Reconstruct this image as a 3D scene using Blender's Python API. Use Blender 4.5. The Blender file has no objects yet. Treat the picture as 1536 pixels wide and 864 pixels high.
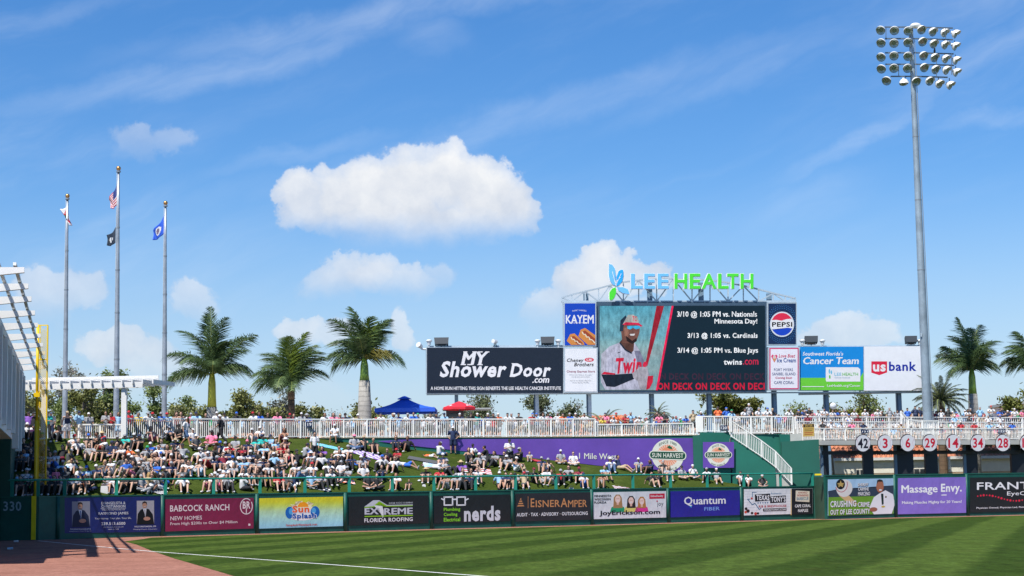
import bpy, bmesh, math, random
from mathutils import Vector, Matrix, noise as mnoise
random.seed(7)
SC = bpy.context.scene
COL = SC.collection
R = math.radians
PI = math.pi

# ------------------------------------------------------------------ camera
FPX, CAMH = 2687.0, 1.95
PITCH, ROLL = math.atan(314.0 / FPX), -0.0162
cam = bpy.data.cameras.new('camera')
cam.lens = FPX / 1536 * 36; cam.sensor_width = 36; cam.clip_start = 0.5; cam.clip_end = 6000
camo = bpy.data.objects.new('camera', cam); COL.objects.link(camo)
CROT = (Matrix.Rotation(PI / 2 + PITCH, 3, 'X') @ Matrix.Rotation(ROLL, 3, 'Z'))
camo.matrix_world = Matrix.Translation((0, 0, CAMH)) @ CROT.to_4x4()
SC.camera = camo

# ------------------------------------------------------------------ light
SUN = Vector((-.31, -.52, 1.0)).normalized()
sun = bpy.data.lights.new('sun', 'SUN'); sun.energy = 5.0; sun.angle = R(.53); sun.color = (1, .955, .89)
suno = bpy.data.objects.new('sun', sun); COL.objects.link(suno)
suno.rotation_euler = SUN.to_track_quat('Z', 'Y').to_euler(); suno.location = (-40, -40, 90)
SC.view_settings.view_transform = 'Standard'; SC.view_settings.look = 'None'
SC.view_settings.exposure = 0.42; SC.view_settings.gamma = 1.0
SKY_STRENGTH = 0.092

def horizon(px): return 746 - .0162 * (px - 768)
def ray(px, py):
    return CROT @ Vector(((px - 768) / FPX, -(py - 432) / FPX, -1))
def W(px, py, d):
    """the point seen at photo pixel (px, py) that lies d metres ahead of the camera"""
    r = ray(px, py); return Vector((0, 0, CAMH)) + r * (d / r.y)
def GP(px, py, z=0):
    r = ray(px, py); k = (z - CAMH) / r.z
    return Vector((0, 0, CAMH)) + r * k
def at(px, d, z):
    """plan position of photo column px at distance d, height z"""
    py = horizon(px) - (z - CAMH) / d * FPX
    p = W(px, py, d); return Vector((p.x, d, z))
def lerp(a, b, t): return a + (b - a) * t
def interp(xs, ys, x):
    if x <= xs[0]: return ys[0] + (ys[1] - ys[0]) / (xs[1] - xs[0]) * (x - xs[0])
    for i in range(1, len(xs)):
        if x <= xs[i] or i == len(xs) - 1:
            return ys[i - 1] + (ys[i] - ys[i - 1]) * (x - xs[i - 1]) / (xs[i] - xs[i - 1])

# ------------------------------------------------------------------ node helpers
class NT:
    def __init__(s, tree): s.t = tree; s.n = tree.nodes; s.l = tree.links
    def new(s, typ, **kw):
        n = s.n.new(typ)
        for k, v in kw.items(): setattr(n, k, v)
        return n
    def put(s, sock, v):
        if isinstance(v, bpy.types.NodeSocket): s.l.new(v, sock)
        elif v is not None: sock.default_value = v
    def math(s, op, a, b=None, c=None, clamp=False):
        n = s.new('ShaderNodeMath', operation=op); n.use_clamp = clamp
        s.put(n.inputs[0], a); s.put(n.inputs[1], b); s.put(n.inputs[2], c); return n.outputs[0]
    def vec(s, op, a, b=None, c=None):
        n = s.new('ShaderNodeVectorMath', operation=op)
        s.put(n.inputs[0], a)
        if b is not None: s.put(n.inputs[3 if op == 'SCALE' else 1], b)
        if c is not None: s.put(n.inputs[2], c)
        return n.outputs['Value'] if op in ('LENGTH', 'DOT_PRODUCT', 'DISTANCE') else n.outputs[0]
    def noise(s, vec, scale, detail=3, rough=.5, color=False):
        n = s.new('ShaderNodeTexNoise'); s.put(n.inputs['Vector'], vec); n.inputs['Scale'].default_value = scale
        n.inputs['Detail'].default_value = detail; n.inputs['Roughness'].default_value = rough
        return n.outputs['Color' if color else 'Fac']
    def ramp(s, v, a, b, c=0.0, d=1.0, smooth=False):
        n = s.new('ShaderNodeMapRange'); s.put(n.inputs[0], v)
        if smooth: n.interpolation_type = 'SMOOTHSTEP'
        for i, x in enumerate((a, b, c, d)): n.inputs[1 + i].default_value = x
        return n.outputs[0]
    def mix(s, f, a, b, typ='MIX'):
        n = s.new('ShaderNodeMix', data_type='RGBA', blend_type=typ)
        s.put(n.inputs[0], f); s.put(n.inputs[6], a); s.put(n.inputs[7], b); return n.outputs[2]
    def comb(s, x, y, z):
        n = s.new('ShaderNodeCombineXYZ')
        for i, v in enumerate((x, y, z)): s.put(n.inputs[i], v)
        return n.outputs[0]
def rgb(c): return (c[0], c[1], c[2], 1)

# ------------------------------------------------------------------ world: Nishita sky plus cloud layers
world = bpy.data.worlds.new('World'); SC.world = world; world.use_nodes = True
w = NT(world.node_tree); w.n.clear()
sky = w.new('ShaderNodeTexSky', sky_type='NISHITA'); sky.sun_disc = False
sky.sun_elevation = math.asin(SUN.z); sky.sun_rotation = math.atan2(SUN.x, SUN.y)
sky.air_density = 1.0; sky.dust_density = 0.35; sky.ozone_density = 2.2; sky.altitude = 5
hsv = w.new('ShaderNodeHueSaturation'); hsv.inputs['Saturation'].default_value = 1.34; hsv.inputs['Value'].default_value = 1.0
w.l.new(sky.outputs[0], hsv.inputs['Color'])
tc = w.new('ShaderNodeTexCoord')
sep = w.new('ShaderNodeSeparateXYZ'); w.l.new(tc.outputs['Generated'], sep.inputs[0])
az = w.math('ARCTAN2', sep.outputs[0], sep.outputs[1])
el = w.math('ARCSINE', w.math('MAXIMUM', w.math('MINIMUM', sep.outputs[2], .999), -.999))
def azel(px, py):
    r = ray(px, py).normalized(); return math.atan2(r.x, r.y), math.asin(r.z)
base = w.comb(az, el, 0.0)
wob = w.vec('SCALE', w.vec('SUBTRACT', w.noise(base, 34, 6, .55, True), (.5, .5, .5)), .022)
wob2 = w.vec('SCALE', w.vec('SUBTRACT', w.noise(base, 95, 5, .62, True), (.5, .5, .5)), .0125)
pos = w.vec('ADD', w.vec('ADD', base, wob), wob2)
# lobes of each cumulus: px, py, rx, ry, strength
CLOUDS = [   # base row, softness of the base, lobes (px, py, rx, ry, strength)
 (374, 62, [(446, 292, 38, 40, .8), (470, 320, 56, 40, .75), (505, 300, 52, 48, .92), (560, 290, 62, 56, 1), (620, 280, 62, 60, 1), (672, 268, 54, 54, 1), (722, 282, 60, 52, 1), (762, 312, 44, 42, .9), (600, 336, 150, 44, .95), (700, 336, 100, 38, .9), (790, 322, 26, 22, .55)]),
 (452, 50, [(500, 424, 54, 32, .72), (552, 408, 56, 34, .85), (606, 424, 58, 26, .66), (520, 404, 40, 26, .7), (655, 412, 34, 26, .3)]),
 (254, 50, [(206, 214, 46, 30, .42), (262, 214, 44, 22, .34), (215, 196, 20, 16, .4), (190, 230, 30, 20, .25)]),
 (510, 90, [(905, 396, 36, 40, .92), (880, 430, 54, 50, .85), (838, 474, 60, 42, .68), (940, 404, 36, 30, .78), (978, 412, 38, 24, .62), (900, 480, 90, 56, .6)]),
 (500, 70, [(70, 436, 60, 40, .6), (118, 428, 44, 34, .5), (45, 470, 60, 34, .45), (290, 452, 40, 34, .46)]),
 (600, 80, [(170, 515, 58, 28, .75), (215, 535, 56, 34, .65), (250, 556, 60, 34, .5), (455, 490, 40, 20, .66), (506, 502, 56, 24, .45), (602, 490, 22, 34, .5), (1262, 494, 54, 24, .6), (1310, 506, 50, 24, .5), (1215, 508, 36, 18, .4)]),
 (640, 70, [(150, 572, 140, 34, .3), (650, 604, 200, 40, .22), (1000, 612, 210, 40, .25), (1470, 590, 100, 36, .15), (470, 592, 80, 36, .3), (390, 374, 34, 16, .14)])]
sp2_ = w.new('ShaderNodeSeparateXYZ'); w.l.new(w.vec('ADD', base, w.vec('SCALE', w.vec('SUBTRACT', pos, base), .5)), sp2_.inputs[0]); el2 = sp2_.outputs[1]
def group_field(p, base_y, soft, lobes):
    acc = None
    for (x, y, rx, ry, s) in lobes:
        a, e = azel(x, y)
        d = w.vec('LENGTH', w.vec('MULTIPLY', w.vec('SUBTRACT', p, (a, e, 0)), (FPX / rx, FPX / ry, 0)))
        v = w.ramp(d, 1.25, .45, 0, s, True)
        acc = v if acc is None else w.math('SMOOTH_MAX', acc, v, .1)
    eb = azel(600, base_y + 6)[1] + .0162 * 0; et = azel(600, base_y - soft)[1]
    return w.math('MULTIPLY', w.math('MULTIPLY', w.ramp(acc, .1, .36, 0, 1, True), w.ramp(acc, .1, .95, min(l[4] for l in lobes), max(l[4] for l in lobes))), w.ramp(el2, eb, et, 0, 1, True)), w.ramp(el, eb, azel(600, base_y - soft * 2.4)[1])
f1 = None; hgt = None
for g_ in CLOUDS:
    f, h = group_field(pos, *g_)
    hh = w.math('MULTIPLY', h, w.ramp(f, .05, .4))
    f1 = f if f1 is None else w.math('MAXIMUM', f1, f); hgt = hh if hgt is None else w.math('MAXIMUM', hgt, hh)
low = w.math('MULTIPLY', w.ramp(w.math('ABSOLUTE', az), .33, .6), w.ramp(el, .35, .04))
gen = w.math('MULTIPLY', w.ramp(w.noise(w.vec('MULTIPLY', base, (1, 2.2, 1)), 6, 6, .6), .55, .72), low)   # scattered cumulus beyond the frame
f1 = w.math('MAXIMUM', f1, gen)
dens = f1
puff = w.ramp(w.noise(w.vec('ADD', base, w.vec('SCALE', w.vec('SUBTRACT', pos, base), .6)), 26, 7, .62), .36, .64)
lit = w.math('ADD', w.math('MULTIPLY', hgt, .55), w.math('MULTIPLY', puff, .45))
ccol = w.mix(w.ramp(lit, .1, .85), (5.0, 5.5, 6.4, 1), (7.8, 7.85, 7.9, 1))
# streaky high cirrus
rot = w.comb(w.math('ADD', w.math('MULTIPLY', az, .93), w.math('MULTIPLY', el, .36)), w.math('SUBTRACT', w.math('MULTIPLY', el, .93), w.math('MULTIPLY', az, .36)), 0.0)
rot = w.vec('ADD', rot, w.vec('SCALE', w.noise(base, 7, 4, .6, True), .05))
ci = w.math('ADD', w.ramp(w.noise(w.vec('MULTIPLY', rot, (2.2, 9, 1)), 1.9, 8, .6), .44, .86, 0, .5, True), w.ramp(w.noise(w.vec('MULTIPLY', rot, (3, 22, 1)), 1.7, 8, .62), .52, .85, 0, .22, True))
ci2 = w.ramp(w.noise(base, 3.2, 3, .5), .36, .62)
cir = w.math('MULTIPLY', ci, ci2)
STREAKS = [(330, 98, 300, 24, 13, .8), (560, 30, 330, 26, 9, .9), (800, 172, 500, 26, 15, .6), (1120, 95, 220, 22, 20, .5), (1310, 185, 170, 16, 27, .7), (1480, 80, 170, 26, 24, .7), (640, 62, 60, 30, -10, .5), (1210, 300, 110, 34, 22, .45), (60, 20, 140, 16, 14, .5), (1500, 180, 90, 14, 0, .6), (450, 232, 140, 14, 14, .5)]
sk = None
wsk = w.vec('ADD', base, w.vec('SCALE', w.vec('SUBTRACT', w.noise(base, 9, 6, .62, True), (.5, .5, .5)), .05))
for x, y, L_, wd, an, st_ in STREAKS:
    a, e = azel(x, y); ca_, sa_ = math.cos(R(an)), math.sin(R(an)); dv = w.vec('SUBTRACT', wsk, (a, e, 0))
    u_ = w.vec('DOT_PRODUCT', dv, (ca_ * FPX / L_, sa_ * FPX / L_, 0)); v_ = w.vec('DOT_PRODUCT', dv, (-sa_ * FPX / wd, ca_ * FPX / wd, 0))
    q_ = w.ramp(w.vec('LENGTH', w.comb(u_, v_, 0.0)), 1.6, .1, 0, st_, True); sk = q_ if sk is None else w.math('MAXIMUM', sk, q_)
fib = w.ramp(w.noise(w.vec('MULTIPLY', rot, (4, 26, 1)), 3.2, 6, .62), .25, .75, .25, 1)
cir = w.math('MAXIMUM', w.math('MULTIPLY', cir, .6), w.math('MULTIPLY', w.math('MULTIPLY', sk, fib), .3))
skyb = w.vec('MULTIPLY', hsv.outputs[0], (.85, .975, 1.17))
skyc = w.mix(cir, skyb, (7.2, 7.9, 8.8, 1))
hz = w.ramp(el, .19, .02, 0, .6, True)
skyc = w.mix(hz, skyc, (4.5, 5.4, 6.7, 1))
skyc = w.mix(w.math('MULTIPLY', dens, .97), skyc, ccol)
bg = w.new('ShaderNodeBackground'); bg.inputs['Strength'].default_value = SKY_STRENGTH
w.l.new(skyc, bg.inputs['Color'])
wo = w.new('ShaderNodeOutputWorld'); w.l.new(bg.outputs[0], wo.inputs[0])
world.cycles.sampling_method = 'MANUAL'; world.cycles.sample_map_resolution = 512

# ------------------------------------------------------------------ materials
MATS = {}
def mat(name, c=(.5, .5, .5), rough=.6, metal=0, var=.12, scale=2.0, bump=0, bscale=20, emit=0, spec=.5, trans=0):
    if name in MATS: return MATS[name]
    m = bpy.data.materials.new(name); m.use_nodes = True
    n = NT(m.node_tree); b = n.n['Principled BSDF']
    g = n.new('ShaderNodeTexCoord').outputs['Object']
    if var:
        f = n.ramp(n.noise(g, scale, 5, .6), .25, .75)
        n.l.new(n.mix(f, rgb([x * (1 - var) for x in c]), rgb([min(1, x * (1 + var)) for x in c])), b.inputs['Base Color'])
    else: b.inputs['Base Color'].default_value = rgb(c)
    b.inputs['Roughness'].default_value = rough; b.inputs['Metallic'].default_value = metal
    b.inputs['Specular IOR Level'].default_value = spec
    if bump:
        bn = n.new('ShaderNodeBump'); bn.inputs['Strength'].default_value = bump; bn.inputs['Distance'].default_value = .03
        n.l.new(n.noise(g, bscale, 4, .6), bn.inputs['Height']); n.l.new(bn.outputs[0], b.inputs['Normal'])
    if emit:
        b.inputs['Emission Color'].default_value = rgb(c); b.inputs['Emission Strength'].default_value = emit
    MATS[name] = m; return m
def lin(r, g, b):
    f = lambda v: (v / 255 / 12.92) if v <= 10 else ((v / 255 + .055) / 1.055) ** 2.4
    return (f(r), f(g), f(b))
def ink(r, g, b, emit=0):
    """flat print colour (sRGB 0-255), brought down to a believable paint reflectance"""
    nm = 'print_%02x%02x%02x%s' % (r, g, b, '_lit' if emit else '')
    k = 1 if emit else .84
    c = [x * k for x in lin(r, g, b)]
    return mat(nm, c, .55, var=0 if emit else .05, scale=1.5, emit=emit, spec=.3)
def objmat(name, rough=.8, var=.15, sheen=0):
    """colour comes from the object's own colour"""
    m = bpy.data.materials.new(name); m.use_nodes = True
    n = NT(m.node_tree); b = n.n['Principled BSDF']
    oi = n.new('ShaderNodeObjectInfo'); g = n.new('ShaderNodeTexCoord').outputs['Object']
    f = n.ramp(n.noise(g, 9, 3, .6), .3, .7, 1 - var, 1 + var)
    n.l.new(n.vec('SCALE', oi.outputs['Color'], f), b.inputs['Base Color'])
    b.inputs['Roughness'].default_value = rough; b.inputs['Specular IOR Level'].default_value = .25
    MATS[name] = m; return m
def attrmat(name, rough=.8):
    m = bpy.data.materials.new(name); m.use_nodes = True
    n = NT(m.node_tree); b = n.n['Principled BSDF']
    a = n.new('ShaderNodeAttribute'); a.attribute_name = 'tint'
    n.l.new(a.outputs['Color'], b.inputs['Base Color']); b.inputs['Roughness'].default_value = rough
    MATS[name] = m; return m
objmat('skin', .55, .06); objmat('fabric', .85, .12); objmat('hair', .6, .3); objmat('cap', .8, .1); attrmat('crowd_tint')

# ------------------------------------------------------------------ mesh helpers
class MB:
    def __init__(s): s.v = []; s.f = []; s.mi = []; s.m = 0
    def quad(s, a, b, c, d):
        i = len(s.v); s.v += [tuple(a), tuple(b), tuple(c), tuple(d)]; s.f.append((i, i + 1, i + 2, i + 3)); s.mi.append(s.m)
    def poly(s, pts):
        i = len(s.v); s.v += [tuple(p) for p in pts]; s.f.append(tuple(range(i, i + len(pts)))); s.mi.append(s.m)
    def hexa(s, p):   # 8 points: bottom 0-3, top 4-7
        i = len(s.v); s.v += [tuple(q) for q in p]
        for f in ((3, 2, 1, 0), (4, 5, 6, 7), (0, 1, 5, 4), (1, 2, 6, 5), (2, 3, 7, 6), (3, 0, 4, 7)):
            s.f.append(tuple(i + k for k in f)); s.mi.append(s.m)
    def box(s, x0, x1, y0, y1, z0, z1):
        s.hexa([(x0, y0, z0), (x1, y0, z0), (x1, y1, z0), (x0, y1, z0), (x0, y0, z1), (x1, y0, z1), (x1, y1, z1), (x0, y1, z1)])
    def bar(s, p, q, w, h=None, up=Vector((0, 0, 1))):
        p = Vector(p); q = Vector(q); h = h or w; d = (q - p).normalized()
        if abs(d.dot(up)) > .97: up = Vector((0, 1, 0))
        a = d.cross(up).normalized() * (w / 2); b = a.normalized().cross(d).normalized() * (h / 2)
        s.hexa([p - a - b, p + a - b, q + a - b, q - a - b, p - a + b, p + a + b, q + a + b, q - a + b])
    def slab(s, pts, z0, z1):     # extruded plan outline
        n = len(pts); i = len(s.v)
        zz0 = z0 if isinstance(z0, (list, tuple)) else [z0] * n; zz1 = z1 if isinstance(z1, (list, tuple)) else [z1] * n
        s.v += [(p[0], p[1], z) for p, z in zip(pts, zz0)] + [(p[0], p[1], z) for p, z in zip(pts, zz1)]
        s.f.append(tuple(i + n + k for k in range(n))); s.f.append(tuple(i + n - 1 - k for k in range(n))); s.mi += [s.m] * 2
        for k in range(n):
            l = (k + 1) % n; s.f.append((i + k, i + l, i + n + l, i + n + k)); s.mi.append(s.m)
    def tube(s, pts, rad, n=8, cap=True):
        pts = [Vector(p) for p in pts]; rings = []
        for k, p in enumerate(pts):
            d = (pts[min(k + 1, len(pts) - 1)] - pts[max(k - 1, 0)]).normalized()
            up = Vector((0, 0, 1)) if abs(d.z) < .95 else Vector((0, 1, 0))
            a = d.cross(up).normalized(); b = a.cross(d).normalized()
            r = rad[k] if isinstance(rad, (list, tuple)) else rad
            i = len(s.v); s.v += [tuple(p + (a * math.cos(2 * PI * j / n) + b * math.sin(2 * PI * j / n)) * r) for j in range(n)]; rings.append(i)
        for k in range(len(rings) - 1):
            for j in range(n):
                l = (j + 1) % n; s.f.append((rings[k] + j, rings[k] + l, rings[k + 1] + l, rings[k + 1] + j)); s.mi.append(s.m)
        if cap:
            s.f.append(tuple(rings[0] + j for j in range(n))[::-1]); s.f.append(tuple(rings[-1] + j for j in range(n))); s.mi += [s.m] * 2
    def ball(s, c, r, n=10, sc=(1, 1, 1), zmin=-1, zmax=1):
        c = Vector(c); i0 = len(s.v); m = max(3, n // 2 + 1)
        for a in range(m + 1):
            z = lerp(zmin, zmax, a / m) if zmin > -1 else -math.cos(PI * a / m)
            q = math.sqrt(max(0, 1 - z * z))
            for b in range(n):
                s.v.append((c.x + r * sc[0] * q * math.cos(2 * PI * b / n), c.y + r * sc[1] * q * math.sin(2 * PI * b / n), c.z + r * sc[2] * z))
        for a in range(m):
            for b in range(n):
                l = (b + 1) % n; s.f.append((i0 + a * n + b, i0 + a * n + l, i0 + (a + 1) * n + l, i0 + (a + 1) * n + b)); s.mi.append(s.m)
    def build(s, name, mats, parent=None, smooth=False, at=None):
        if not isinstance(mats, (list, tuple)): mats = [mats]
        me = bpy.data.meshes.new(name)
        v = s.v
        if at is not None: v = [(x - at[0], y - at[1], z - at[2]) for x, y, z in v]
        me.from_pydata(v, [], s.f)
        for m in mats: me.materials.append(m)
        if len(mats) > 1: me.polygons.foreach_set('material_index', s.mi)
        if smooth: me.polygons.foreach_set('use_smooth', [True] * len(s.f))
        me.update()
        return link(name, me, parent, at)
def link(name, me, parent=None, loc=None):
    o = bpy.data.objects.new(name, me); COL.objects.link(o)
    if loc is not None: o.location = loc
    if parent is not None: o.parent = parent
    return o
def child(o, parent):
    """parent o (given in world place) without moving it"""
    o.parent = parent; o.matrix_parent_inverse = parent.matrix_world.inverted() if parent.type != 'EMPTY' else Matrix.Translation(-Vector(parent.location))
    return o
def thing(name, label, cat, group=None, loc=(0, 0, 0)):
    o = bpy.data.objects.new(name, None); COL.objects.link(o); o.location = loc; o.empty_display_size = .3
    o['label'] = label; o['category'] = cat
    if group: o['group'] = group
    return o
def tag(o, label, cat, group=None):
    o['label'] = label; o['category'] = cat
    if group: o['group'] = group
    return o
def struct(o): o['kind'] = 'structure'; return o
def stuff(o): o['kind'] = 'stuff'; return o

# ------------------------------------------------------------------ panels that carry print
def text_geo(s, bold=0, extrude=0, res=2):
    bold *= .58
    if bold > .004 and ('M' in s or 'm' in s) and not extrude:      # the outline offset breaks the letter M: thicken by stacked copies instead
        v0, f0 = text_geo(s, 0, 0, res); v, f = [], []
        for i, (dx, dy) in enumerate(((-1, 0), (1, 0), (0, .6), (0, -.6), (0, 0))):
            o = len(v); v += [(x + dx * bold * .95, y + dy * bold * .95, .0004 * i) for x, y, z in v0]; f += [tuple(o + k for k in q) for q in f0]
        return v, f
    cu = bpy.data.curves.new('t', 'FONT'); cu.body = s; cu.offset = bold; cu.extrude = extrude; cu.resolution_u = res
    cu.space_character = 1 + bold * 3
    ob = bpy.data.objects.new('t', cu); me = bpy.data.meshes.new_from_object(ob)
    v = [tuple(x.co) for x in me.vertices]; f = [tuple(p.vertices) for p in me.polygons]
    bpy.data.objects.remove(ob); bpy.data.curves.remove(cu); bpy.data.meshes.remove(me)
    return v, f
class Panel:
    """flat rectangle in the world given by photo columns x0..x1 at distances d0..d1; art is given in photo pixels"""
    def __init__(s, x0, x1, tl, bl, tr, br, d0, d1, parent=None, off=0.0):
        s.x0, s.x1, s.tl, s.bl, s.tr, s.br, s.parent = x0, x1, tl, bl, tr, br, parent; s.ks = .22
        a = W(x0, bl, d0); b = W(x1, br, d1); d = (b - a); d.z = 0; s.dir = d.normalized()
        s.n = Vector((s.dir.y, -s.dir.x, 0)); s.p = a + s.n * off; s.lay = 0
    def px(s, x, y, k=0.0):
        r = ray(x, y); q = s.p + s.n * k; t = (q - Vector((0, 0, CAMH))).dot(s.n) / r.dot(s.n)
        return Vector((0, 0, CAMH)) + r * t
    def ytop(s, x): return lerp(s.tl, s.tr, (x - s.x0) / (s.x1 - s.x0))
    def ybot(s, x): return lerp(s.bl, s.br, (x - s.x0) / (s.x1 - s.x0))
    def m(s, x, y, xc):
        v = (y - s.ytop(xc)) / (s.ybot(xc) - s.ytop(xc))
        yy = lerp(s.ytop(x), s.ybot(x), v); q = s.px(x, yy); return q
    def corners(s, k=0): return [s.px(s.x0, s.bl) + s.n * k, s.px(s.x1, s.br) + s.n * k, s.px(s.x1, s.tr) + s.n * k, s.px(s.x0, s.tl) + s.n * k]
    def sheet(s, name, mt, thick=.03, parent=None):
        mb = MB(); f = s.corners(0); b = s.corners(-thick); mb.hexa([f[0], f[1], b[1], b[0], f[3], f[2], b[2], b[3]])
        o = mb.build(name, mt); o.parent = parent or s.parent; return o
    def art(s, pts, mt, name='print', k=None, xc=None):
        if k is None: s.lay += .006; k = s.lay
        xc = xc if xc is not None else sum(p[0] for p in pts) / len(pts)
        q = [s.m(x, y, xc) + s.n * k * s.ks for x, y in pts]
        bm = bmesh.new(); vs = [bm.verts.new(p) for p in q]; bm.faces.new(vs)
        if len(q) > 4: bmesh.ops.triangulate(bm, faces=bm.faces[:])
        me = bpy.data.meshes.new(name); bm.to_mesh(me); bm.free(); me.materials.append(mt)
        return link(name, me, s.parent)
    def rect(s, x0, y0, x1, y1, mt, name='print', k=None): return s.art([(x0, y1), (x1, y1), (x1, y0), (x0, y0)], mt, name, k)
    def disc(s, cx, cy, rx, ry, mt, name='disc', a0=0, a1=360, n=32, k=None):
        full = abs(a1 - a0) >= 360
        pts = [(cx + rx * math.cos(R(lerp(a0, a1, i / (n if full else n - 1)))), cy - ry * math.sin(R(lerp(a0, a1, i / (n if full else n - 1))))) for i in range(n)]
        return s.art(pts, mt, name, k)
    def ring(s, cx, cy, rx, ry, wd, mt, name='ring', n=36, k=None, a0=0, a1=360):
        if k is None: s.lay += .006; k = s.lay
        mb = MB()
        for i in range(n):
            c = []
            for j, r in ((i, 1), (i + 1, 1), (i + 1, 0), (i, 0)):
                a = R(lerp(a0, a1, j / n)); c.append(s.m(cx + (rx - (0 if r else wd)) * math.cos(a), cy - (ry - (0 if r else wd)) * math.sin(a), cx) + s.n * k * s.ks)
            mb.quad(*c)
        return mb.build(name, mt, s.parent)
    def line(s, pts, wd, mt, name='line', k=None):
        if k is None: s.lay += .006; k = s.lay
        mb = MB(); xc = sum(p[0] for p in pts) / len(pts)
        for a, b in zip(pts, pts[1:]):
            d = Vector((b[0] - a[0], b[1] - a[1])); l = d.length or 1; d /= l; q = Vector((-d.y, d.x)) * wd / 2; a2 = Vector(a) - d * wd * .25; b2 = Vector(b) + d * wd * .25
            mb.quad(*[s.m(p.x, p.y, xc) + s.n * k * s.ks for p in (a2 - q, b2 - q, b2 + q, a2 + q)])
        return mb.build(name, mt, s.parent)
    def text(s, st, x0, y0, x1, y1, mt, bold=.0, shear=0, name='lettering', k=None, ext=0, arc=0, rot=0):
        if k is None: s.lay += .006; k = s.lay
        v, f = text_geo(st, bold, 1 if ext else 0)
        if shear: v = [(x + y * shear, y, z) for x, y, z in v]
        ax, bx = min(p[0] for p in v), max(p[0] for p in v); ay, by = min(p[1] for p in v), max(p[1] for p in v)
        xc = (x0 + x1) / 2; out = []
        for x, y, z in v:
            u = (x - ax) / (bx - ax); t = (y - ay) / (by - ay)
            X = lerp(x0, x1, u); Y = lerp(y1, y0, t)
            if arc: Y -= arc * math.sin(PI * u)
            if rot: Y -= (u - .5) * rot
            out.append(s.m(X, Y, xc) + s.n * (k * s.ks + z * (ext or 1)))
        me = bpy.data.meshes.new(name); me.from_pydata([tuple(p) for p in out], [], f); me.materials.append(mt); me.update()
        return link(name, me, s.parent)
# ================================================================== GROUND
def ground_mat(name, kind):
    m = bpy.data.materials.new(name); m.use_nodes = True; n = NT(m.node_tree); b = n.n['Principled BSDF']
    g = n.new('ShaderNodeTexCoord').outputs['Object']; sp = n.new('ShaderNodeSeparateXYZ'); n.l.new(g, sp.inputs[0])
    if kind == 'field':
        ang = STRIPE_ANG
        t = n.math('SUBTRACT', n.math('MULTIPLY', sp.outputs[0], math.cos(ang)), n.math('MULTIPLY', sp.outputs[1], math.sin(ang)))
        t = n.math('ADD', t, n.math('MULTIPLY', n.noise(g, .12, 2), .7))
        fr = n.math('PINGPONG', n.math('ADD', n.math('DIVIDE', t, STRIPE_W), STRIPE_OFF), 1.0)
        band = n.ramp(n.math('ADD', fr, n.math('MULTIPLY', n.math('SUBTRACT', n.noise(g, 2.5, 4), .5), .25)), .40, .60, 0, 1, True)
        c = n.mix(band, (.031, .056, .009, 1), (.056, .090, .016, 1))
        fine = n.ramp(n.noise(g, 7, 8, .8), .3, .7, .55, 1.45)
        stretch = n.ramp(n.noise(n.vec('MULTIPLY', g, (.8, .25, 1)), 1.6, 7, .75), .3, .7, .66, 1.32)
        s3 = n.ramp(n.noise(n.vec('MULTIPLY', g, (3.2, .7, 1)), 1.5, 4, .7), .3, .7, .72, 1.28); c = n.vec('SCALE', c, n.math('MULTIPLY', n.math('MULTIPLY', fine, stretch), s3))
        patch = n.ramp(n.noise(g, .45, 4, .6), .56, .74, 0, .35)
        c = n.mix(patch, c, (.10, .11, .03, 1))
        hscale = 22
    elif kind == 'bank':
        c = n.mix(n.ramp(n.noise(g, .5, 5, .6), .3, .7), (.031, .052, .009, 1), (.062, .085, .017, 1))
        c = n.vec('SCALE', c, n.ramp(n.noise(g, 9, 6, .7), .3, .7, .62, 1.35))
        c = n.mix(n.ramp(n.noise(g, .9, 3, .6), .6, .8, 0, .4), c, (.15, .13, .05, 1)); hscale = 18
    elif kind == 'clay':
        c = n.mix(n.ramp(n.noise(g, .35, 5, .6), .3, .7), (.26, .118, .085, 1), (.35, .17, .125, 1))
        c = n.vec('SCALE', c, n.math('MULTIPLY', n.ramp(n.noise(g, 9, 8, .85), .3, .7, .5, 1.45), n.ramp(n.noise(n.vec('MULTIPLY', g, (2.4, .8, 1)), 1.4, 6, .75), .3, .7, .78, 1.22)))
        sp2 = n.ramp(n.noise(g, 40, 3, .7), .62, .74, 0, .5); c = n.mix(sp2, c, (.12, .06, .045, 1)); hscale = 40
    elif kind == 'far':
        c = n.mix(n.noise(g, .05, 5), (.10, .12, .045, 1), (.2, .19, .12, 1)); hscale = 2
    n.l.new(c, b.inputs['Base Color']); b.inputs['Roughness'].default_value = 1; b.inputs['Specular IOR Level'].default_value = .03
    bn = n.new('ShaderNodeBump'); bn.inputs['Strength'].default_value = .6; bn.inputs['Distance'].default_value = .04
    n.l.new(n.noise(g, hscale, 5, .7), bn.inputs['Height']); n.l.new(bn.outputs[0], b.inputs['Normal'])
    return m
STRIPE_ANG, STRIPE_W, STRIPE_OFF = R(17.1), 2.6, 2.346
M_field = ground_mat('mown_turf', 'field'); M_bank = ground_mat('bank_turf', 'bank'); M_clay = ground_mat('red_clay', 'clay'); M_far = ground_mat('far_land', 'far')
chalk = mat('chalk', (.78, .78, .76), .9, var=.15, scale=4)

def sheet(name, pts, z, m):
    bm = bmesh.new(); bm.faces.new([bm.verts.new((p[0], p[1], z)) for p in pts]); bmesh.ops.triangulate(bm, faces=bm.faces[:])
    me = bpy.data.meshes.new(name); bm.to_mesh(me); bm.free(); me.materials.append(m); return struct(link(name, me))
sheet('ground', [(-2500, -300), (2500, -300), (2500, 3500), (-2500, 3500)], -.02, M_far)
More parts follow.
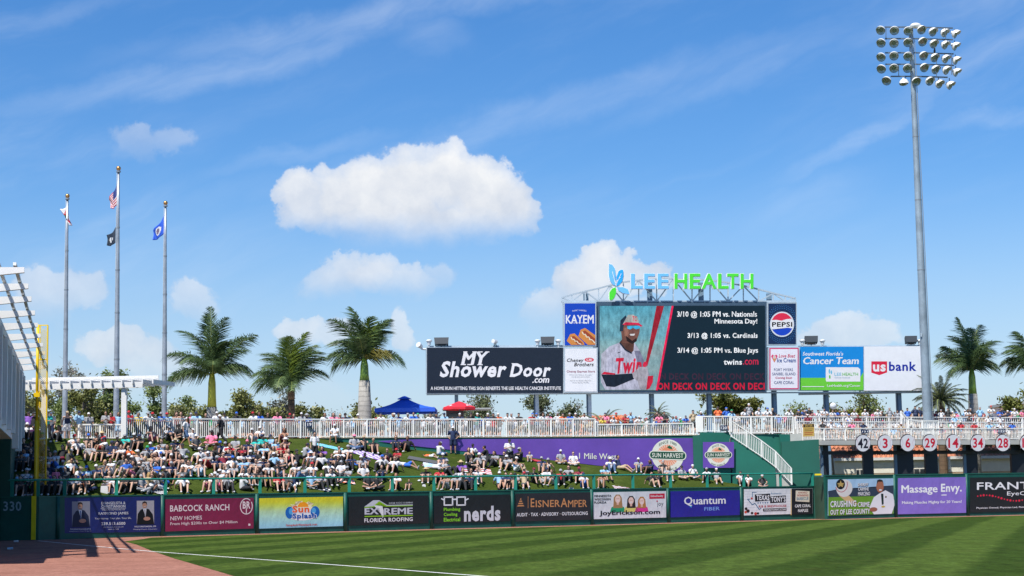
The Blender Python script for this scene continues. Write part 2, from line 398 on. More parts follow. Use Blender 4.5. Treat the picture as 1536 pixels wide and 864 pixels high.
# left outfield wall, its foot read off the photograph
WX = [-60, 0, 57, 100, 245, 380, 520, 700, 900, 1060, 1222]
WY = [811.5, 811, 810, 808.6, 804.3, 800.6, 797, 792.2, 787, 782.6, 778.5]
WB = [GP(x, y) for x, y in zip(WX, WY)]
WD = [p.y for p in WB]
def Dw(px): return interp(WX, WD, px)
RX = [1240, 1340, 1450, 1560, 1800]; RY = [779, 776.4, 774, 771.5, 768]
RB = [GP(x, y) for x, y in zip(RX, RY)]; RD = [p.y for p in RB]
def Dr(px): return interp(RX, RD, px)
WH, RH, RAILH = 2.45, 3.2, 3.36
plan_far = [(p.x, p.y + .25) for p in WB] + [(p.x, p.y + .25) for p in RB]
sheet('warning_track', [(-60, 5), (-20, 5), (20, 5), (120, 60)] + plan_far[::-1], 0.0, M_clay)
edge = [GP(x, y) for x, y in ((186, 812.3), (205, 817), (228, 826.5), (262, 838), (300, 849), (352, 864.5), (430, 893), (560, 960))]
tr = []
for x, y in zip(WX + RX, WY + RY):
    if x >= 245: p = GP(x, y); tr.append(Vector((p.x, p.y - 3.6, 0)))
near = [Vector((6, 12, 0)), Vector((60, 12, 0)), Vector((110, 60, 0))]
sheet('outfield_grass', edge + near + tr[::-1] + [GP(215, 808.6)], .004, M_field)
mb = MB()
cl = [GP(x, y) for x, y in ((57, 811.3), (130, 818.5), (228, 827.4), (350, 836.5), (480, 846), (600, 855), (720, 864.3))]
cl.append(cl[-1] + (cl[-1] - cl[-2]) * 4)
for a, b in zip(cl, cl[1:]):
    d = (b - a).normalized(); q = Vector((-d.y, d.x, 0)) * .055; z = Vector((0, 0, .009))
    mb.quad(a - q + z, b - q + z, b + q + z, a + q + z)
struct(mb.build('foul_line', chalk))
mb = MB()
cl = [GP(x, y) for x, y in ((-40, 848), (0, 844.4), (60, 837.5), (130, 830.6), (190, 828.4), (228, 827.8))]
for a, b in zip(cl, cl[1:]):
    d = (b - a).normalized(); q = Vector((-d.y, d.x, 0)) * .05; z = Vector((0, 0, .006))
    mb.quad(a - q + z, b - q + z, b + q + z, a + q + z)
struct(mb.build('cable_shadow', mat('painted_shadow', (.05, .03, .03), .9)))  # dark strip painted where a cable's shadow crosses the clay
for i, (x, y, l) in enumerate(((24, 813.5, 'crumpled white cup lying on the shaded clay below the wall distance number'), (15, 824.6, 'pale blue wrapper lying on shaded clay near the lower left'))):
    p = GP(x, y); mb = MB(); mb.tube([p + Vector((-.12, 0, .05)), p + Vector((.12, .04, .06))], [.045, .06], 10)
    o = mb.build('cup' if i == 0 else 'wrapper', mat('cup_white' if i == 0 else 'wrapper_blue', (.7, .72, .75) if i == 0 else (.45, .6, .75), .5)); tag(o, l, 'litter')

# ================================================================== OUTFIELD WALLS
pad = mat('green_padding', (.006, .080, .060), .5, var=.32, scale=.9, bump=.7, bscale=1.2, spec=.35)
pad_dark = mat('green_padding_post', (.008, .11, .078), .5, var=.15, scale=1.5)
teal = mat('green_rail_paint', (.012, .205, .15), .4, var=.1)
gconc = mat('green_painted_wall', (.008, .135, .095), .7, var=.16, scale=.35, bump=.15, bscale=3)
gconc_shaded = mat('green_wall_shaded', (.005, .095, .068), .75, var=.14, scale=.35, bump=.15, bscale=3)  # darker copy of the wall green, shade of angled faces put into the colour
wallL = thing('outfield_wall', 'long dark green padded left field wall carrying the advertising banners', 'outfield wall', loc=(WB[2].x, WB[2].y, 0))
SEAMS = [-60, 0, 57, 86, 243, 385, 518, 647, 769, 888, 1002.5, 1112.5, 1221]
def wallseg(parent, xa, xb, Df, H, m, name='wall_pad', th=.22):
    a = at(xa, Df(xa), 0); b = at(xb, Df(xb), 0); d = (b - a).normalized(); nn = Vector((d.y, -d.x, 0))
    a2, b2 = a - nn * th, b - nn * th
    mb = MB(); g = d * .012
    mb.slab([a + g, b - g, b2 - g, a2 + g], -.1, H - .06)
    o = mb.build(name, m); child(o, parent)
    mb = MB(); e = nn * .03; mb.slab([a + e, b + e, b2 - e, a2 - e], H - .06 + .002, H); o2 = mb.build('wall_cap', pad_dark); child(o2, parent)
for a, b in zip(SEAMS, SEAMS[1:]): wallseg(wallL, a, b, Dw, WH, pad)
for x in SEAMS[3:-1]:      # padded uprights between banners
    c = at(x, Dw(x), 0); mb = MB(); mb.tube([(c.x, c.y, 0), (c.x, c.y, WH - .05)], .12, 12); child(mb.build('padded_upright', pad, smooth=True), wallL)
wallR = thing('outfield_wall', 'taller green padded centre field wall behind the grass at right', 'outfield wall', loc=(RB[0].x, RB[0].y, 0))
SR = [1240, 1343.5, 1452, 1562, 1700, 1800]
for a, b in zip(SR, SR[1:]): wallseg(wallR, a, b, Dr, RH, pad)
for x in SR[1:-2]:
    c = at(x, Dr(x), 0); mb = MB(); mb.tube([(c.x, c.y, 0), (c.x, c.y, RH - .05)], .12, 12); child(mb.build('padded_upright', pad, smooth=True), wallR)
# end return between both walls (shade put into its olive colour) and the yellow mark on it
a = at(1240, Dr(1240), 0); b = at(1221, Dw(1221) + .4, 0)
mb = MB(); mb.slab([a + Vector((.0, .05, 0)), b, b + Vector((0, .3, 0)), a + Vector((.1, .35, 0))], -.1, RH - .12)
child(mb.build('end_pad', mat('shaded_padding', (.03, .075, .045), .6, var=.2)), wallR)
q = W(1228, 714, a.y - .2); mb = MB(); mb.box(q.x - .22, q.x + .24, a.y - .05, a.y + .3, RH - .02, RH + .1); child(mb.build('yellow_marker', mat('yellow_paint', (.78, .62, .01), .45)), wallR)
# distance number, foul stripe
P = Panel(-10, 50, 742, 811, 742, 811, Dw(0), Dw(50), wallL, .03)
w3 = ink(150, 175, 185); o = P.text('330', 5, 752, 32, 766.5, w3, .03, name='distance_number'); child(o, wallL)
a = at(50.6, Dw(50) - .05, 0); mb = MB(); mb.box(a.x - .14, a.x + .1, a.y - .06, a.y + .02, .02, WH + .01); child(mb.build('foul_stripe', mat('yellow_paint')), wallL)
# rail on top of the wall
railL = thing('wall_railing', 'teal green pipe railing with flat posts on top of left field wall', 'railing', loc=(WB[2].x, WB[2].y, WH))
PX = [-30, 18, 57, 97, 174.5, 248, 320.5, 390, 457.5, 524, 588.5, 651, 713.5, 773.5, 834, 891, 949.5, 1006, 1061, 1116, 1171, 1219]
pts = [at(x, Dw(x) + .1, RAILH) for x in PX]
mb = MB(); mb.tube(pts, .058, 8); child(mb.build('top_rail', teal, smooth=True), railL)
for x in PX:
    c = at(x, Dw(x) + .1, WH); mb = MB(); mb.box(c.x - .1, c.x + .1, c.y - .03, c.y + .03, WH - .02, RAILH - .03); child(mb.build('rail_post', teal), railL)
# thin pale sill along the top of the wall
# ================================================================== GRASS BANK
CX = [-60, 60, 190, 480, 580, 700, 800, 880, 945, 1043, 1100, 1160, 1235]
CD = [117, 118, 119, 126, 127.5, 129.3, 130.6, 131.52, 132.27, 133.4, 134.0, 134.4, 134.8]
CYB = [657.5, 657.5, 657.5, 658, 671, 682, 686.5, 697, 703.5, 713, 724, 732, 737]
def Dc(px): return interp(CX, CD, px)
def ztop(px): return W(px, interp(CX, CYB, px), Dc(px)).z
NU, NVV = 90, 22
def bank_pt(px, t):
    d0, d1 = Dw(px) + .35, Dc(px); d = lerp(d0, d1, t); z1 = ztop(px); z0 = min(WH - .22, z1 - .02)
    s = t * (1.0 + .22 * (1 - t))
    return at(px, d, lerp(z0, z1, s))
def px_of(x, d, z):
    v = CROT.transposed() @ (Vector((x, d, z)) - Vector((0, 0, CAMH))); return 768 + v.x / -v.z * FPX, 432 - v.y / -v.z * FPX
def bank_z(x, d):
    z = 4
    for _ in range(3):
        px, _y = px_of(x, d, z); t = (d - Dw(px) - .35) / (Dc(px) - Dw(px) - .35); z = bank_pt(px, max(0, min(1, t))).z
    return z
mb = MB()
for i in range(NU + 1):
    for j in range(NVV + 1):
        px = lerp(-80, 1236, i / NU); p = bank_pt(px, j / NVV)
        p.z += (mnoise.noise(Vector((p.x * .35, p.y * .35, 0))) * .06) * (1 if 0 < j < NVV else 0); mb.v.append(tuple(p))
for i in range(NU):
    for j in range(NVV):
        k = i * (NVV + 1) + j; mb.f.append((k, k + NVV + 1, k + NVV + 2, k + 1)); mb.mi.append(0)
struct(mb.build('grass_bank', M_bank, smooth=True))
def bank_hit(px, py):
    lo, hi = Dw(px) + .35, Dc(px)
    if W(px, py, lo).z < bank_z(W(px, py, lo).x, lo): return W(px, py, lo).x, lo, bank_z(W(px, py, lo).x, lo)
    for _ in range(18):
        d = (lo + hi) / 2; p = W(px, py, d)
        if p.z > bank_z(p.x, d): lo = d
        else: hi = d
    d = (lo + hi) / 2; p = W(px, py, d); return p.x, d, bank_z(p.x, d)

# ================================================================== CONCOURSE
paving = mat('concourse_paving', (.42, .38, .34), .85, var=.15, scale=.4)
conc = mat('pale_concrete', (.46, .45, .41), .85, var=.14, scale=.6, bump=.2, bscale=4)
whitep = mat('white_rail_paint', (.80, .79, .74), .45, var=.06, scale=1)
TOPX = [-60, 190, 480, 890, 1043]; TOPY = [657.5, 657.5, 657, 655, 652.6]
def zc(px): return W(px, interp(TOPX, TOPY, px), Dc(px) + .1).z
mb = MB()
N = 40; cpts = [lerp(-80, 1050, i / N) for i in range(N + 1)]
for i, px in enumerate(cpts):
    a = at(px, Dc(px) + .02, zc(px)); mb.v.append(tuple(a)); mb.v.append((a.x * 1.16, a.y + 22, a.z)); mb.v.append((a.x * 1.16, a.y + 22, 0))
for i in range(N):
    k = i * 3; mb.f.append((k, k + 3, k + 4, k + 1)); mb.f.append((k + 1, k + 4, k + 5, k + 2)); mb.mi += [0, 0]
struct(mb.build('concourse', paving))
def railing(root, pts, H, spacing=1.63, bal=.136, top=.09, base=.1, postw=.11, first=True):
    """picket railing along a list of base points"""
    mt = MB(); bt = MB(); ba = MB()
    for a, b in zip(pts, pts[1:]):
        a, b = Vector(a), Vector(b); L = (b - a).length; up = Vector((0, 0, 1))
        mt.bar(a + up * H, b + up * H, .12, top); bt.bar(a + up * base, b + up * base, .06, .06)
        n = max(1, round(L / spacing))
        for i in range(n + 1):
            if i == 0 and a != Vector(pts[0]): continue
            p = a.lerp(b, i / n); q = MB(); q.bar(p, p + up * (H + .0), postw, postw); child(q.build('post', whitep), root)
        m = int(L / bal)
        for i in range(1, m):
            p = a.lerp(b, i / m); ba.bar(p + up * base, p + up * (H - .04), .042, .042)
    child(mt.build('top_rail', whitep), root); child(bt.build('bottom_rail', whitep), root)
    o = stuff(ba.build('balusters', whitep)); child(o, root)
def curb(px): return at(px, Dc(px), zc(px))
r1 = thing('picket_railing', 'long cream white picket railing along the top of the crowded grass bank', 'railing', loc=tuple(curb(190)))
railing(r1, [curb(x) for x in (188, 330, 480, 620, 760, 893)], 1.30)
r2 = thing('picket_railing', 'lower white picket railing above the purple wall, right of the long railing', 'railing', loc=tuple(curb(896)))
p2 = [curb(x) + Vector((0, .15, 0)) for x in (896, 970, 1040)]
railing(r2, p2, .88, 1.9)
r0 = thing('picket_railing', 'short grey picket railing behind the standing fans under the white pergola', 'railing', loc=tuple(curb(130)))
railing(r0, [at(x, Dc(x) + 2.2, zc(x)) for x in (118, 182)], 1.0)
# green wall under the railing
cw = thing('retaining_wall', 'green retaining wall between grass bank and upper concourse', 'wall', loc=tuple(at(470, Dc(470), 0)))
xs = [472, 560, 640, 720, 800, 880, 960, 1050]; mb = MB()
for a, b in zip(xs, xs[1:]):
    p, q = at(a, Dc(a) - .02, 0), at(b, Dc(b) - .02, 0); mb.slab([p, q, q + Vector((0, .35, 0)), p + Vector((0, .35, 0))], 0, [zc(a) - .02, zc(b) - .02, zc(b) - .02, zc(a) - .02])
child(mb.build('wall_face', gconc), cw)
mb = MB()
for a, b in zip(xs, xs[1:]):
    p, q = at(a, Dc(a) - .08, 0), at(b, Dc(b) - .08, 0)
    za, zb = zc(a), zc(b); mb.slab([p, q, q + Vector((0, .3, 0)), p + Vector((0, .3, 0))], [za - .016, zb - .016] * 1 + [zb - .016, za - .016], [za + .03, zb + .03, zb + .03, za + .03])
child(mb.build('coping', mat('buff_coping', (.55, .5, .36), .8)), cw)

# ================================================================== PURPLE BANNER
def zpx(px, py, d): return W(px, py, d)
purple = mat('vinyl_purple', [x * .84 for x in lin(112, 78, 178)], .5, var=.14, scale=.5, bump=.5, bscale=.7)
pb = thing('banner', 'long purple banner along the retaining wall reading 1 Mile West beside a round fruit emblem', 'banner', loc=tuple(at(700, Dc(700), 4)))
top = [(566, 661.6), (600, 659.6), (640, 658.6), (700, 658.6), (800, 658.3), (900, 657.9), (1042, 657.2)]
bot = [(566, 661.8), (600, 666.5), (640, 671.0), (700, 677.2), (800, 687), (900, 698.6), (1042, 708.5)]
mb = MB()
for i in range(len(top) - 1):
    c = [W(bot[i][0], bot[i][1], Dc(bot[i][0]) - .05), W(bot[i + 1][0], bot[i + 1][1], Dc(bot[i + 1][0]) - .05), W(top[i + 1][0], top[i + 1][1], Dc(top[i + 1][0]) - .05), W(top[i][0], top[i][1], Dc(top[i][0]) - .05)]
    mb.quad(*c)
child(mb.build('banner_sheet', purple), pb)
cream = ink(240, 238, 222); dkgreen = ink(22, 84, 62); peach = ink(244, 150, 110); leaf = ink(30, 100, 70)
def harvest(P, cx, cy, r, pw, ph, parent):
    L0 = len(COL.objects); P.lay = .01
    P.disc(cx, cy, r, r, cream, 'emblem_disc', n=40)
    P.disc(cx, cy - r * .0, r * .66, r * .66, ink(250, 205, 180), 'sunburst', n=32)
    for i in range(28):
        a = 2 * PI * i / 28
        P.line([(cx + r * .36 * math.cos(a), cy - r * .36 * math.sin(a)), (cx + r * .66 * math.cos(a), cy - r * .66 * math.sin(a))], r * .055, peach, 'sun_ray', k=.024)
    P.lay = .024; P.disc(cx, cy - r * .1, r * .42, r * .40, peach, 'orange_fruit', n=24)
    P.art([(cx - r * .05, cy - r * .5), (cx + r * .1, cy - r * .62), (cx + r * .26, cy - r * .5), (cx + r * .3, cy - r * .38), (cx + r * .1, cy - r * .4)], leaf, 'leaf')
    P.text('SINCE 1989', cx - r * .55, cy - r * .72, cx + r * .55, cy - r * .55, dkgreen, .01, arc=r * .2)
    P.text('FORT MYERS, FL', cx - r * .6, cy + r * .66, cx + r * .6, cy + r * .82, dkgreen, .01, arc=-r * .18)
    def pill(hw, hh, m, k):
        P.art([(cx - hw + hh * .9 - hh * .9 * math.sin(t), cy - hh * math.cos(t)) for t in [PI * i / 10 for i in range(11)]][::-1] + [(cx + hw - hh * .9 + hh * .9 * math.sin(t), cy - hh * math.cos(t)) for t in [PI * i / 10 for i in range(11)]], m, 'name_plate', k, xc=cx)
    pill(pw, ph, cream, P.lay + .006); pill(pw - r * .06, ph - r * .06, dkgreen, P.lay + .012); P.lay += .018
    P.text('SUN HARVEST', cx - pw * .84, cy - ph * .5, cx + pw * .84, cy + ph * .5, cream, .025)
    for o in list(COL.objects)[L0:]: o.parent = None; child(o, parent)
P = Panel(860, 1042, 657, 700, 657, 708, Dc(860) - .06, Dc(1042) - .06, None)
harvest(P, 1001.5, 683, 24.2, 28, 6.8, pb)
o = P.text('1 Mile West', 868.5, 680, 925, 689, cream, .02); child(o, pb)

# ================================================================== GREEN BLOCKS, STAIRS (right end of the bank)
gb = thing('stair_block', 'large green painted wall block around the white stair railing at the end of the bank', 'wall', loc=tuple(at(1050, 133, 0)))
def block(xa, xb, da, db, ytl, ytr, m, name, depth=.4):
    a, b = at(xa, da, 0), at(xb, db, 0); za, zb = W(xa, ytl, da).z, W(xb, ytr, db).z
    mb = MB(); mb.slab([a, b, b + Vector((0, depth, 0)), a + Vector((0, depth, 0))], 0, [za, zb, zb, za]); child(mb.build(name, m), gb)
block(1043, 1054, 133.0, 132.7, 653.5, 652, gconc_shaded, 'wall_pier', 1.2)
block(1054, 1098, 132.68, 133.2, 648.2, 648.6, gconc, 'wall_face')
block(1098, 1176, 134.9, 135.2, 651.5, 650.5, gconc, 'wall_face')
block(1174, 1189, 134.6, 134.8, 651.2, 651.2, gconc, 'wall_ledge')
block(1176, 1232.5, 134.2, 133.6, 662.5, 659, gconc_shaded, 'side_block', 3)
mb = MB(); a = at(1189, 134.95, 0); b = at(1200, 134.95, 0); zt = W(1189, 651, 135).z; mb.box(a.x, b.x + .3, a.y - .1, a.y + 1, zt - .55, zt + .02); child(mb.build('concrete_sill', conc), gb)
# stair: stringer sloping down to the right
S0, S1 = (1098, 657), (1140, 682); ST = [(1097, 655), (1165, 698), (1189, 727)]
DS = 133.3
stair = thing('staircase', 'concrete stair descending right along the green wall behind the railing', 'stairs', loc=tuple(W(1189, 727, DS)))
top_p = W(1097, 656, DS); mid_p = W(1163, 699, DS); bot_p = W(1188, 728.5, DS)
zb = bot_p.z
def steps(p, q, n, name):
    for i in range(n):
        xa = lerp(p.x, q.x, i / n); xb = lerp(p.x, q.x, (i + 1) / n); z = lerp(p.z, q.z, (i + 1) / n) + (p.z - q.z) / n * .5
        mb = MB(); mb.box(xa, xb, DS + .16, DS + 1.35, 0, z); child(mb.build('step', conc), stair)
steps(top_p, mid_p, 16, 'step'); steps(mid_p, bot_p, 11, 'step')
q = W(1203, 728.5, DS)
for i in range(5):
    z = W(1190, 711.5 + i * 3.6, DS + 1.5).z; xr = W(1191 + i * 2.9, 715, DS + 1.5).x
    mb = MB(); mb.box(bot_p.x - .6 + i * .001, xr, DS + 1.352 + .001 * i, DS + 2.0 + .001 * i, zb - .4, z); child(mb.build('step', conc), stair)
mb = MB(); mb.slab([(top_p.x, DS + .05), (mid_p.x, DS + .05), (mid_p.x, DS + .158), (top_p.x, DS + .158)], [0] * 4, [top_p.z - .02, mid_p.z - .02, mid_p.z - .02, top_p.z - .02]); child(mb.build('stair_side', gconc), stair)
srail = thing('stair_railing', 'white picket railing sloping down the green wall to the concrete steps', 'railing', loc=tuple(W(1189, 727, DS)))
railing(srail, [W(1097, 655.5, DS), W(1143, 686, DS), W(1164, 702, DS), W(1187.5, 727, DS)], 1.22, 1.15, .15, .07, .06)
# raised corner pen and upper rails
r3 = thing('picket_railing', 'taller white railing pen at the stair head, right of the low railing', 'railing', loc=tuple(W(1046, 648, 133)))
railing(r3, [W(1045, 648.5, 133.0), W(1072, 648.5, 133.0), W(1097, 648, 133.2)], 1.17, 1.3, .14)
mb = MB(); p = W(1050, 648, 132.98); mb.box(p.x - .25, p.x + .25, p.y - .06, p.y + .05, p.z, p.z + 1.17); child(mb.build('gate_panel', whitep), r3)
r4 = thing('picket_railing', 'white picket railing on the green wall behind the stair railing', 'railing', loc=tuple(W(1098, 652, 135)))
railing(r4, [W(1095, 651.5, 134.9), W(1190, 650.5, 135.1)], 1.30, 1.9, .14)

# ================================================================== DECK AT RIGHT (tiered)
def Dd(px): return interp([1190, 1232, 1536, 1700], [138.2, 139, 147.5, 152], px)
ZD = 5.95
deck = thing('seating_deck', 'raised pale concrete seating deck on dark columns above the centre field wall', 'deck', loc=tuple(at(1232, Dd(1232), 0)))
mb = MB()
def dslab(x0, x1, o0, o1, z0, z1, m, name):
    xs_ = [x0] + [x for x in (1232, 1300, 1350, 1400, 1450, 1500, 1536, 1600) if x0 < x < x1] + [x1]
    p = [at(x, Dd(x) + o0, z1) for x in xs_]; q = [at(x, Dd(x) + o1, z1) for x in xs_[::-1]]
    mb = MB(); mb.slab([(v.x, v.y) for v in p + q], z0, z1); child(mb.build(name, m), deck)
dslab(1229, 1700, 0, 1.6, ZD - .36, ZD, conc, 'deck_slab')
dslab(1190, 1700, 1.605, 3.6, ZD - .3, ZD + .55, conc, 'tier'); dslab(1095, 1700, 3.605, 9, ZD - .2, ZD + 1.0, conc, 'tier')
dark = mat('dark_steel', (.010, .013, .018), .5, var=.2); highlight_m = mat('highlight_blue_grey', (.13, .2, .27), .45, var=.12)
for i, (xa, xb) in enumerate(((1238, 1245.5), (1298, 1312), (1349, 1371), (1391.5, 1408), (1453, 1468), (1521, 1545), (1600, 1616))):
    c0, c1 = at(xa, Dd(xa) + 1.0, 0), at(xb, Dd(xb) + 1.0, 0); mb = MB(); mb.box(c0.x, c1.x, c0.y, c0.y + .5, 0, ZD - .37); child(mb.build('column', dark), deck)
    if i in (0, 2, 4):
        mb = MB(); mb.box(c0.x - .22, c0.x - .003, c0.y - .05, c0.y + .3, 0, ZD - .37); child(mb.build('column_highlight', highlight_m), deck)  # blue-grey strip stands in for the highlight along the column
a = at(1232, Dd(1232) + 1.2, ZD - .95); b = at(1700, Dd(1700) + 1.2, ZD - .95); mb = MB(); mb.bar(a, b, .25, .28); child(mb.build('deck_beam', dark), deck)
for nm, x0, x1, off, zz, H, lab in (('a', 1204, 1700, .12, ZD, .93, 'front white picket railing of the raised deck behind the number discs'),
                                  ('b', 1196, 1700, 1.75, ZD + .55, .96, 'middle white picket railing on the second tier of the raised deck'),
                                  ('c', 1193, 1700, 3.75, ZD + 1.0, .98, 'rear white picket railing on the top tier of the raised deck')):
    rr = thing('picket_railing', lab, 'railing', loc=tuple(at(x0, Dd(x0) + off, zz)))
    railing(rr, [at(x, Dd(x) + off, zz) for x in (x0, 1300, 1400, 1500, 1600, x1)], H, 2.2, .145 if nm != 'c' else .2, .07)
# small switchback railings at the light tower
rr = thing('picket_railing', 'white railing enclosure around the foot of the tall light tower on the deck', 'railing', loc=tuple(at(1385, Dd(1385) + .3, ZD)))
railing(rr, [at(1384, Dd(1384) + .16, ZD + .4), at(1408, Dd(1408) + .16, ZD + .4)], 1.15, 1.3, .16)
a = at(1362, Dd(1362) + 2.2, ZD + .55); b = at(1371, Dd(1371) + 2.2, ZD + .1)
rr = thing('picket_railing', 'short sloping white stair railing on the deck left of the light tower', 'railing', loc=tuple(a))
railing(rr, [at(1352, Dd(1352) + 1.4, ZD + 1.2), at(1363, Dd(1363) + 1.4, ZD + .55), at(1383, Dd(1383) + 1.4, ZD + .4)], 1.15, 1.2, .2)
# yellow notice board
nb = thing('notice_board', 'mustard yellow notice with dark heading fixed to the deck corner railing', 'sign', loc=tuple(W(1213, 653, 137.5)))
P = Panel(1204.8, 1221.4, 636.2, 655, 635.8, 654.4, 137.2, 137.4, nb)
o = P.sheet('board', ink(214, 176, 92)); P.rect(1205.2, 636.4, 1221, 640.8, ink(40, 36, 40)); P.text('ENTER', 1207.5, 636.9, 1219, 640.3, ink(214, 176, 92), .02)
for i in range(4): P.rect(1206.5, 643 + i * 2.6, 1220 - (i % 2) * 1.5, 643.9 + i * 2.6, ink(196, 90, 60) if i > 1 else ink(120, 96, 50), 'print_line')
for o in list(nb.children): o.parent = None; child(o, nb)
# section number plates
for t, x0, y0, x1, y1, d, lab in (('119', 456, 632.6, 468.5, 640.6, Dc(462) - .12, 'navy section plate reading 119 on the long cream railing'), ('120', 1080, 638, 1091.5, 645.5, 133.0, 'navy section plate reading 120 at the stair head railing'),
                             ('121', 1292, 644.4, 1303, 650, Dd(1297) - .05, 'navy section plate above the leftmost number disc on the deck railing'), ('122', 1496.5, 643, 1508.5, 650, Dd(1502) - .05, 'navy section plate above the red twenty-eight disc on the deck railing')):
    s = thing('section_plate', lab, 'sign', loc=tuple(W(x0, y1, d))); P = Panel(x0, x1, y0, y1, y0, y1, d, d, s); P.sheet('plate', ink(32, 52, 84), .02)
    P.text(t, x0 + 1.4, y0 + 1.6, x1 - 1.4, y1 - 1.6, ink(240, 240, 240), .03)
    for o in list(s.children): o.parent = None; child(o, s)

# ================================================================== RETIRED NUMBER DISCS
for x, t, c, wd_ in ((1294.5, '42', 'k', 'black number forty-two, leftmost'), (1327.8, '3', 'r', 'red number three, next to the black-numbered disc'), (1361.8, '6', 'r', 'red number six, left of the light tower'), (1395, '29', 'r', 'red number twenty-nine, under the light tower'), (1430, '14', 'r', 'red number fourteen, just right of the light tower'), (1467, '34', 'r', 'red number thirty-four above the violet banner edge'), (1504.5, '28', 'r', 'red number twenty-eight, last whole disc at right'), (1541, '10', 'r', 'cut by the right edge of the picture')):
    d = Dd(x) - .12; c0 = W(x, 665.2 if x < 1340 else 664.6, d)
    s = thing('number_disc', 'white baseball disc with ' + wd_, 'sign', 'retired number discs along the deck edge', tuple(c0))
    r = 11.9 / FPX * d; rv = 13.4 / FPX * d
    tx = at(x + 8, Dd(x + 8), 0) - at(x - 8, Dd(x - 8), 0); tx.normalize(); nx = Vector((tx.y, -tx.x, 0)); rx_ = r / tx.x
    mb = MB(); n = 40; ring = [c0 + tx * rx_ * math.cos(2 * PI * i / n) + Vector((0, 0, rv * math.sin(2 * PI * i / n))) for i in range(n)]
    mb.v += [tuple(q) for q in ring] + [tuple(q - nx * .1) for q in ring]
    mb.f.append(tuple(range(n))[::-1]); mb.f.append(tuple(range(n, 2 * n))); mb.f += [(i, (i + 1) % n, n + (i + 1) % n, n + i) for i in range(n)]; mb.mi = [0] * len(mb.f)
    child(mb.build('disc_rim', ink(34, 34, 44)), s)
    P = Panel(x - 12, x + 12, 651, 678, 651, 678, (c0 - tx * 12 / FPX * d).y, (c0 + tx * 12 / FPX * d).y, None, .004)
    P.p = c0 + nx * .004; P.n = nx
    objs = [P.disc(x, 664.9 if x < 1340 else 664.4, 10.9, 12.3, ink(238, 236, 238), 'disc_face', n=40)]
    yc = 664.9 if x < 1340 else 664.4
    objs.append(P.line([(x - 10.3 + 3.0 * math.sin(i / 10 * PI), yc - 8 + 16 * i / 10) for i in range(11)], .5, ink(226, 180, 190), 'stitching'))
    objs.append(P.line([(x + 10.3 - 3.0 * math.sin(i / 10 * PI), yc - 8 + 16 * i / 10) for i in range(11)], .5, ink(226, 180, 190), 'stitching'))
    hw = 7.6 if len(t) == 2 else 3.8
    objs.append(P.text(t, x - hw, yc - 7.4, x + hw, yc + 7.4, ink(30, 28, 44) if c == 'k' else ink(214, 24, 56), .045, name='numeral'))
    for o in objs: child(o, s)

# ================================================================== HARVEST SIGN ON THE GREEN BLOCK
hs = thing('banner', 'square purple banner with round fruit emblem on the green wall left of the stairs', 'banner', loc=tuple(W(1077, 702, 132.6)))
P = Panel(1054.5, 1101, 663, 702, 663, 701.5, 132.6, 133.1, None, .03); o = P.sheet('banner_sheet', purple, .02); child(o, hs)
harvest(P, 1077.5, 682.3, 17.4, 20.6, 4.9, hs)

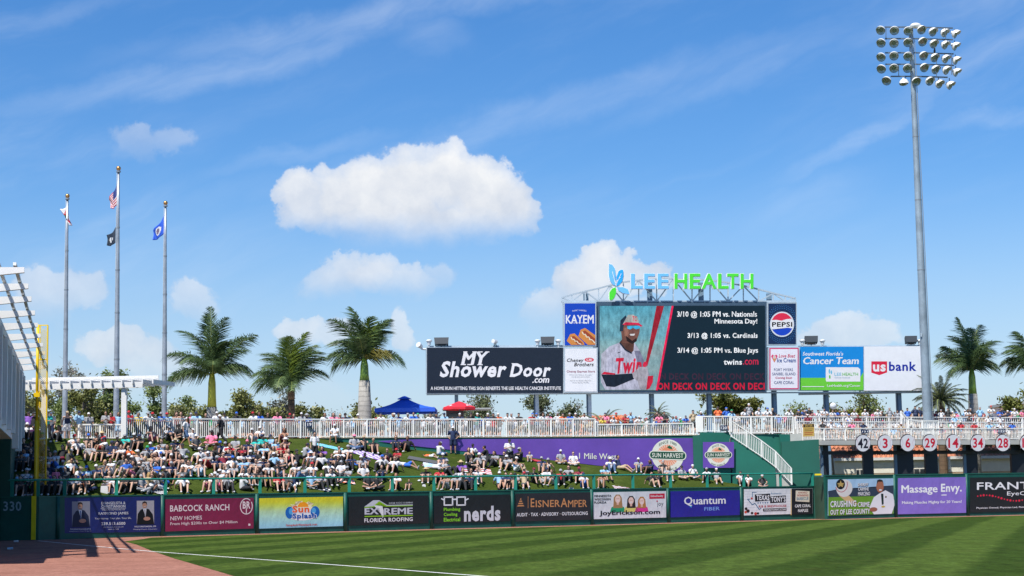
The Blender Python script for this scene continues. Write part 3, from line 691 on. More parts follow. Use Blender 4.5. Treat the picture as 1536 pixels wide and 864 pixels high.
# ================================================================== HOUSE WITH TILED ROOF BEHIND THE DECK
M_tile = mat('terracotta', (.46, .17, .085), .8, var=.4, scale=.9, bump=.6, bscale=5)
M_cream = mat('cream_render', (.70, .67, .56), .85, var=.08); M_tan = mat('tan_render', (.50, .35, .22), .85, var=.1); M_gut = mat('gutter', (.62, .62, .58), .6)
M_glass = mat('dark_glass', (.02, .025, .03), .08, var=0)
def tiled_building(xa, xb, d, ze, zr, run, label, left_hip=0, rows=9, windows=()):
    a, b = at(xa, d, 0), at(xb, d, 0); t = thing('tiled_building', label, 'building', loc=(a.x, a.y, 0))
    mb = MB(); mb.box(a.x, b.x, d, d + 14, 0, ze - 1.2); child(mb.build('lower_wall', M_tan), t)
    mb = MB(); mb.box(a.x - .03, b.x + .03, d - .03, d + 14, ze - 1.2 + .003, ze); child(mb.build('upper_wall', M_cream), t)
    mb = MB(); mb.box(a.x - .5, b.x + .5, d - .42, d - .14, ze - .05, ze + .2); child(mb.build('gutter', M_gut), t)
    hip = left_hip; e0, e1 = a.x - .5, b.x + .5; y0, y1 = d - .34, d - .34 + run
    # overlapping tile courses, each its own step
    for k in range(rows):
        f0, f1 = k / rows, (k + 1) / rows; mb = MB()
        z0 = lerp(ze + .1, zr, f0) + .09; z1 = lerp(ze + .1, zr, f1) + .0
        xa0 = e0 + hip * f0; xa1 = e0 + hip * f1; xb0 = e1 - hip * f0; xb1 = e1 - hip * f1; n = int((xb0 - xa0) / .42)
        for i in range(n):   # barrel tiles
            u0, u1 = i / n, (i + .82) / n; um = (u0 + u1) / 2
            p = [(lerp(xa0, xb0, u), lerp(y0, y1, f0), z) for u, z in ((u0, z0 - .08), (um, z0 + .05), (u1, z0 - .08))]
            q = [(lerp(xa1, xb1, u), lerp(y0, y1, f1), z) for u, z in ((u0, z1 - .08), (um, z1 + .05), (u1, z1 - .08))]
            mb.quad(p[0], p[1], q[1], q[0]); mb.quad(p[1], p[2], q[2], q[1])
        o = mb.build('tile_course', M_tile); o['kind'] = 'stuff'; child(o, t)
    mb = MB(); mb.quad((e0, y0, ze + .08), (e1, y0, ze + .08), (e1 - hip, y1, zr - .02), (e0 + hip, y1, zr - .02)); mb.quad((e1 - hip, y1, zr - .02), (e0 + hip, y1, zr - .02), (e0, y1 + run, ze), (e1, y1 + run, ze))
    if hip: mb.poly([(e0, y0, ze + .08), (e0 + hip, y1, zr - .02), (e0, y1 + run, ze)]); mb.poly([(e1, y0, ze + .08), (e1, y1 + run, ze), (e1 - hip, y1, zr - .02)])
    child(mb.build('roof_deck', mat('roof_underlay', (.34, .13, .07), .9)), t)
    for (wx0, wx1, z0, z1) in windows:
        p, q = at(wx0, d - .04, 0), at(wx1, d - .04, 0); mb = MB(); mb.box(p.x, q.x, d - .07, d - .035, z0, z1); f = mb.build('window', mat('window_frame', (.5, .48, .42), .6)); child(f, t)
        nn = 4 if q.x - p.x > 1.5 else 2
        for i in range(nn):
            for j in range(2):
                w_ = (q.x - p.x) / nn; h_ = (z1 - z0) / 2; mb = MB(); mb.box(p.x + i * w_ + .05, p.x + (i + 1) * w_ - .05, d - .09, d - .072, z0 + j * h_ + .05, z0 + (j + 1) * h_ - .05)
                g = mb.build('pane', M_glass); g.parent = f; g.matrix_parent_inverse = Matrix.Identity(4)
                g.matrix_parent_inverse = Matrix.Identity(4)
    return t
ze = W(1300, 690, 163).z
tb = tiled_building(1180, 1700, 163, ze, ze + 3.1, 6.5, 'long low building with terracotta tile roof seen beneath the raised deck', windows=((1286, 1298, 1.5, 3.95), (1373, 1391, 1.5, 3.95), (1448, 1456, 1.5, 3.95)))
for x in (1250.5, 1424):
    p = at(x, 162.2, ze); mb = MB(); mb.tube([(p.x, 162.2, ze), (p.x, 162.2, ze - .95), (p.x - .18, 162.6, ze - 1.25), (p.x - .18, 162.85, ze - 1.5), (p.x - .18, 162.85, .1)], .07, 8); child(mb.build('downpipe', M_gut), tb)
zt = W(960, 621.5, 172).z
tiled_building(800, 986, 166, 6.3, zt, 7, 'building with terracotta hipped roof beyond the railing beneath the video board', left_hip=2.2)
zt2 = W(400, 633, 168).z
tiled_building(300, 512, 161, 6.0, zt2, 7, 'long building with pinkish terracotta roof behind the cream railing at left', left_hip=5)
# ================================================================== BANNERS ON THE WALL
def finish(t, P=None):
    for o in [c for c in t.children]: o.parent = None; child(o, t)
def banner(label, x0, x1, tl, bl, tr, br, D, H0=None):
    t = thing('banner', label, 'banner', 'advertising banners on the outfield wall', tuple(at(x0, D(x0), 0)))
    P = Panel(x0, x1, tl, bl, tr, br, D(x0) - .02, D(x1) - .02, t, .035)
    return t, P
def crop(x0, y0, s): return lambda X, Y: (x0 + X / s, y0 + Y / s)
def skewed(P, f):      # crop coordinates -> panel art coordinates that ignore the slope
    return f
W_ = ink(236, 236, 238); K_ = ink(20, 22, 24)
navyink = ink(18, 34, 112)
def cloth(name, c=None, g=.5):
    """print on hanging vinyl: folds as fine relief"""
    if name in MATS: return MATS[name]
    m = mat(name, c, g, var=.06, scale=.8)
    n = NT(m.node_tree); b = n.n['Principled BSDF']; tcn = n.new('ShaderNodeTexCoord').outputs['Object']
    v = n.vec('MULTIPLY', tcn, (.9, .9, .45)); bn = n.new('ShaderNodeBump'); bn.inputs['Strength'].default_value = .7; bn.inputs['Distance'].default_value = .1
    n.l.new(n.noise(v, 1.3, 3, .55), bn.inputs['Height']); n.l.new(bn.outputs[0], b.inputs['Normal']); return m
def L3(r, g, b, k=.84): return [x * k for x in lin(r, g, b)]
# 1 blue banner with two portraits
t, P = banner('navy blue banner with two suited portraits, nearest the foul pole', 97, 241, 746.6, 800, 744.6, 797.6, Dw)
P.sheet('banner_sheet', cloth('vinyl_navy', L3(14, 32, 108)), .02)
def man(P, x0, x1, y0, y1, bgc, suit, tie, t):
    w, h = x1 - x0, y1 - y0; f = lambda u, v: (x0 + u * w, y0 + v * h)
    P.rect(x0, y0, x1, y1, bgc, 'photo_backdrop')
    P.art([f(.0, 1), f(.06, .55), f(.22, .38), f(.45, .31), f(.7, .36), f(.92, .58), f(1, 1)], suit, 'suit', xc=(x0 + x1) / 2)
    P.art([f(.36, .33), f(.56, .33), f(.5, .7)], W_, 'shirt', xc=(x0 + x1) / 2)
    P.art([f(.43, .37), f(.49, .37), f(.5, .66), f(.46, .66)], tie, 'tie', xc=(x0 + x1) / 2)
    P.disc(x0 + .45 * w, y0 + .19 * h, w * .13, h * .135, ink(196, 146, 118), 'face', n=14)
    P.art([f(.31, .18), f(.33, .06), f(.45, .02), f(.57, .06), f(.59, .18), f(.52, .1), f(.38, .1)], ink(50, 34, 30), 'hair', xc=(x0 + x1) / 2)
    P.rect(x0 + .39 * w, y0 + .235 * h, x0 + .51 * w, y0 + .25 * h, W_, 'smile')
    P.disc(x0 + .58 * w, y0 + .76 * h, w * .2, h * .08, ink(200, 150, 126), 'hands', n=12)
man(P, 108, 135, 752, 790.5, ink(150, 150, 162), ink(34, 46, 74), ink(90, 110, 160), t)
man(P, 205, 231, 751, 786.5, ink(186, 182, 186), K_, ink(150, 152, 156), t)
for s, x0, y0, x1, y1, bd in (('EVANGELISTA &', 152, 752.5, 188, 756.6, .02), ('CHRISTIANSON', 152, 757.4, 188, 761.4, .03), ('WEALTH ADVISORS OF', 152.5, 763.6, 187.5, 765.6, 0), ('RAYMOND JAMES', 147.5, 768, 192.5, 773, .035),
                          ('Your money. Your plan. Your life.', 142, 776, 197, 779.6, .0), ('239.513.6500', 152, 783, 188, 787.6, .04), ('3301 Pelican Bay Blvd, Suite 400', 155, 789.8, 185, 791.6, 0), ('Naples, FL 34108', 162, 793, 178, 795, 0),
                          ('THOMAS EVANGELISTA', 105, 792.6, 136, 794.8, .03), ('Managing Director, Wealth Management', 104, 796.2, 137, 797.5, 0), ('KYLE CHRISTIANSON, CFP', 202, 788.6, 234, 791.2, .03), ('Managing Director, Investments', 200, 793, 235.5, 794.8, 0)):
    P.text(s, x0, y0, x1, y1, W_, bd, k=.02)
P.rect(151, 762.2, 189, 762.7, W_, 'rule_line', k=.02); finish(t)
# 2 maroon
t, P = banner('maroon banner advertising new homes in cream capitals with a round ram emblem', 247.6, 380.4, 749, 797.3, 746.6, 792.6, Dw)
P.sheet('banner_sheet', cloth('vinyl_maroon', L3(134, 24, 68)), .02)
c = ink(244, 226, 226)
P.text('BABCOCK RANCH', 255, 757, 344, 766.5, c, .03, k=.02); P.text('NEW HOMES', 255.5, 774, 303, 780, c, .015, k=.02); P.text('From High $200s to Over $4 Million', 255.5, 782, 356, 787.6, c, .012, k=.02)
P.ring(369.5, 759.5, 9.6, 12.2, 1.3, c, 'emblem_ring', k=.02, a0=50, a1=395); P.text('BR', 364, 752, 375.5, 763, c, .05, k=.02); P.line([(369.5, 763), (369.5, 771.5)], 1.3, c, 'emblem_stem', k=.02); P.rect(372.5, 785.5, 375.5, 788.5, c, 'house_mark', k=.02); finish(t)
# 3 sun splash
t, P = banner('yellow to aqua water park banner with an orange sun and blue waves', 388.5, 514.5, 747.4, 793, 744.8, 789, Dw)
P.sheet('banner_sheet', W_, .02)
st = [(226, 214, 30), (214, 214, 50), (200, 220, 110), (190, 222, 170), (180, 222, 196), (170, 218, 212), (158, 214, 222), (150, 206, 226)]
n = 24
for i in range(n):
    a = i / (n - 1) * (len(st) - 1); k = min(int(a), len(st) - 2); cc = [int(lerp(st[k][j], st[k + 1][j], a - k)) for j in range(3)]
    m = cloth('vinyl_%02x%02x%02x' % tuple(cc), L3(*cc)); y0 = lerp(747.4, 793, i / n); y1 = lerp(747.4, 793, (i + 1) / n)
    q = [P.m(388.5, lerp(747.4, 793, (i + 1) / n), 388.5), P.m(514.5, lerp(747.4, 793, (i + 1) / n), 388.5), P.m(514.5, y0, 388.5), P.m(388.5, y0, 388.5)]
    b = MB(); b.quad(*[v + P.n * .0012 for v in q]); b.build('colour_band', m, t)
P.lay = .012; f = crop(380, 735, 10.24)
P.disc(453.5, 769.5, 25.5, 11.2, W_, 'white_halo', n=30)
P.art([(453 + (9 + 6 * (i % 2)) * 1.5 * math.cos(PI * i / 14), 764 - (8 + 5 * (i % 2)) * math.sin(PI * i / 14)) for i in range(15)], ink(250, 236, 190), 'sun_rays', xc=453)
P.disc(454.5, 760.5, 8.2, 7.5, ink(250, 160, 30), 'sun', 0, 180, n=16)
bl = ink(26, 104, 186); bl2 = ink(84, 168, 220)
P.disc(434.5, 769, 6.5, 9, bl, 'wave', n=20); P.disc(472.5, 768, 6.8, 8.8, bl, 'wave', n=20); P.disc(436.5, 767, 3.4, 5, bl2, 'wave_curl', n=14); P.disc(470.5, 766, 3.4, 4.6, bl2, 'wave_curl', n=14)
P.text('Sun', 438, 758, 464.2, 769.2, W_, .1); P.text('Sun', 438.4, 758.4, 463.8, 768.8, ink(238, 96, 34), .06)
P.text('Splash', 437.6, 769.2, 475, 780, W_, .1); P.text('Splash', 438.4, 769.8, 474.2, 779.4, ink(24, 84, 170), .06)
P.text('SunsplashWaterpark.com', 429, 785.3, 475.5, 789.6, ink(206, 44, 50), .03); finish(t)
# 4 roofing
t, P = banner('black roofing banner with a white and lime house outline and state shape', 523.2, 642.6, 745, 788.4, 743.2, 784.8, Dw)
blk = cloth('vinyl_black', L3(22, 25, 26)); P.sheet('banner_sheet', blk, .02); f = crop(515, 735, 10.97); li = ink(146, 200, 30); si = ink(206, 208, 216)
P.art([f(345, 268), f(490, 165), f(590, 165), f(720, 245), f(1142, 245), f(1142, 258), f(715, 258), f(592, 180), f(510, 245), f(490, 268)], si, 'roof_outline', xc=583)
P.art([f(345, 270), f(490, 262), f(592, 183), f(712, 258), f(1142, 258), f(1142, 272), f(705, 272), f(592, 200), f(505, 278), f(345, 286)], li, 'lime_stripe', xc=583)
P.text('EX', 546.8, 761.8, 568, 771.6, si, .06, k=.03); P.text('REME', 576, 761.8, 619.2, 771.6, si, .06, k=.03)
P.art([f(500, 245), f(640, 262), f(662, 340), f(662, 440), f(640, 452), f(625, 400), f(598, 350), f(592, 300), f(540, 290)], W_, 'state_shape', xc=583)
P.rect(546.8, 773, 619.2, 774.6, li, 'lime_line', k=.022); P.text('LIC# CCC1330841', 583.5, 753, 619, 755.7, si, .02, k=.03); P.text('FLORIDA ROOFING', 546.5, 776.6, 619, 782.6, W_, .04, k=.03); finish(t)
# 5 nerds
t, P = banner('black plumbing banner with big white spectacles made of pipes', 651, 765.6, 743.8, 785.4, 741.6, 781.8, Dw)
P.sheet('banner_sheet', blk, .02)
for cx in (672.6, 691.6):
    P.line([(cx - 6.2, 745.6), (cx + 6.2, 745.6), (cx + 6.2, 757.6), (cx - 6.2, 757.6), (cx - 6.2, 745.0)], 2.0, W_, 'spectacle_rim')
P.line([(679, 749), (685.6, 749)], 2, W_, 'bridge'); P.line([(662.2, 748), (666.4, 750.4)], 1.8, W_, 'hinge'); P.line([(698, 750.4), (702.4, 748)], 1.8, W_, 'hinge')
g = ink(140, 214, 46)
P.text('Plumbing', 665.6, 761.4, 690.4, 767.8, g, .05, k=.03); P.text('Cooling', 665.6, 769, 686, 775.2, g, .05, k=.03); P.text('Electrical', 665.6, 776.4, 690.2, 782.2, g, .05, k=.03)
P.text('nerds', 696, 759, 750.6, 781.8, ink(216, 218, 224), .07, k=.03); finish(t)
# 6 eisner
t, P = banner('dark charcoal accounting banner with copper lettering and a small pyramid mark', 773.5, 887, 740.4, 782.4, 738.4, 779.4, Dw)
P.sheet('banner_sheet', cloth('vinyl_charcoal', L3(38, 36, 40)), .02); co = ink(204, 142, 92)
P.text('E', 796, 747.6, 801.5, 760.6, co, .02, k=.021); P.text('ISNER', 803.5, 750, 840, 760.6, co, .02, k=.02); P.text('A', 841, 747.4, 851, 760.6, co, .02, k=.021); P.text('MPER', 852, 750, 880.5, 760.6, co, .02, k=.02)
P.rect(791.8, 744.6, 792.4, 762.4, co, 'rule_line', k=.02)
for i, (w_, y) in enumerate(((5.6, 759.6), (4, 756.2), (2.4, 752.8), (1, 749.6))): P.art([(781 - w_, y), (781 + w_, y), (781 + w_ * .72, y - 2.0), (781 - w_ * .72, y - 2.0)], co, 'pyramid_step', k=.02)
P.text('AUDIT · TAX · ADVISORY · OUTSOURCING', 775, 768.4, 881.5, 773.6, W_, .03, k=.02); finish(t)
# 7 joy
t, P = banner('white real estate banner with three smiling women and bold black web address', 890, 999.2, 738.6, 778.8, 736.6, 776.2, Dw)
P.sheet('banner_sheet', cloth('vinyl_white', L3(228, 230, 232)), .02); f = crop(885, 725, 12.8); bk = ink(30, 28, 34)
for s, y, x1 in (('MINNESOTA', 742.2, 917), ('WISCONSIN', 747.2, 916), ('FLORIDA', 752, 909.6)): P.text(s, 891.4, y, x1, y + 3.4, bk, .05, k=.04)
for cx, cy, hair, top_, sc in ((926.6, 748.4, (176, 134, 88), (40, 160, 110), 1.05), (946.6, 750.6, (52, 40, 40), (232, 216, 120), 1.0), (962.6, 751.6, (188, 130, 70), (226, 60, 150), .95)):
    P.art([(cx - 11 * sc, 768), (cx - 9 * sc, 761), (cx - 3 * sc, 757.5), (cx + 3 * sc, 757.5), (cx + 9 * sc, 761), (cx + 11 * sc, 768)], ink(*top_), 'blouse', k=.012, xc=cx)
    P.art([(cx - 6.5 * sc, 762), (cx - 5.6 * sc, cy - 2), (cx - 2.5 * sc, cy - 6.6), (cx + 2.5 * sc, cy - 6.6), (cx + 5.6 * sc, cy - 2), (cx + 7 * sc, 762)], ink(*hair), 'hair', k=.018, xc=cx)
    P.disc(cx, cy + .4, 3.9 * sc, 5.4 * sc, ink(250, 212, 196), 'face', n=16, k=.024); P.rect(cx - 1.6 * sc, cy + 4.5, cx + 1.6 * sc, cy + 8.8, ink(236, 190, 170), 'neck', k=.022); P.rect(cx - 2.4, cy - .5, cx + 2.4, cy - .15, ink(110, 70, 60), 'glasses', k=.03); P.disc(cx, cy + 2.9, 1.6, .7, W_, 'smile', n=8, k=.03)
P.text('JoyErickson.com', 899, 765.2, 990, 773.8, bk, .05, k=.045)
P.rect(974, 740.4, 997, 748, ink(206, 30, 62), 'red_plate', k=.02); P.text('EdinaRealty', 976, 742.4, 994.6, 746.4, W_, .03, k=.03); P.text('joy', 985.5, 752.6, 995, 760.6, ink(90, 90, 96), .0, k=.03); P.disc(985.6, 751.6, 1.2, 1.2, ink(206, 60, 90), 'flower', n=8, k=.03); finish(t)
# 8 quantum
t, P = banner('royal blue banner with white and pale blue internet provider lettering', 1006, 1109.6, 737, 776.2, 735.2, 772.4, Dw)
P.sheet('banner_sheet', cloth('vinyl_blue', L3(38, 28, 150), .4), .02)
P.text('Quantum', 1026, 744.6, 1088.6, 758.6, W_, .04, k=.02); P.text('FIBER', 1056.4, 760.4, 1079.6, 765.6, ink(130, 170, 235), .02, k=.02); P.line([(1033, 757), (1037, 760.5)], 1.4, ink(90, 190, 240), 'q_tail', k=.026); finish(t)
# 9 texas
t, P = banner('white brick patterned restaurant banner with dark end panel, last on the lower wall', 1116.2, 1219, 733.8, 773.2, 732.4, 770, Dw)
P.sheet('banner_sheet', cloth('vinyl_white'), .02); f = crop(1105, 722, 12.8)
for r_ in range(9):
    P.rect(1117, 736.6 + r_ * 4.0, 1186, 736.8 + r_ * 4.0, ink(206, 206, 208), 'brick_joint', k=.012)
P.rect(1186, 733.6, 1187.2, 772.6, ink(226, 196, 130), 'gold_edge', k=.014); P.rect(1187.4, 732.8, 1218.8, 771.6, ink(34, 36, 42), 'dark_panel', k=.014)
tb_ = ink(38, 98, 140); P.line([f(380, 210), f(300, 210), f(300, 300)], .9, tb_, 'state_outline', k=.02); P.line([f(210, 340), f(255, 342)], .9, tb_, 'state_outline', k=.02); P.line([f(210, 340), f(300, 450), f(350, 420), f(430, 540), f(470, 520)], 1.1, tb_, 'state_outline', k=.02)
P.art([(1127.6 + (2.6 if i % 2 == 0 else 1.1) * math.sin(2 * PI * i / 10), 747.6 - (2.6 if i % 2 == 0 else 1.1) * math.cos(2 * PI * i / 10)) for i in range(10)], ink(190, 44, 50), 'star', k=.024)
P.art([f(348, 250), f(640, 235), f(640, 372), f(352, 385)], bk, 'name_plate', k=.02, xc=1145); P.text('TEXAS', 1134.5, 742.2, 1154, 750.4, W_, .05, k=.028, rot=-1)
P.art([f(645, 285), f(945, 272), f(945, 408), f(640, 415)], bk, 'name_plate', k=.021, xc=1168); P.text('TONY\'S', 1156.6, 744.6, 1178.2, 752.8, W_, .05, k=.029)
P.text('★ ★ ★ ★ ★'.replace('★', '*'), 1136, 753, 1152.5, 755.4, tb_, .03, k=.02); P.text('Authentic', 1156, 738.4, 1172, 741.6, ink(120, 150, 176), .02, k=.02)
P.text('RIB & BREWHOUSE', 1138, 757.4, 1179.6, 761, ink(176, 52, 60), .05, k=.02); P.rect(1144.6, 762.4, 1179.6, 766.8, bk, 'address_plate', k=.02); P.text('TEXASTONYS.COM', 1146, 763.3, 1178.4, 766, W_, .04, k=.028)
for cx, cy, r_, cc in ((1119, 763, 2.2, (40, 34, 34)), (1122, 766.5, 2.6, (60, 30, 28)), (1118.4, 768.2, 2, (210, 80, 60)), (1128, 769.6, 2, (60, 50, 50)), (1133.4, 770.4, 2.3, (190, 60, 56)), (1137, 770, 1.8, (40, 36, 36))): P.disc(cx, cy, r_, r_, ink(*cc), 'barbecue_food', n=10, k=.02)
P.art([(1193.6, 735.6), (1214.4, 737), (1214, 753.4), (1193.2, 751.6)], ink(232, 222, 200), 'award_plate', k=.02, xc=1204)
P.text('AWARD', 1197, 737.6, 1211, 740.4, ink(170, 60, 60), .03, k=.028); P.text('WINNING', 1195.4, 741.4, 1212.4, 744.8, ink(170, 60, 60), .04, k=.028); P.text('BARBECUE', 1195, 745.6, 1212.6, 750.4, ink(70, 120, 150), .04, k=.028)
P.text('CAPE CORAL', 1192.4, 756.4, 1216, 761, W_, .05, k=.02); P.text('NAPLES', 1197, 763.4, 1212.2, 768, W_, .05, k=.02); finish(t)
# 10 sheriff
t, P = banner('banner of a giant baseball and a man in white uniform on a ball field', 1242, 1340.8, 719.2, 773.4, 717.4, 770, Dr)
P.sheet('banner_sheet', cloth('vinyl_sky', L3(170, 204, 232)), .02); f = crop(1230, 705, 10.8)
P.art([f(130, 330), f(300, 300), f(520, 290), f(700, 305), f(1190, 260), f(1195, 440), f(140, 470)], ink(52, 66, 84), 'stadium_stand', xc=1291)
P.rect(1242.4, 744.6, 1340.6, 772, ink(110, 158, 46), 'print_grass'); P.art([f(300, 400), f(470, 410), f(620, 560), f(440, 520)], ink(214, 178, 126), 'dirt_path', xc=1291)
P.disc(1266.4, 732.2, 12.2, 13.2, ink(226, 222, 216), 'baseball', n=30); P.ring(1262, 726.5, 9.4, 12, 1, ink(196, 90, 100), 'ball_seam', a0=200, a1=380)
P.disc(1260.8, 726.4, 6.6, 7.6, K_, 'badge', n=24); P.art([(1260.8 + (5.4 if i % 2 == 0 else 2.3) * math.sin(2 * PI * i / 10), 726.4 - (5.8 if i % 2 == 0 else 2.4) * math.cos(2 * PI * i / 10)) for i in range(10)], ink(200, 168, 96), 'badge_star', k=.06)
xm = 1318
P.art([f(800, 600), f(870, 440), f(960, 380), f(1060, 330), f(1180, 400), f(1212, 560), f(1160, 715), f(870, 715)], W_, 'uniform_shirt', k=.055, xc=xm)
P.art([f(985, 385), f(1025, 385), f(1030, 555), f(1000, 570)], ink(20, 44, 40), 'tie', k=.062, xc=xm)
P.disc(1319.8, 729.6, 5.6, 9.2, ink(176, 112, 84), 'face', n=20, k=.068); P.art([f(915, 230), f(925, 165), f(965, 150), f(1010, 165), f(1030, 230), f(1010, 190), f(940, 190)], ink(40, 30, 28), 'hair', k=.075, xc=xm); P.disc(1320.4, 735, 2.4, 1.2, W_, 'smile', n=10, k=.075)
P.disc(1310, 764.2, 6, 3.4, ink(160, 100, 76), 'hands', n=14, k=.07); P.disc(1324.6, 760, 3, 1.4, ink(206, 180, 60), 'sleeve_patch', n=10, k=.07); P.disc(1328.6, 745.4, 1.4, 1.5, ink(120, 100, 60), 'shirt_badge', n=10, k=.07)
for s, x0, y0, x1, y1 in (('SHERIFF', 1286.4, 724.6, 1302, 729.2), ('CARMINE', 1287, 731, 1303, 736), ('MARCENO', 1287, 737.6, 1305, 743.4), ('CRUSHING', 1245.4, 751, 1284.2, 760.6), ('CRIME', 1286.6, 753, 1304.4, 760.4), ('OUT OF LEE COUNTY', 1245.4, 763.8, 1305, 771.4)):
    P.text(s, x0 + .5, y0 + .5, x1 + .5, y1 + .5, bk, .07, k=.05); P.text(s, x0, y0, x1, y1, W_, .05, k=.057)
finish(t)
# 11 massage
t, P = banner('wrinkled violet massage banner with white lettering on the centre field wall', 1347, 1449.2, 717.2, 771.4, 715.6, 769.2, Dr)
P.sheet('banner_sheet', cloth('vinyl_violet', L3(132, 108, 196)), .02)
P.text('Massage', 1352, 727.4, 1406.4, 742.6, W_, .05, k=.02); P.text('Envy.', 1411.4, 725.4, 1442.6, 741.4, W_, .05, k=.02); P.rect(1412, 741.8, 1420, 743.2, W_, 'underline', k=.02); P.text('Making Muscles Mighty for 20 Years!', 1353, 751, 1442.4, 756.4, W_, .035, k=.02); finish(t)
# 12 frantz
t, P = banner('black eye care banner with a red dotted wave, cut by the right edge', 1455, 1562, 716.4, 768.8, 715, 766.4, Dr)
P.sheet('banner_sheet', blk, .02); P.text('FRANTZ', 1465.4, 723, 1562, 734, W_, .02, k=.02); P.text('EyeCare', 1510.6, 736.8, 1556, 744.6, W_, .01, k=.02)
for i in range(22):
    u = i / 21; P.disc(lerp(1466.6, 1560, u), 743.6 - 4.2 * math.cos((u - .13) * 6.6) + 3.4, 1.05 + .3 * (i % 3), 1.1 + .3 * (i % 3), ink(224, 40, 70), 'red_dot', n=10, k=.02)
P.text('Physician Owned, Physician Led, Patient Centered', 1464.6, 759.6, 1561, 763, W_, .015, k=.02); finish(t)

# ================================================================== SCOREBOARD
def Db(px): return lerp(150.0, 157.0, (px - 640) / 746)
SBT = at(900, Db(900), 0)
frame_m = mat('pale_blue_steel', (.42, .50, .56), .45, metal=.1, var=.1); dkframe = mat('shade_dark_blue', (.05, .09, .14), .4, var=.15)
sb = thing('video_board', 'wide video board showing a ball player and game dates above the concourse', 'video board', loc=(SBT.x, SBT.y, 0))
def pan(t, x0, x1, yt, yb, off=0.0): return Panel(x0, x1, yt, yb, yt - .1, yb - .1, Db(x0), Db(x1), t, off)
P = pan(sb, 895, 1150, 452.6, 588.6, 0); P.sheet('cabinet', dkframe, 1.6)
scr = pan(sb, 899.3, 1147.4, 458.6, 585.6, .05); scr.sheet('screen', mat('screen_dark', (.004, .012, .020), .7, emit=.7, spec=.08), .04)
def lk(r, g, b):
    nm = 'screen_%02x%02x%02x' % (r, g, b); old = nm in MATS; m = mat(nm, lin(r, g, b), .5, var=0, emit=.72)
    if not old:      # a dark panel whose picture is given off, through a fine grid of diodes
        n = NT(m.node_tree); bs = n.n['Principled BSDF']; bs.inputs['Base Color'].default_value = rgb([x * .08 + .003 for x in lin(r, g, b)]); bs.inputs['Specular IOR Level'].default_value = .1
        g = n.new('ShaderNodeTexCoord').outputs['Object']; v = n.ramp(n.noise(n.vec('MULTIPLY', g, (2.6, 2.6, 1.1)), 1.3, 6, .7), .32, .68, .42, 1.0)
        n.l.new(n.math('MULTIPLY', v, n.ramp(n.noise(g, 26, 2), .3, .7, .8, 1.2)), bs.inputs['Emission Strength'])
    return m
S = scr; S.lay = .008
c2 = lambda X, Y: (890 + X / 6.175, 450 + Y / 6.175)
cs = [(96, 180, 206), (110, 184, 206), (124, 190, 208), (118, 184, 204), (150, 200, 208), (160, 186, 192), (140, 178, 186), (152, 182, 188), (120, 164, 176), (140, 170, 180)]
for i in range(36):
    q_ = i / 35 * 9; k_ = min(8, int(q_)); c = [int(lerp(cs[k_][j], cs[k_ + 1][j], q_ - k_) * .86) for j in range(3)]
    ya, yb = lerp(458.8, 585.4, i / 36), lerp(458.8, 585.4, (i + 1) / 36)
    xa = lerp(1007.5, 984, i / 36); xb = lerp(1007.5, 984, (i + 1) / 36)
    S.art([(899.5, yb), (xb, yb), (xa, ya), (899.5, ya)], lk(*c), 'screen_backdrop', k=.012, xc=1020)
A = lambda pts, c, nm, k: S.art([c2(*p) for p in pts], lk(*c), nm, k=k, xc=1020)
A([(70, 690), (75, 500), (150, 430), (240, 395), (380, 395), (430, 470), (470, 560), (520, 690), (500, 830), (110, 830), (70, 760)], (176, 178, 200), 'jersey', .018)
for i in range(13):
    X = 110 + i * 32
    S.line([c2(X + 4, 470 + abs(X - 300) * .5), c2(X, 672)], .35, lk(104, 108, 136), 'pinstripe', k=.0215)
A([(380, 470), (430, 470), (470, 560), (520, 690), (500, 830), (440, 830), (420, 640)], (118, 120, 146), 'jersey_shade', .02)
A([(75, 500), (110, 470), (130, 560), (110, 680), (72, 680)], (168, 170, 188), 'jersey_light', .0205)
A([(240, 395), (285, 340), (380, 380), (372, 470), (350, 490), (300, 455)], (86, 58, 52), 'neck', .024)
A([(270, 395), (250, 240), (300, 190), (430, 230), (428, 300), (400, 380), (360, 405), (300, 370)], (112, 76, 68), 'face', .03)
A([(285, 260), (320, 250), (330, 300), (315, 350), (290, 330)], (148, 104, 90), 'cheek_light', .0315)
A([(300, 330), (330, 372), (360, 378), (398, 350), (404, 380), (360, 408), (310, 380)], (40, 28, 30), 'beard', .034)
A([(335, 315), (385, 312), (378, 330), (345, 330)], (220, 220, 224), 'smile', .038)
A([(243, 290), (250, 190), (300, 140), (320, 200), (275, 232), (272, 290)], (30, 50, 70), 'cap_side', .036)
A([(272, 225), (320, 138), (370, 135), (410, 160), (425, 215)], (160, 162, 160), 'cap_front', .037)
A([(270, 228), (300, 205), (420, 212), (456, 240), (440, 248), (400, 228), (300, 232)], (206, 38, 78), 'cap_brim', .04)
A([(312, 240), (430, 238), (432, 262), (395, 272), (370, 258), (340, 272), (316, 266)], (60, 170, 214), 'sunglasses', .044)
S.text('TC', *c2(362, 150), *c2(402, 198), lk(196, 40, 70), .04, k=.046)
A([(74, 690), (190, 690), (360, 680), (380, 730), (200, 806), (120, 800)], (22, 34, 50), 'undersleeve', .03)
A([(74, 688), (100, 664), (205, 680), (200, 690)], (190, 30, 60), 'sleeve_trim', .034)
A([(585, 55), (655, 55), (500, 612), (480, 606)], (150, 30, 48), 'bat', .03)
A([(360, 680), (430, 620), (500, 620), (512, 700), (520, 770), (490, 830), (430, 825), (410, 750), (370, 720)], (156, 154, 166), 'batting_gloves', .04)
A([(505, 705), (555, 700), (550, 760), (520, 820), (490, 830)], (190, 30, 60), 'glove_trim', .044)
A([(240, 400), (252, 395), (300, 455), (362, 490), (352, 500), (290, 465)], (28, 42, 60), 'collar', .03)
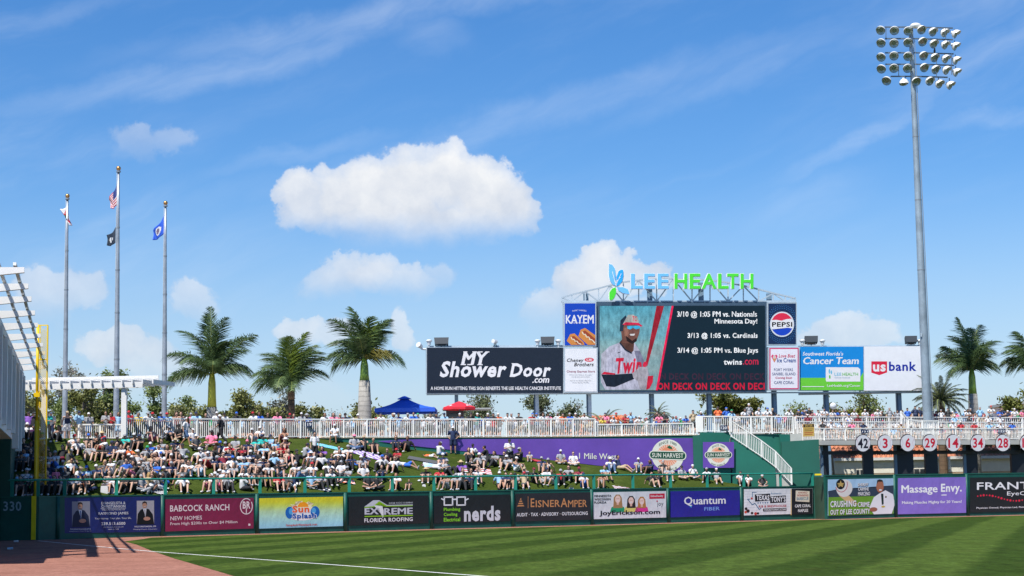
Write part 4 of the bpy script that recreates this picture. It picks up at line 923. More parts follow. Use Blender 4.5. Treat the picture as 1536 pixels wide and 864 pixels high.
A([(220, 488), (265, 475), (235, 492)], (28, 42, 60), 'chest_mark', .03)
S.text('Twins', *c2(208, 532), *c2(500, 680), lk(196, 34, 66), .07, shear=.2, k=.036, rot=2)
S.art([(1010.4, 458.8), (1007.2, 458.8), (983.6, 585.4), (986.8, 585.4)], lk(220, 30, 80), 'red_slash', k=.02, xc=1020)
lw = lk(236, 240, 246)
for s, x0, y0, x1, y1 in (('3/10 @ 1:05 PM vs. Nationals', 1015.6, 466.6, 1135.4, 477.4), ('Minnesota Day!', 1071.6, 478, 1136, 487.6), ('3/13 @ 1:05 vs. Cardinals', 1031.4, 499, 1136.4, 509), ('3/14 @ 1:05 PM vs. Blue Jays', 1016, 521, 1137, 531.6), ('twins', 1085.6, 539.2, 1113, 547.2)):
    S.text(s, x0, y0, x1, y1, lw, .045, k=.02)
S.text('.com', 1114.4, 539.4, 1137.6, 547.2, lk(206, 40, 80), .03, k=.02)
S.text('ON DECK ON DECK ON DECI', 986.4, 574, 1147, 584.8, lk(196, 26, 60), .06, k=.02)
S.text('N DECK ON DECK ON DECK', 991, 559.6, 1147, 570, lk(58, 36, 56), .05, k=.02)
finish(sb)
# narrow signs either side
def sign(label, x0, x1, yt, yb, fm, face, off=.2, th=.5, inset=1.6, cat='sign'):
    t = thing('sign', label, cat, 'signs on the video board structure', tuple(W(x0, yb, Db(x0))))
    P = pan(t, x0, x1, yt, yb, off); P.sheet('sign_box', fm, th)
    Q = pan(t, x0 + inset, x1 - inset, yt + inset, yb - inset, off + .02); Q.sheet('sign_face', face, .015); Q.lay = .008; return t, Q
t, P = sign('blue sausage sign with two hot dogs left of the video board', 845.6, 894.4, 453.6, 519.6, frame_m, ink(10, 70, 190))
P.text('KAYEM', 848.6, 472.4, 890.6, 485.4, W_, .045); P.text('KAYEM', 848.4, 480, 890.8, 485.6, W_, .0, arc=0) if False else None
P.text('FAMILY OWNED', 858.6, 465.4, 879.6, 467.6, W_, .0, arc=1.2); P.text('SINCE 1909', 860, 483.4, 878.6, 485.2, W_, .0)
bun = ink(214, 140, 70); sau = ink(160, 70, 40); mus = ink(242, 226, 196)
f = crop(840, 448, 6.0)
P.art([f(60, 380), f(90, 320), f(130, 312), f(215, 395), f(220, 416), f(100, 416)], bun, 'bun', xc=869); P.art([f(165, 340), f(185, 280), f(225, 264), f(318, 330), f(318, 416), f(250, 416)], bun, 'bun', xc=869)
P.art([f(95, 345), f(125, 335), f(205, 400), f(195, 414), f(160, 414)], sau, 'sausage', xc=869); P.art([f(195, 300), f(225, 285), f(318, 362), f(318, 390), f(295, 395)], sau, 'sausage', xc=869)
P.line([f(100, 348), f(112, 368), f(125, 365), f(138, 385), f(152, 382), f(166, 402), f(190, 410)], 1.5, mus, 'mustard'); P.line([f(200, 300), f(212, 322), f(228, 322), f(240, 345), f(258, 345), f(270, 368), f(290, 372), f(312, 398)], 1.6, mus, 'mustard'); finish(t)
t, P = sign('white food supplier sign with black italic name, below the blue hot dog sign', 846.2, 896.6, 521.4, 589, frame_m, ink(232, 234, 238))
P.text('Cheney', 850.2, 537.6, 875.6, 544.6, bk, .04, shear=.25); P.text('Brothers', 861, 543.8, 890.6, 549.6, bk, .04, shear=.25); P.disc(883.8, 539.6, 7, 3, ink(214, 40, 70), 'red_oval', n=24); P.text('CBI', 879.5, 538, 888, 541.4, W_, .03)
P.text('Cheney Express Store', 850, 555.6, 892.4, 559.6, ink(150, 50, 80), .02)
for i, (s, w_) in enumerate((('Where you "Open to the public"', 17), ('food & more grocery items', 14), ('', 0), ('Next to the Airport, Plaza One', 16), ('Punta Gorda, Florida', 12))):
    if s: P.text(s, 871 - w_, 561.6 + i * 2.9, 871 + w_, 563.4 + i * 2.9, ink(120, 122, 130), 0)
finish(t)
t, P = sign('dark blue cola sign with round red white and blue logo', 1151, 1195.4, 453.6, 517.6, frame_m, ink(14, 44, 84))
for rr_, nn in ((23.5, 44), (26, 48), (28.5, 46)):
    mb = MB()
    for i in range(nn):
        a = 2 * PI * i / nn + rr_; x, y = 1173 + rr_ * .84 * math.cos(a), 486 - rr_ * math.sin(a)
        if 1153.4 < x < 1193 and 456 < y < 515:
            mb.quad(*[P.px(x + dx, y + dy) + P.n * .012 for dx, dy in ((-.45, .45), (.45, .45), (.45, -.45), (-.45, -.45))])
    o = mb.build('dot_pattern', ink(60, 130, 190), t); o['kind'] = 'stuff'
P.lay = .012; P.disc(1173, 486.4, 18.2, 19, ink(214, 222, 232), 'logo_rim', n=40); P.disc(1173, 486.4, 16.8, 17.6, W_, 'logo_disc', n=40)
P.art([(1173 + 16.2 * math.cos(R(a)), 486.4 - 17 * math.sin(R(a))) for a in range(24, 158, 6)] + [(1157.8, 480.2), (1164, 479.6), (1172, 481), (1180, 478.6), (1187.8, 478)], ink(226, 44, 78), 'logo_red', xc=1173)
P.art([(1173 + 16.2 * math.cos(R(a)), 486.4 - 17 * math.sin(R(a))) for a in range(202, 338, 6)] + [(1188.2, 492.6), (1182, 491.6), (1174, 493.6), (1166, 494.6), (1158, 494)], ink(20, 70, 196), 'logo_blue', xc=1173)
P.text('PEPSI', 1158, 483, 1188.4, 490.2, K_, .045); finish(t)
t, P = sign('white ice cream sign with magenta border right of the video board, below the cola sign', 1152.6, 1199.4, 520.4, 585.4, frame_m, ink(214, 36, 104))
P.rect(1155.8, 523.6, 1196.4, 582.2, ink(236, 234, 242)); rd = ink(206, 40, 84); nb_ = ink(70, 84, 130)
P.art([(1156.6, 534.4), (1158.4, 531.8), (1161.4, 533.4), (1164.4, 531.8), (1166.4, 534.4), (1161.6, 544)], ink(226, 50, 110), 'heart'); P.disc(1161.6, 536, 2.6, 2.8, ink(220, 200, 190), 'ice_scoop', n=12); P.art([(1159.4, 538), (1163.8, 538), (1161.6, 543)], ink(210, 160, 90), 'cone')
P.text('Love Boat', 1168, 531, 1192.6, 536.4, rd, .03, shear=.25); P.text('Ice Cream', 1165.4, 537, 1193.8, 543.6, ink(24, 76, 150), .04); P.text('FORT MYERS', 1161, 552.6, 1189.4, 556.6, nb_, .01); P.text('SANIBEL ISLAND', 1158.4, 558.8, 1193.2, 563, nb_, .01); P.text('Coming Soon', 1163, 565, 1188, 569, rd, .03, shear=.2); P.text('CAPE CORAL', 1161, 571.6, 1191, 576, nb_, .01); finish(t)
# billboards
t, P = sign('wide black shower door billboard with white lettering at the left end', 639.6, 845.4, 520.8, 590.4, frame_m, ink(26, 38, 54), 0, .5, .8, 'billboard')
def serif_text(P, s, x0, y0, x1, y1, m, bold, shear, k): return P.text(s, x0, y0, x1, y1, m, bold, shear, k=k)
serif_text(P, 'MY', 691.6, 527.6, 732.6, 547.4, W_, .07, .22, .012); serif_text(P, 'Shower', 659.6, 541.6, 760, 566, W_, .055, .22, .02); serif_text(P, 'Door', 764.6, 545, 826.6, 565.4, W_, .055, .22, .02)
for x0, x1, y in ((691, 699, 547), (701, 708.6, 547), (716, 724, 547.2), (695, 701, 528), (708.6, 715.6, 528), (717, 724, 528), (728, 734, 528), (764.6, 772, 564.8), (767.6, 775, 545.8)): P.rect(x0, y - .9, x1, y + .6, W_, 'serif', k=.022)
P.text('.com', 798.4, 567.2, 824, 574.4, W_, .05, shear=.2, k=.02); P.text('A HOME RUN HITTING THIS SIGN BENEFITS THE LEE HEALTH CANCER INSTITUTE', 646, 579.8, 841.4, 585, W_, .04, k=.02); finish(t)
t, P = sign('blue and green cancer team billboard between ice cream sign and white bank board', 1199.6, 1295.6, 519.6, 585.8, frame_m, ink(14, 140, 218), 0, .5, .5, 'billboard')
P.rect(1200.4, 566.6, 1295.2, 585.2, ink(110, 206, 60)); P.art([(1295, 566.6), (1295, 558), (1290, 566.6)], ink(110, 206, 60), k=.015)
P.text("Southwest Florida's", 1204, 527.6, 1264.6, 533.4, W_, .04, shear=.15); P.text('Cancer Team', 1204.6, 535.6, 1288.4, 546.4, W_, .05, shear=.15)
P.art([(1239.6, 572.4), (1238.6, 570), (1238.6, 550.8), (1287, 551), (1290.4, 554), (1290.4, 572.4)], W_, 'logo_plate', xc=1264)
lg = ink(110, 190, 220); gg = ink(90, 190, 70); P.disc(1244, 557, 1.3, 3.6, lg, 'leaf', n=12); P.disc(1247, 558.4, 1.2, 3, lg, 'leaf', n=12); P.disc(1244.6, 565.4, 1.3, 2.8, gg, 'leaf', n=12)
P.text('LEE', 1251.6, 559, 1262, 563.6, lg, .02); P.text('HEALTH', 1263.6, 559, 1287, 563.6, gg, .02); P.text('Cancer Institute', 1252, 565.4, 1275, 567.4, ink(120, 160, 190), 0)
P.text('LeeHealth.org/Cancer', 1240.6, 576.4, 1290.4, 581.4, W_, .02); P.rect(1203, 579.4, 1236, 580.4, W_, 'rule_line'); finish(t)
t, P = sign('plain white bank billboard at the right end with red shield logo', 1295.8, 1387, 519.2, 586.4, frame_m, ink(238, 240, 244), 0, .5, .5, 'billboard')
P.art([(1307, 542), (1330.6, 542), (1330.6, 558.6), (1319, 562.8), (1307, 559)], ink(222, 34, 66), 'red_shield'); P.text('us', 1309.4, 546.6, 1328.6, 557.4, W_, .06); P.text('bank', 1333.4, 542.4, 1374.6, 556.6, ink(20, 46, 160), .045); finish(t)
# steel: legs, catwalk, truss
def pt(px, py, off=0.0): return W(px, py, Db(px) + off)
for px in (682, 803, 882, 976, 1062, 1160, 1238, 1347):
    p = pt(px, 588, .9); mb = MB(); wd = 5.0 / FPX * p.y
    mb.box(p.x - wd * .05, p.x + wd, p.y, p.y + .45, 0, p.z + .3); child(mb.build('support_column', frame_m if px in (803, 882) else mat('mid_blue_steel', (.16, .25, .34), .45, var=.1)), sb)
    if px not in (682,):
        mb = MB(); mb.box(p.x - wd * .5, p.x - wd * .055, p.y + .02, p.y + .44, 0, p.z + .3); child(mb.build('column_shade_strip', dkframe), sb)  # dark strip stands in for the shaded side of the leg
mb = MB()
for a, b in ((640, 845), (1198, 1387)): mb.bar(pt(a, 520.2, .6), pt(b, 519, .6), .16); mb.bar(pt(a, 591, .7), pt(b, 587.6, .7), .2)
mb.bar(pt(640, 591.4, .3), pt(1387, 588, .3), .12)
child(mb.build('support_beam', frame_m), sb)
TOPC = [(842.5, 446.6), (858, 442), (878, 437), (898, 432.6), (915, 428), (935, 423.2), (958, 420.4), (985, 418.6), (1010, 418.2), (1038, 418.8), (1065, 420.4), (1092, 424), (1115, 428.6), (1138, 434), (1160, 439.8), (1178, 444), (1193, 447.4)]
for off, nm in ((.2, 'truss_chord'), (1.5, 'truss_chord')):
    mb = MB()
    for a, b in zip(TOPC, TOPC[1:]): mb.bar(pt(a[0], a[1], off), pt(b[0], b[1], off), .13)
    mb.bar(pt(842.5, 452.4, off), pt(1194, 452.0, off), .16)
    child(mb.build(nm, frame_m), sb)
for i, (x, y) in enumerate(TOPC):
    for off in (.2, 1.5):
        mb = MB(); mb.bar(pt(x, y, off), pt(x, 452.4, off), .1); child(mb.build('truss_post', frame_m), sb)
    mb = MB(); mb.bar(pt(x, y, .2), pt(x, y, 1.5), .08); child(mb.build('truss_tie', frame_m), sb)
    if i < len(TOPC) - 1:
        x2, y2 = TOPC[i + 1]; p, q = (pt(x, y, .2), pt(x2, 452.2, .2)) if i % 2 == 0 else (pt(x, 452.2, .2), pt(x2, y2, .2)); mb = MB(); mb.bar(p, q, .1); child(mb.build('truss_brace', frame_m), sb)
for x, y0 in ((975, 424), (1052, 424), (879, 440), (1154, 440)):
    p = pt(x, 452, .6); q = pt(x, y0, .6); mb = MB(); mb.box(p.x - .22, p.x + .22, p.y, p.y + .3, p.z, q.z); child(mb.build('truss_stub', mat('mid_blue_steel')), sb)
# channel letters
t = thing('channel_letters', 'large light blue and green hospital name letters with leaf emblem above the video board', 'sign', loc=tuple(pt(945, 434)))
P = pan(t, 905, 1135, 395, 455, .25); P.lay = 0; P.ks = 1
lb = mat('letter_blue', lin(104, 178, 232), .4, var=.03, emit=.12); lg = mat('letter_green', lin(72, 206, 50), .4, var=.03, emit=.12); lwt = mat('letter_white', (.82, .82, .82), .4, var=.03)
xs_ = {'LEE': [(945.6, 963.0), (965.4, 981.4), (985.6, 1002)], 'HEALTH': [(1010.8, 1029.6), (1033.4, 1049.4), (1051.6, 1073.4), (1076, 1091.6), (1089.6, 1106.4), (1109.8, 1128.8)]}
for word, m in (('LEE', lb), ('HEALTH', lg)):
    for ch, (a, b) in zip(word, xs_[word]):
        P.text(ch, a - .5, 410.4, b + .5, 434, lwt, .075, name='letter_backing', k=.12, ext=.1); P.text(ch, a, 411, b, 433.4, m, .035, name='letter', k=.25, ext=.02)
def leafs(pts, m, grow=1.4):
    cx = sum(p[0] for p in pts) / len(pts); cy = sum(p[1] for p in pts) / len(pts)
    big = [(cx + (x - cx) * (1 + grow / max(1, math.hypot(x - cx, y - cy))), cy + (y - cy) * (1 + grow / max(1, math.hypot(x - cx, y - cy)))) for x, y in pts]
    P.art(big, lwt, 'leaf_backing', k=.14, xc=1020); P.art(pts, m, 'leaf_panel', k=.2, xc=1020)
f = lambda X, Y: (820 + X / 3.6, 380 + Y / 3.6)
leafs([f(334, 58), f(352, 64), f(366, 84), f(370, 120), f(369, 176), f(352, 168), f(338, 145), f(333, 120)], lb)
leafs([f(410, 90), f(412, 120), f(406, 150), f(390, 172), f(374, 178), f(374, 130), f(386, 98), f(398, 90)], mat('letter_midblue', lin(40, 160, 232), .4, emit=.12))
leafs([f(376, 184), f(410, 184), f(436, 196), f(446, 222), f(410, 216), f(386, 202)], lb)
leafs([f(336, 250), f(336, 214), f(350, 192), f(370, 184), f(372, 214), f(362, 240), f(350, 254)], lg)
for a, b in (((352, 100), (371, 175)), ((400, 110), (372, 170)), ((358, 130), (371, 160)), ((395, 130), (373, 155))): P.line([f(*a), f(*b)], .7, lwt, 'leaf_vein', k=.21)
finish(t)
# floodlights, speakers and camera along the top
hous = mat('black_housing', (.025, .035, .045), .5); lampw = mat('lamp_white', (.6, .62, .64), .4)
def speaker(px, py, lab, tilt=1, wpx=19):
    p = pt(px, 520.4, .35); t = thing('floodlight_bank', lab, 'floodlight', 'black floodlight boxes on top of the billboards', tuple(p)); w_ = wpx / FPX * p.y / 2; zt = pt(px, py, .35).z
    mb = MB(); mb.hexa([(p.x - w_, p.y - .35, zt - .55), (p.x + w_, p.y - .35, zt - .55), (p.x + w_, p.y + .3, zt - .7), (p.x - w_, p.y + .3, zt - .7), (p.x - w_ - .06, p.y - .2, zt), (p.x + w_ + .06, p.y - .2, zt), (p.x + w_, p.y + .4, zt - .12), (p.x - w_, p.y + .4, zt - .12)])
    child(mb.build('housing', hous), t); mb = MB(); mb.box(p.x - w_ * .75, p.x + w_ * .75, p.y - .02, p.y + .04, zt - .78, zt - .72)
    for s in (-1, 1): mb.box(p.x + s * w_ * .7 - .03, p.x + s * w_ * .7 + .03, p.y - .01, p.y + .03, zt - .72, zt - .5)
    mb.box(p.x - .04, p.x + .04, p.y - .02, p.y + .05, p.z - .1, zt - .72); child(mb.build('bracket', frame_m), t)
speaker(662.4, 506.4, 'black floodlight box near the left end of the black billboard', wpx=20); speaker(821.6, 505.2, 'black floodlight box at the right end of the black billboard'); speaker(1217, 504, 'black floodlight box above the blue and green billboard', wpx=18); speaker(1366.6, 504, 'black floodlight box above the white bank billboard', wpx=16)
def dome(px, py, lab):
    p = pt(px, 520.4, .35); t = thing('dome_lamp', lab, 'lamp', 'small white lamps on top of the billboards', tuple(p)); z = pt(px, py, .35).z
    mb = MB(); mb.ball((p.x, p.y, z - .15), .26, 14, (1, 1, .5)); child(mb.build('lamp_head', lampw, smooth=True), t); mb = MB(); mb.tube([(p.x, p.y, z - .12), (p.x, p.y, z - .5)], [.2, .13], 10); mb.tube([(p.x, p.y, z - .5), (p.x, p.y, p.z - .1)], .06, 6); child(mb.build('lamp_neck', lampw), t)
for px, l in ((643.6, 'left of the leftmost black floodlight'), (806.4, 'left of the floodlight beside the blue hot dog sign'), (837.6, 'between a floodlight and the hot dog sign'), (1204, 'beside the cola sign'), (1234, 'above the blue and green billboard'), (1380, 'above the right corner of the white board')): dome(px, 508.6, 'small round white lamp ' + l)
p = pt(632, 521, .3); t = thing('security_camera', 'white camera arm sticking out past the left end of the black billboard', 'camera', loc=tuple(p)); mb = MB(); mb.tube([pt(640, 524, .3), pt(633, 523.4, .3), pt(630.4, 519, .3)], .09, 8); child(mb.build('arm', lampw), t); mb = MB(); mb.tube([pt(627.4, 516.6, .1), pt(632, 520.4, .4)], [.24, .16], 10); child(mb.build('camera_head', lampw), t)
p = pt(742.4, 520, .3); t = thing('security_camera', 'small white camera on top of the middle of the black billboard', 'camera', loc=tuple(p)); mb = MB(); mb.bar(pt(740.4, 520.6, .3), pt(742.2, 514, .3), .07); mb.bar(pt(745.4, 520.6, .3), pt(742.6, 514, .3), .07); child(mb.build('stand', hous), t); mb = MB(); mb.tube([pt(739.6, 511.6, 0), pt(744, 512.8, .4)], .18, 8); child(mb.build('camera_head', lampw), t)
# ================================================================== GRANDSTAND END AT LEFT
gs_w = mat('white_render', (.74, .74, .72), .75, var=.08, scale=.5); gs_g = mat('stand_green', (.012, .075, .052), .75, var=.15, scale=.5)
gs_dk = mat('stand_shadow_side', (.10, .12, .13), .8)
def fx(d): return -3.74 - .24 * d          # face line of the building
def tx_(d): return -2.54 - .24 * d         # rafter tips
FD = Vector((-.24, 1, 0)).normalized(); FN = Vector((FD.y, -FD.x, 0))     # along the face / out of the face (towards the field)
gs = thing('grandstand', 'white columned grandstand end with green base at the left edge', 'grandstand', loc=(fx(90), 90, 0))
def fpt(d, out=0.0, z=0.0): return Vector((fx(d), d, z)) + FN * out
EAVE = 10.35; GT = 6.1
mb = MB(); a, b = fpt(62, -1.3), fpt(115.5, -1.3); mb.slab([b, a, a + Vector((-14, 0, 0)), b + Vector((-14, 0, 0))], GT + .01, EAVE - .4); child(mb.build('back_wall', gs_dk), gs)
mb = MB(); a, b = fpt(70, -1.9), fpt(99.4, -1.9); mb.slab([b, a, a + Vector((-14, 0, 0)), b + Vector((-14, 0, 0))], 0, 5.5); child(mb.build('green_base', gs_g), gs)
mb = MB(); a, b = fpt(58, -.2), fpt(99.3, -.2); mb.slab([b, a, a + Vector((-14, 0, 0)), b + Vector((-14, 0, 0))], 5.603, GT); child(mb.build('band_wall', gs_w), gs)
mb = MB(); a, b = fpt(101.6, -.35), fpt(116, -.35); mb.slab([b, a, a + Vector((-12, 0, 0)), b + Vector((-12, 0, 0))], 0, GT); child(mb.build('green_base', gs_g), gs)
RD_ = [66.5, 71.5, 76, 81.6, 87.2, 92.8, 98.2, 103.6, 108.8, 113.8]
for i, d in enumerate(RD_):
    c = fpt(d, -.3); mb = MB(); mb.hexa([c + FD * s * .42 + FN * o + Vector((0, 0, z)) for z in (GT - .25 if d < 100 else GT - .9, EAVE - .25) for s, o in ((-1, -.45), (1, -.45), (1, .3), (-1, .3))])
    child(mb.build('column', gs_w), gs)
mb = MB(); mb.bar(fpt(62, -.3, EAVE - .12), fpt(115.5, -.3, EAVE - .12), .35, .3); child(mb.build('eave_beam', gs_w), gs)
for i, d in enumerate(RD_):
    p = fpt(d, -.6, EAVE + .25); q = Vector((tx_(d), d, EAVE + .25)) + FN * .25; n2 = q + FN * .0
    mb = MB(); h0, h1 = .2, .13
    mb.hexa([p - FD * .12 - Vector((0, 0, h0)), p + FD * .12 - Vector((0, 0, h0)), q + FD * .12 + Vector((0, 0, .0)), q - FD * .12 + Vector((0, 0, .0)), p - FD * .12 + Vector((0, 0, h0)), p + FD * .12 + Vector((0, 0, h0)), q + FD * .12 + Vector((0, 0, h0)), q - FD * .12 + Vector((0, 0, h0))])
    child(mb.build('rafter', gs_w), gs)
for i, d in enumerate(lerp(62, 114, k / 18) for k in range(0)):
    if i % 2: 
        p = fpt(d, -.6, EAVE + .3); q = Vector((tx_(d), d, EAVE + .4)) + FN * .15; mb = MB(); mb.bar(p, q, .16, .3); child(mb.build('rafter', gs_w), gs)
mb = MB(); a, b = fpt(73, -.4), fpt(115.5, -.4); mb.slab([b, a, a + Vector((-14, 0, 0)), b + Vector((-14, 0, 0))], EAVE + .6, EAVE + .8); child(mb.build('roof', gs_w), gs)
for o in (.45, 1.05):
    mb = MB(); mb.bar(fpt(66.5, o, EAVE + .62), fpt(115.5, o, EAVE + .62), .12, .12); child(mb.build('purlin', gs_w), gs)
# ================================================================== PERGOLA AT THE TOP OF THE BANK
pg = thing('pergola', 'white pergola with long beams on a square post at the top left of the bank', 'pergola', loc=tuple(at(186, 116.5, zc(186))))
D0 = 117.2; zb0 = zc(186)
def pz(py, d=D0, px=150): return W(px, py, d).z
p = at(186, D0, zb0); mb = MB(); mb.box(p.x - .17, p.x + .17, p.y - .17, p.y + .17, zb0, pz(582.5)); child(mb.build('post', gs_w), pg)
p5 = at(66, D0, zb0); mb = MB(); mb.box(p5.x - .17, p5.x + .17, p5.y - .17, p5.y + .17, zb0 - 1, pz(582.5)); child(mb.build('post', gs_w), pg)
for dy, nm in ((-.28, 'beam'), (.28, 'beam')):
    a = at(28, D0 + dy, pz(579.5)); b = at(214, D0 + dy, pz(578)); mb = MB(); mb.bar(a, b, .1, .36); child(mb.build(nm, gs_w), pg)
a = at(48, D0 + 3.2, pz(569, D0 + 3.2)); b = at(238, D0 + 3.2, pz(568.2, D0 + 3.2)); mb = MB(); mb.bar(a, b, .12, .34); child(mb.build('beam', gs_w), pg)
n = 14
for i in range(n):
    x = lerp(30, 232, i / (n - 1)); p = at(x - 3, D0 - .55, pz(574.2)); q = Vector((p.x + .6, D0 + 3.7, p.z + .06)); mb = MB(); mb.bar(p, q, .09, .28); child(mb.build('rafter', gs_w), pg)
for i in range(10):
    mb = MB(); z = pz(574.2) + .2; d = D0 - .3 + i * .42; a = at(26, d, z); b = at(236, d, z); mb.bar(a, b, .07, .07); child(mb.build('slat', gs_w), pg)
# ================================================================== FOUL POLE
yel = mat('foul_pole_yellow', (.74, .50, .008), .4, var=.12, scale=.6)
fp = thing('foul_pole', 'tall yellow foul pole with wire mesh wing standing at the wall', 'foul pole', loc=tuple(at(58, Dw(58) + .5, 0)))
DF = Dw(58) + .75
pl = at(54.4, DF, 3.0); zt = W(60, 487, DF).z
a = W(53.6, 727, DF); b = W(57.9, 487, DF); mb = MB(); mb.tube([(a.x, DF, .3), (a.x, DF, zt * .55)], .115, 12); mb.tube([(a.x, DF, zt * .55), (a.x, DF, zt)], .09, 12)
child(mb.build('pole', yel, smooth=True), fp)
wing = .56
zs = [W(60, y, DF).z for y in (488, 539.5, 660, 727)]
mb = MB(); mb.bar((a.x + wing, DF, zs[3]), (a.x + wing, DF, zs[0]), .075); child(mb.build('wing_upright', yel), fp)
mb = MB(); mb.bar((a.x + .14, DF, zs[3]), (a.x + .14, DF, zs[0]), .04); child(mb.build('wing_upright', yel), fp)
for z in zs[:3] + [W(60, y, DF).z for y in ()]:
    mb = MB(); mb.bar((a.x, DF, z), (a.x + wing, DF, z), .06); child(mb.build('crossbar', yel), fp)
mb = MB(); z = W(60, 593, DF).z; mb.box(a.x - .16, a.x + .19, DF - .16, DF + .1, z - .1, z + .14); child(mb.build('clamp', yel), fp)
mb = MB(); zz = zs[3]
while zz < zs[0] - .42:
    for s in (1, -1):
        x0, x1 = (a.x + .14, a.x + wing) if s > 0 else (a.x + wing, a.x + .14); mb.bar((x0, DF + .012 * s, zz), (x1, DF + .012 * s, zz + .42), .015)
    zz += .105
o = stuff(mb.build('wire_mesh', yel)); child(o, fp)
# ================================================================== FLAGPOLES AND FLAGS
galv = mat('galvanised', (.36, .39, .42), .42, metal=.55, var=.3, scale=1.3); gold = mat('gold_ball', (.55, .30, .12), .3, metal=.8)
FP = [(97.4, 612, 101.2, 299, 138, 'left flagpole with gold ball, its red and white flag hanging limp'), (172, 616, 177.8, 258, 130, 'tallest flagpole with gold ball carrying two flags, in the middle'), (246.8, 612, 248.3, 309.5, 140, 'right flagpole with gold ball and blue flag')]
poles = []
for x0, y0, x1, y1, d, lab in FP:
    zt = W(x1, y1, d).z; bp = at((x0), d, 0); t = thing('flagpole', lab, 'flagpole', 'flagpoles behind the bank', (W(x1, y1, d).x, d, 0)); X = W(x1, y1, d).x
    mb = MB(); hs_ = [i / 8 for i in range(9)]; mb.tube([(X, d, zt * h) for h in hs_], [lerp(.24, .085, h ** 1.6) for h in hs_], 12); child(mb.build('pole', galv, smooth=True), t)
    for h in (.33, .47, .6, .72, .84):
        mb = MB(); rr_ = lerp(.24, .085, h ** 1.6) + .015; mb.tube([(X, d, zt * h), (X, d, zt * h + .12)], rr_, 12); child(mb.build('pole_joint', mat('joint_band', (.2, .23, .26), .5)), t)
    mb = MB(); mb.tube([(X, d, zt - .02), (X, d, zt + .09)], [.17, .17], 10); child(mb.build('truck', galv), t)
    mb = MB(); mb.ball((X, d, zt + .27), .175, 14); child(mb.build('finial', gold, smooth=True), t)
    mb = MB(); mb.bar((X - .16, d - .05, zt * .3), (X - .12, d - .05, zt), .018); child(mb.build('halyard', mat('rope', (.6, .6, .58), .8)), t); poles.append((X, d, zt))
def flag(name, lab, pole, ytop, hh, pts_fn, mats, col_fn, nu=18, nv=14):
    X, d, zt = pole; z0 = W(768, ytop, d).z + (0)
    mb = MB(); g = []
    for i in range(nu + 1):
        for j in range(nv + 1): g.append(Vector(pts_fn(i / nu, j / nv)))
    mb.v = [tuple(v) for v in g]
    for i in range(nu):
        for j in range(nv):
            k = i * (nv + 1) + j; mb.f.append((k, k + nv + 1, k + nv + 2, k + 1)); mb.mi.append(col_fn((i + .5) / nu, (j + .5) / nv))
    o = mb.build(name, mats, smooth=True); tag(o, lab, 'flag', 'flags on the flagpoles')
    md = o.modifiers.new('cloth', 'SOLIDIFY'); md.thickness = .01; return o
def P2(px, py, d, dy=0): p = W(px, py, d); return Vector((p.x, p.y + dy, p.z))
fr_, fw_, fb_, fk_ = [mat('flag_' + n_, c_, .8, var=.12, scale=3) for n_, c_ in (('red', (.62, .02, .05)), ('white', (.78, .78, .78)), ('blue', (.03, .05, .22)), ('black', (.02, .035, .06)))]
def limp(d, hoist_top, hoist_bot, fly_top, fly_bot, amp=.22, waves=2.5):
    ht, hb, ft, fb = [P2(*q, d) for q in (hoist_top, hoist_bot, fly_top, fly_bot)]
    def f(u, v):
        a = ht.lerp(hb, v); b = ft.lerp(fb, v); p = a.lerp(b, u); s = math.sin(u * PI * waves + v * 1.6)
        return (p.x + amp * .35 * math.sin(u * 7 + v * 3) * u, p.y + amp * s * u, p.z - .25 * math.sin(PI * u) * (1 - .5 * v))
    return f
flag('flag', 'United States flag hanging in folds on the middle flagpole', poles[1], 272, 2, limp(130, (176.8, 271), (176.3, 306), (161.5, 299), (166.5, 312)), [fr_, fw_, fb_], lambda u, v: 2 if (u < .42 and v < .54) else int(v * 13) % 2, nv=26)
flag('flag', 'black flag with pale figure hanging lower on the middle flagpole', poles[1], 341, 2, limp(130, (173.6, 340), (173.2, 364), (157.6, 352), (161, 368)), [fk_, fw_], lambda u, v: 1 if (u - .45) ** 2 / .03 + (v - .55) ** 2 / .05 < 1 and (int(u * 18) % 3) else 0)
flag('flag', 'bright blue flag with round seal on the right flagpole', poles[2], 323, 2, limp(140, (246.8, 321), (246.6, 350), (227.6, 345), (229.6, 360)), [mat('flag_royal', (.02, .10, .58), .8), fw_, mat('seal_brown', (.2, .14, .2), .8)], lambda u, v: (2 if (u - .5) ** 2 / .02 + (v - .5) ** 2 / .035 < 1 else 1) if (u - .5) ** 2 / .045 + (v - .5) ** 2 / .08 < 1 else 0)
flag('flag', 'white flag with red diagonal cross bunched on the left flagpole', poles[0], 308, 2, limp(138, (101.0, 306), (104.8, 337), (88.6, 312), (106, 336), .34), [fw_, fr_, mat('seal_green', (.1, .12, .06), .8)], lambda u, v: 2 if (u - .5) ** 2 + (v - .5) ** 2 < .03 else (1 if min(abs(u - v), abs(1 - u - v)) < .2 else 0))
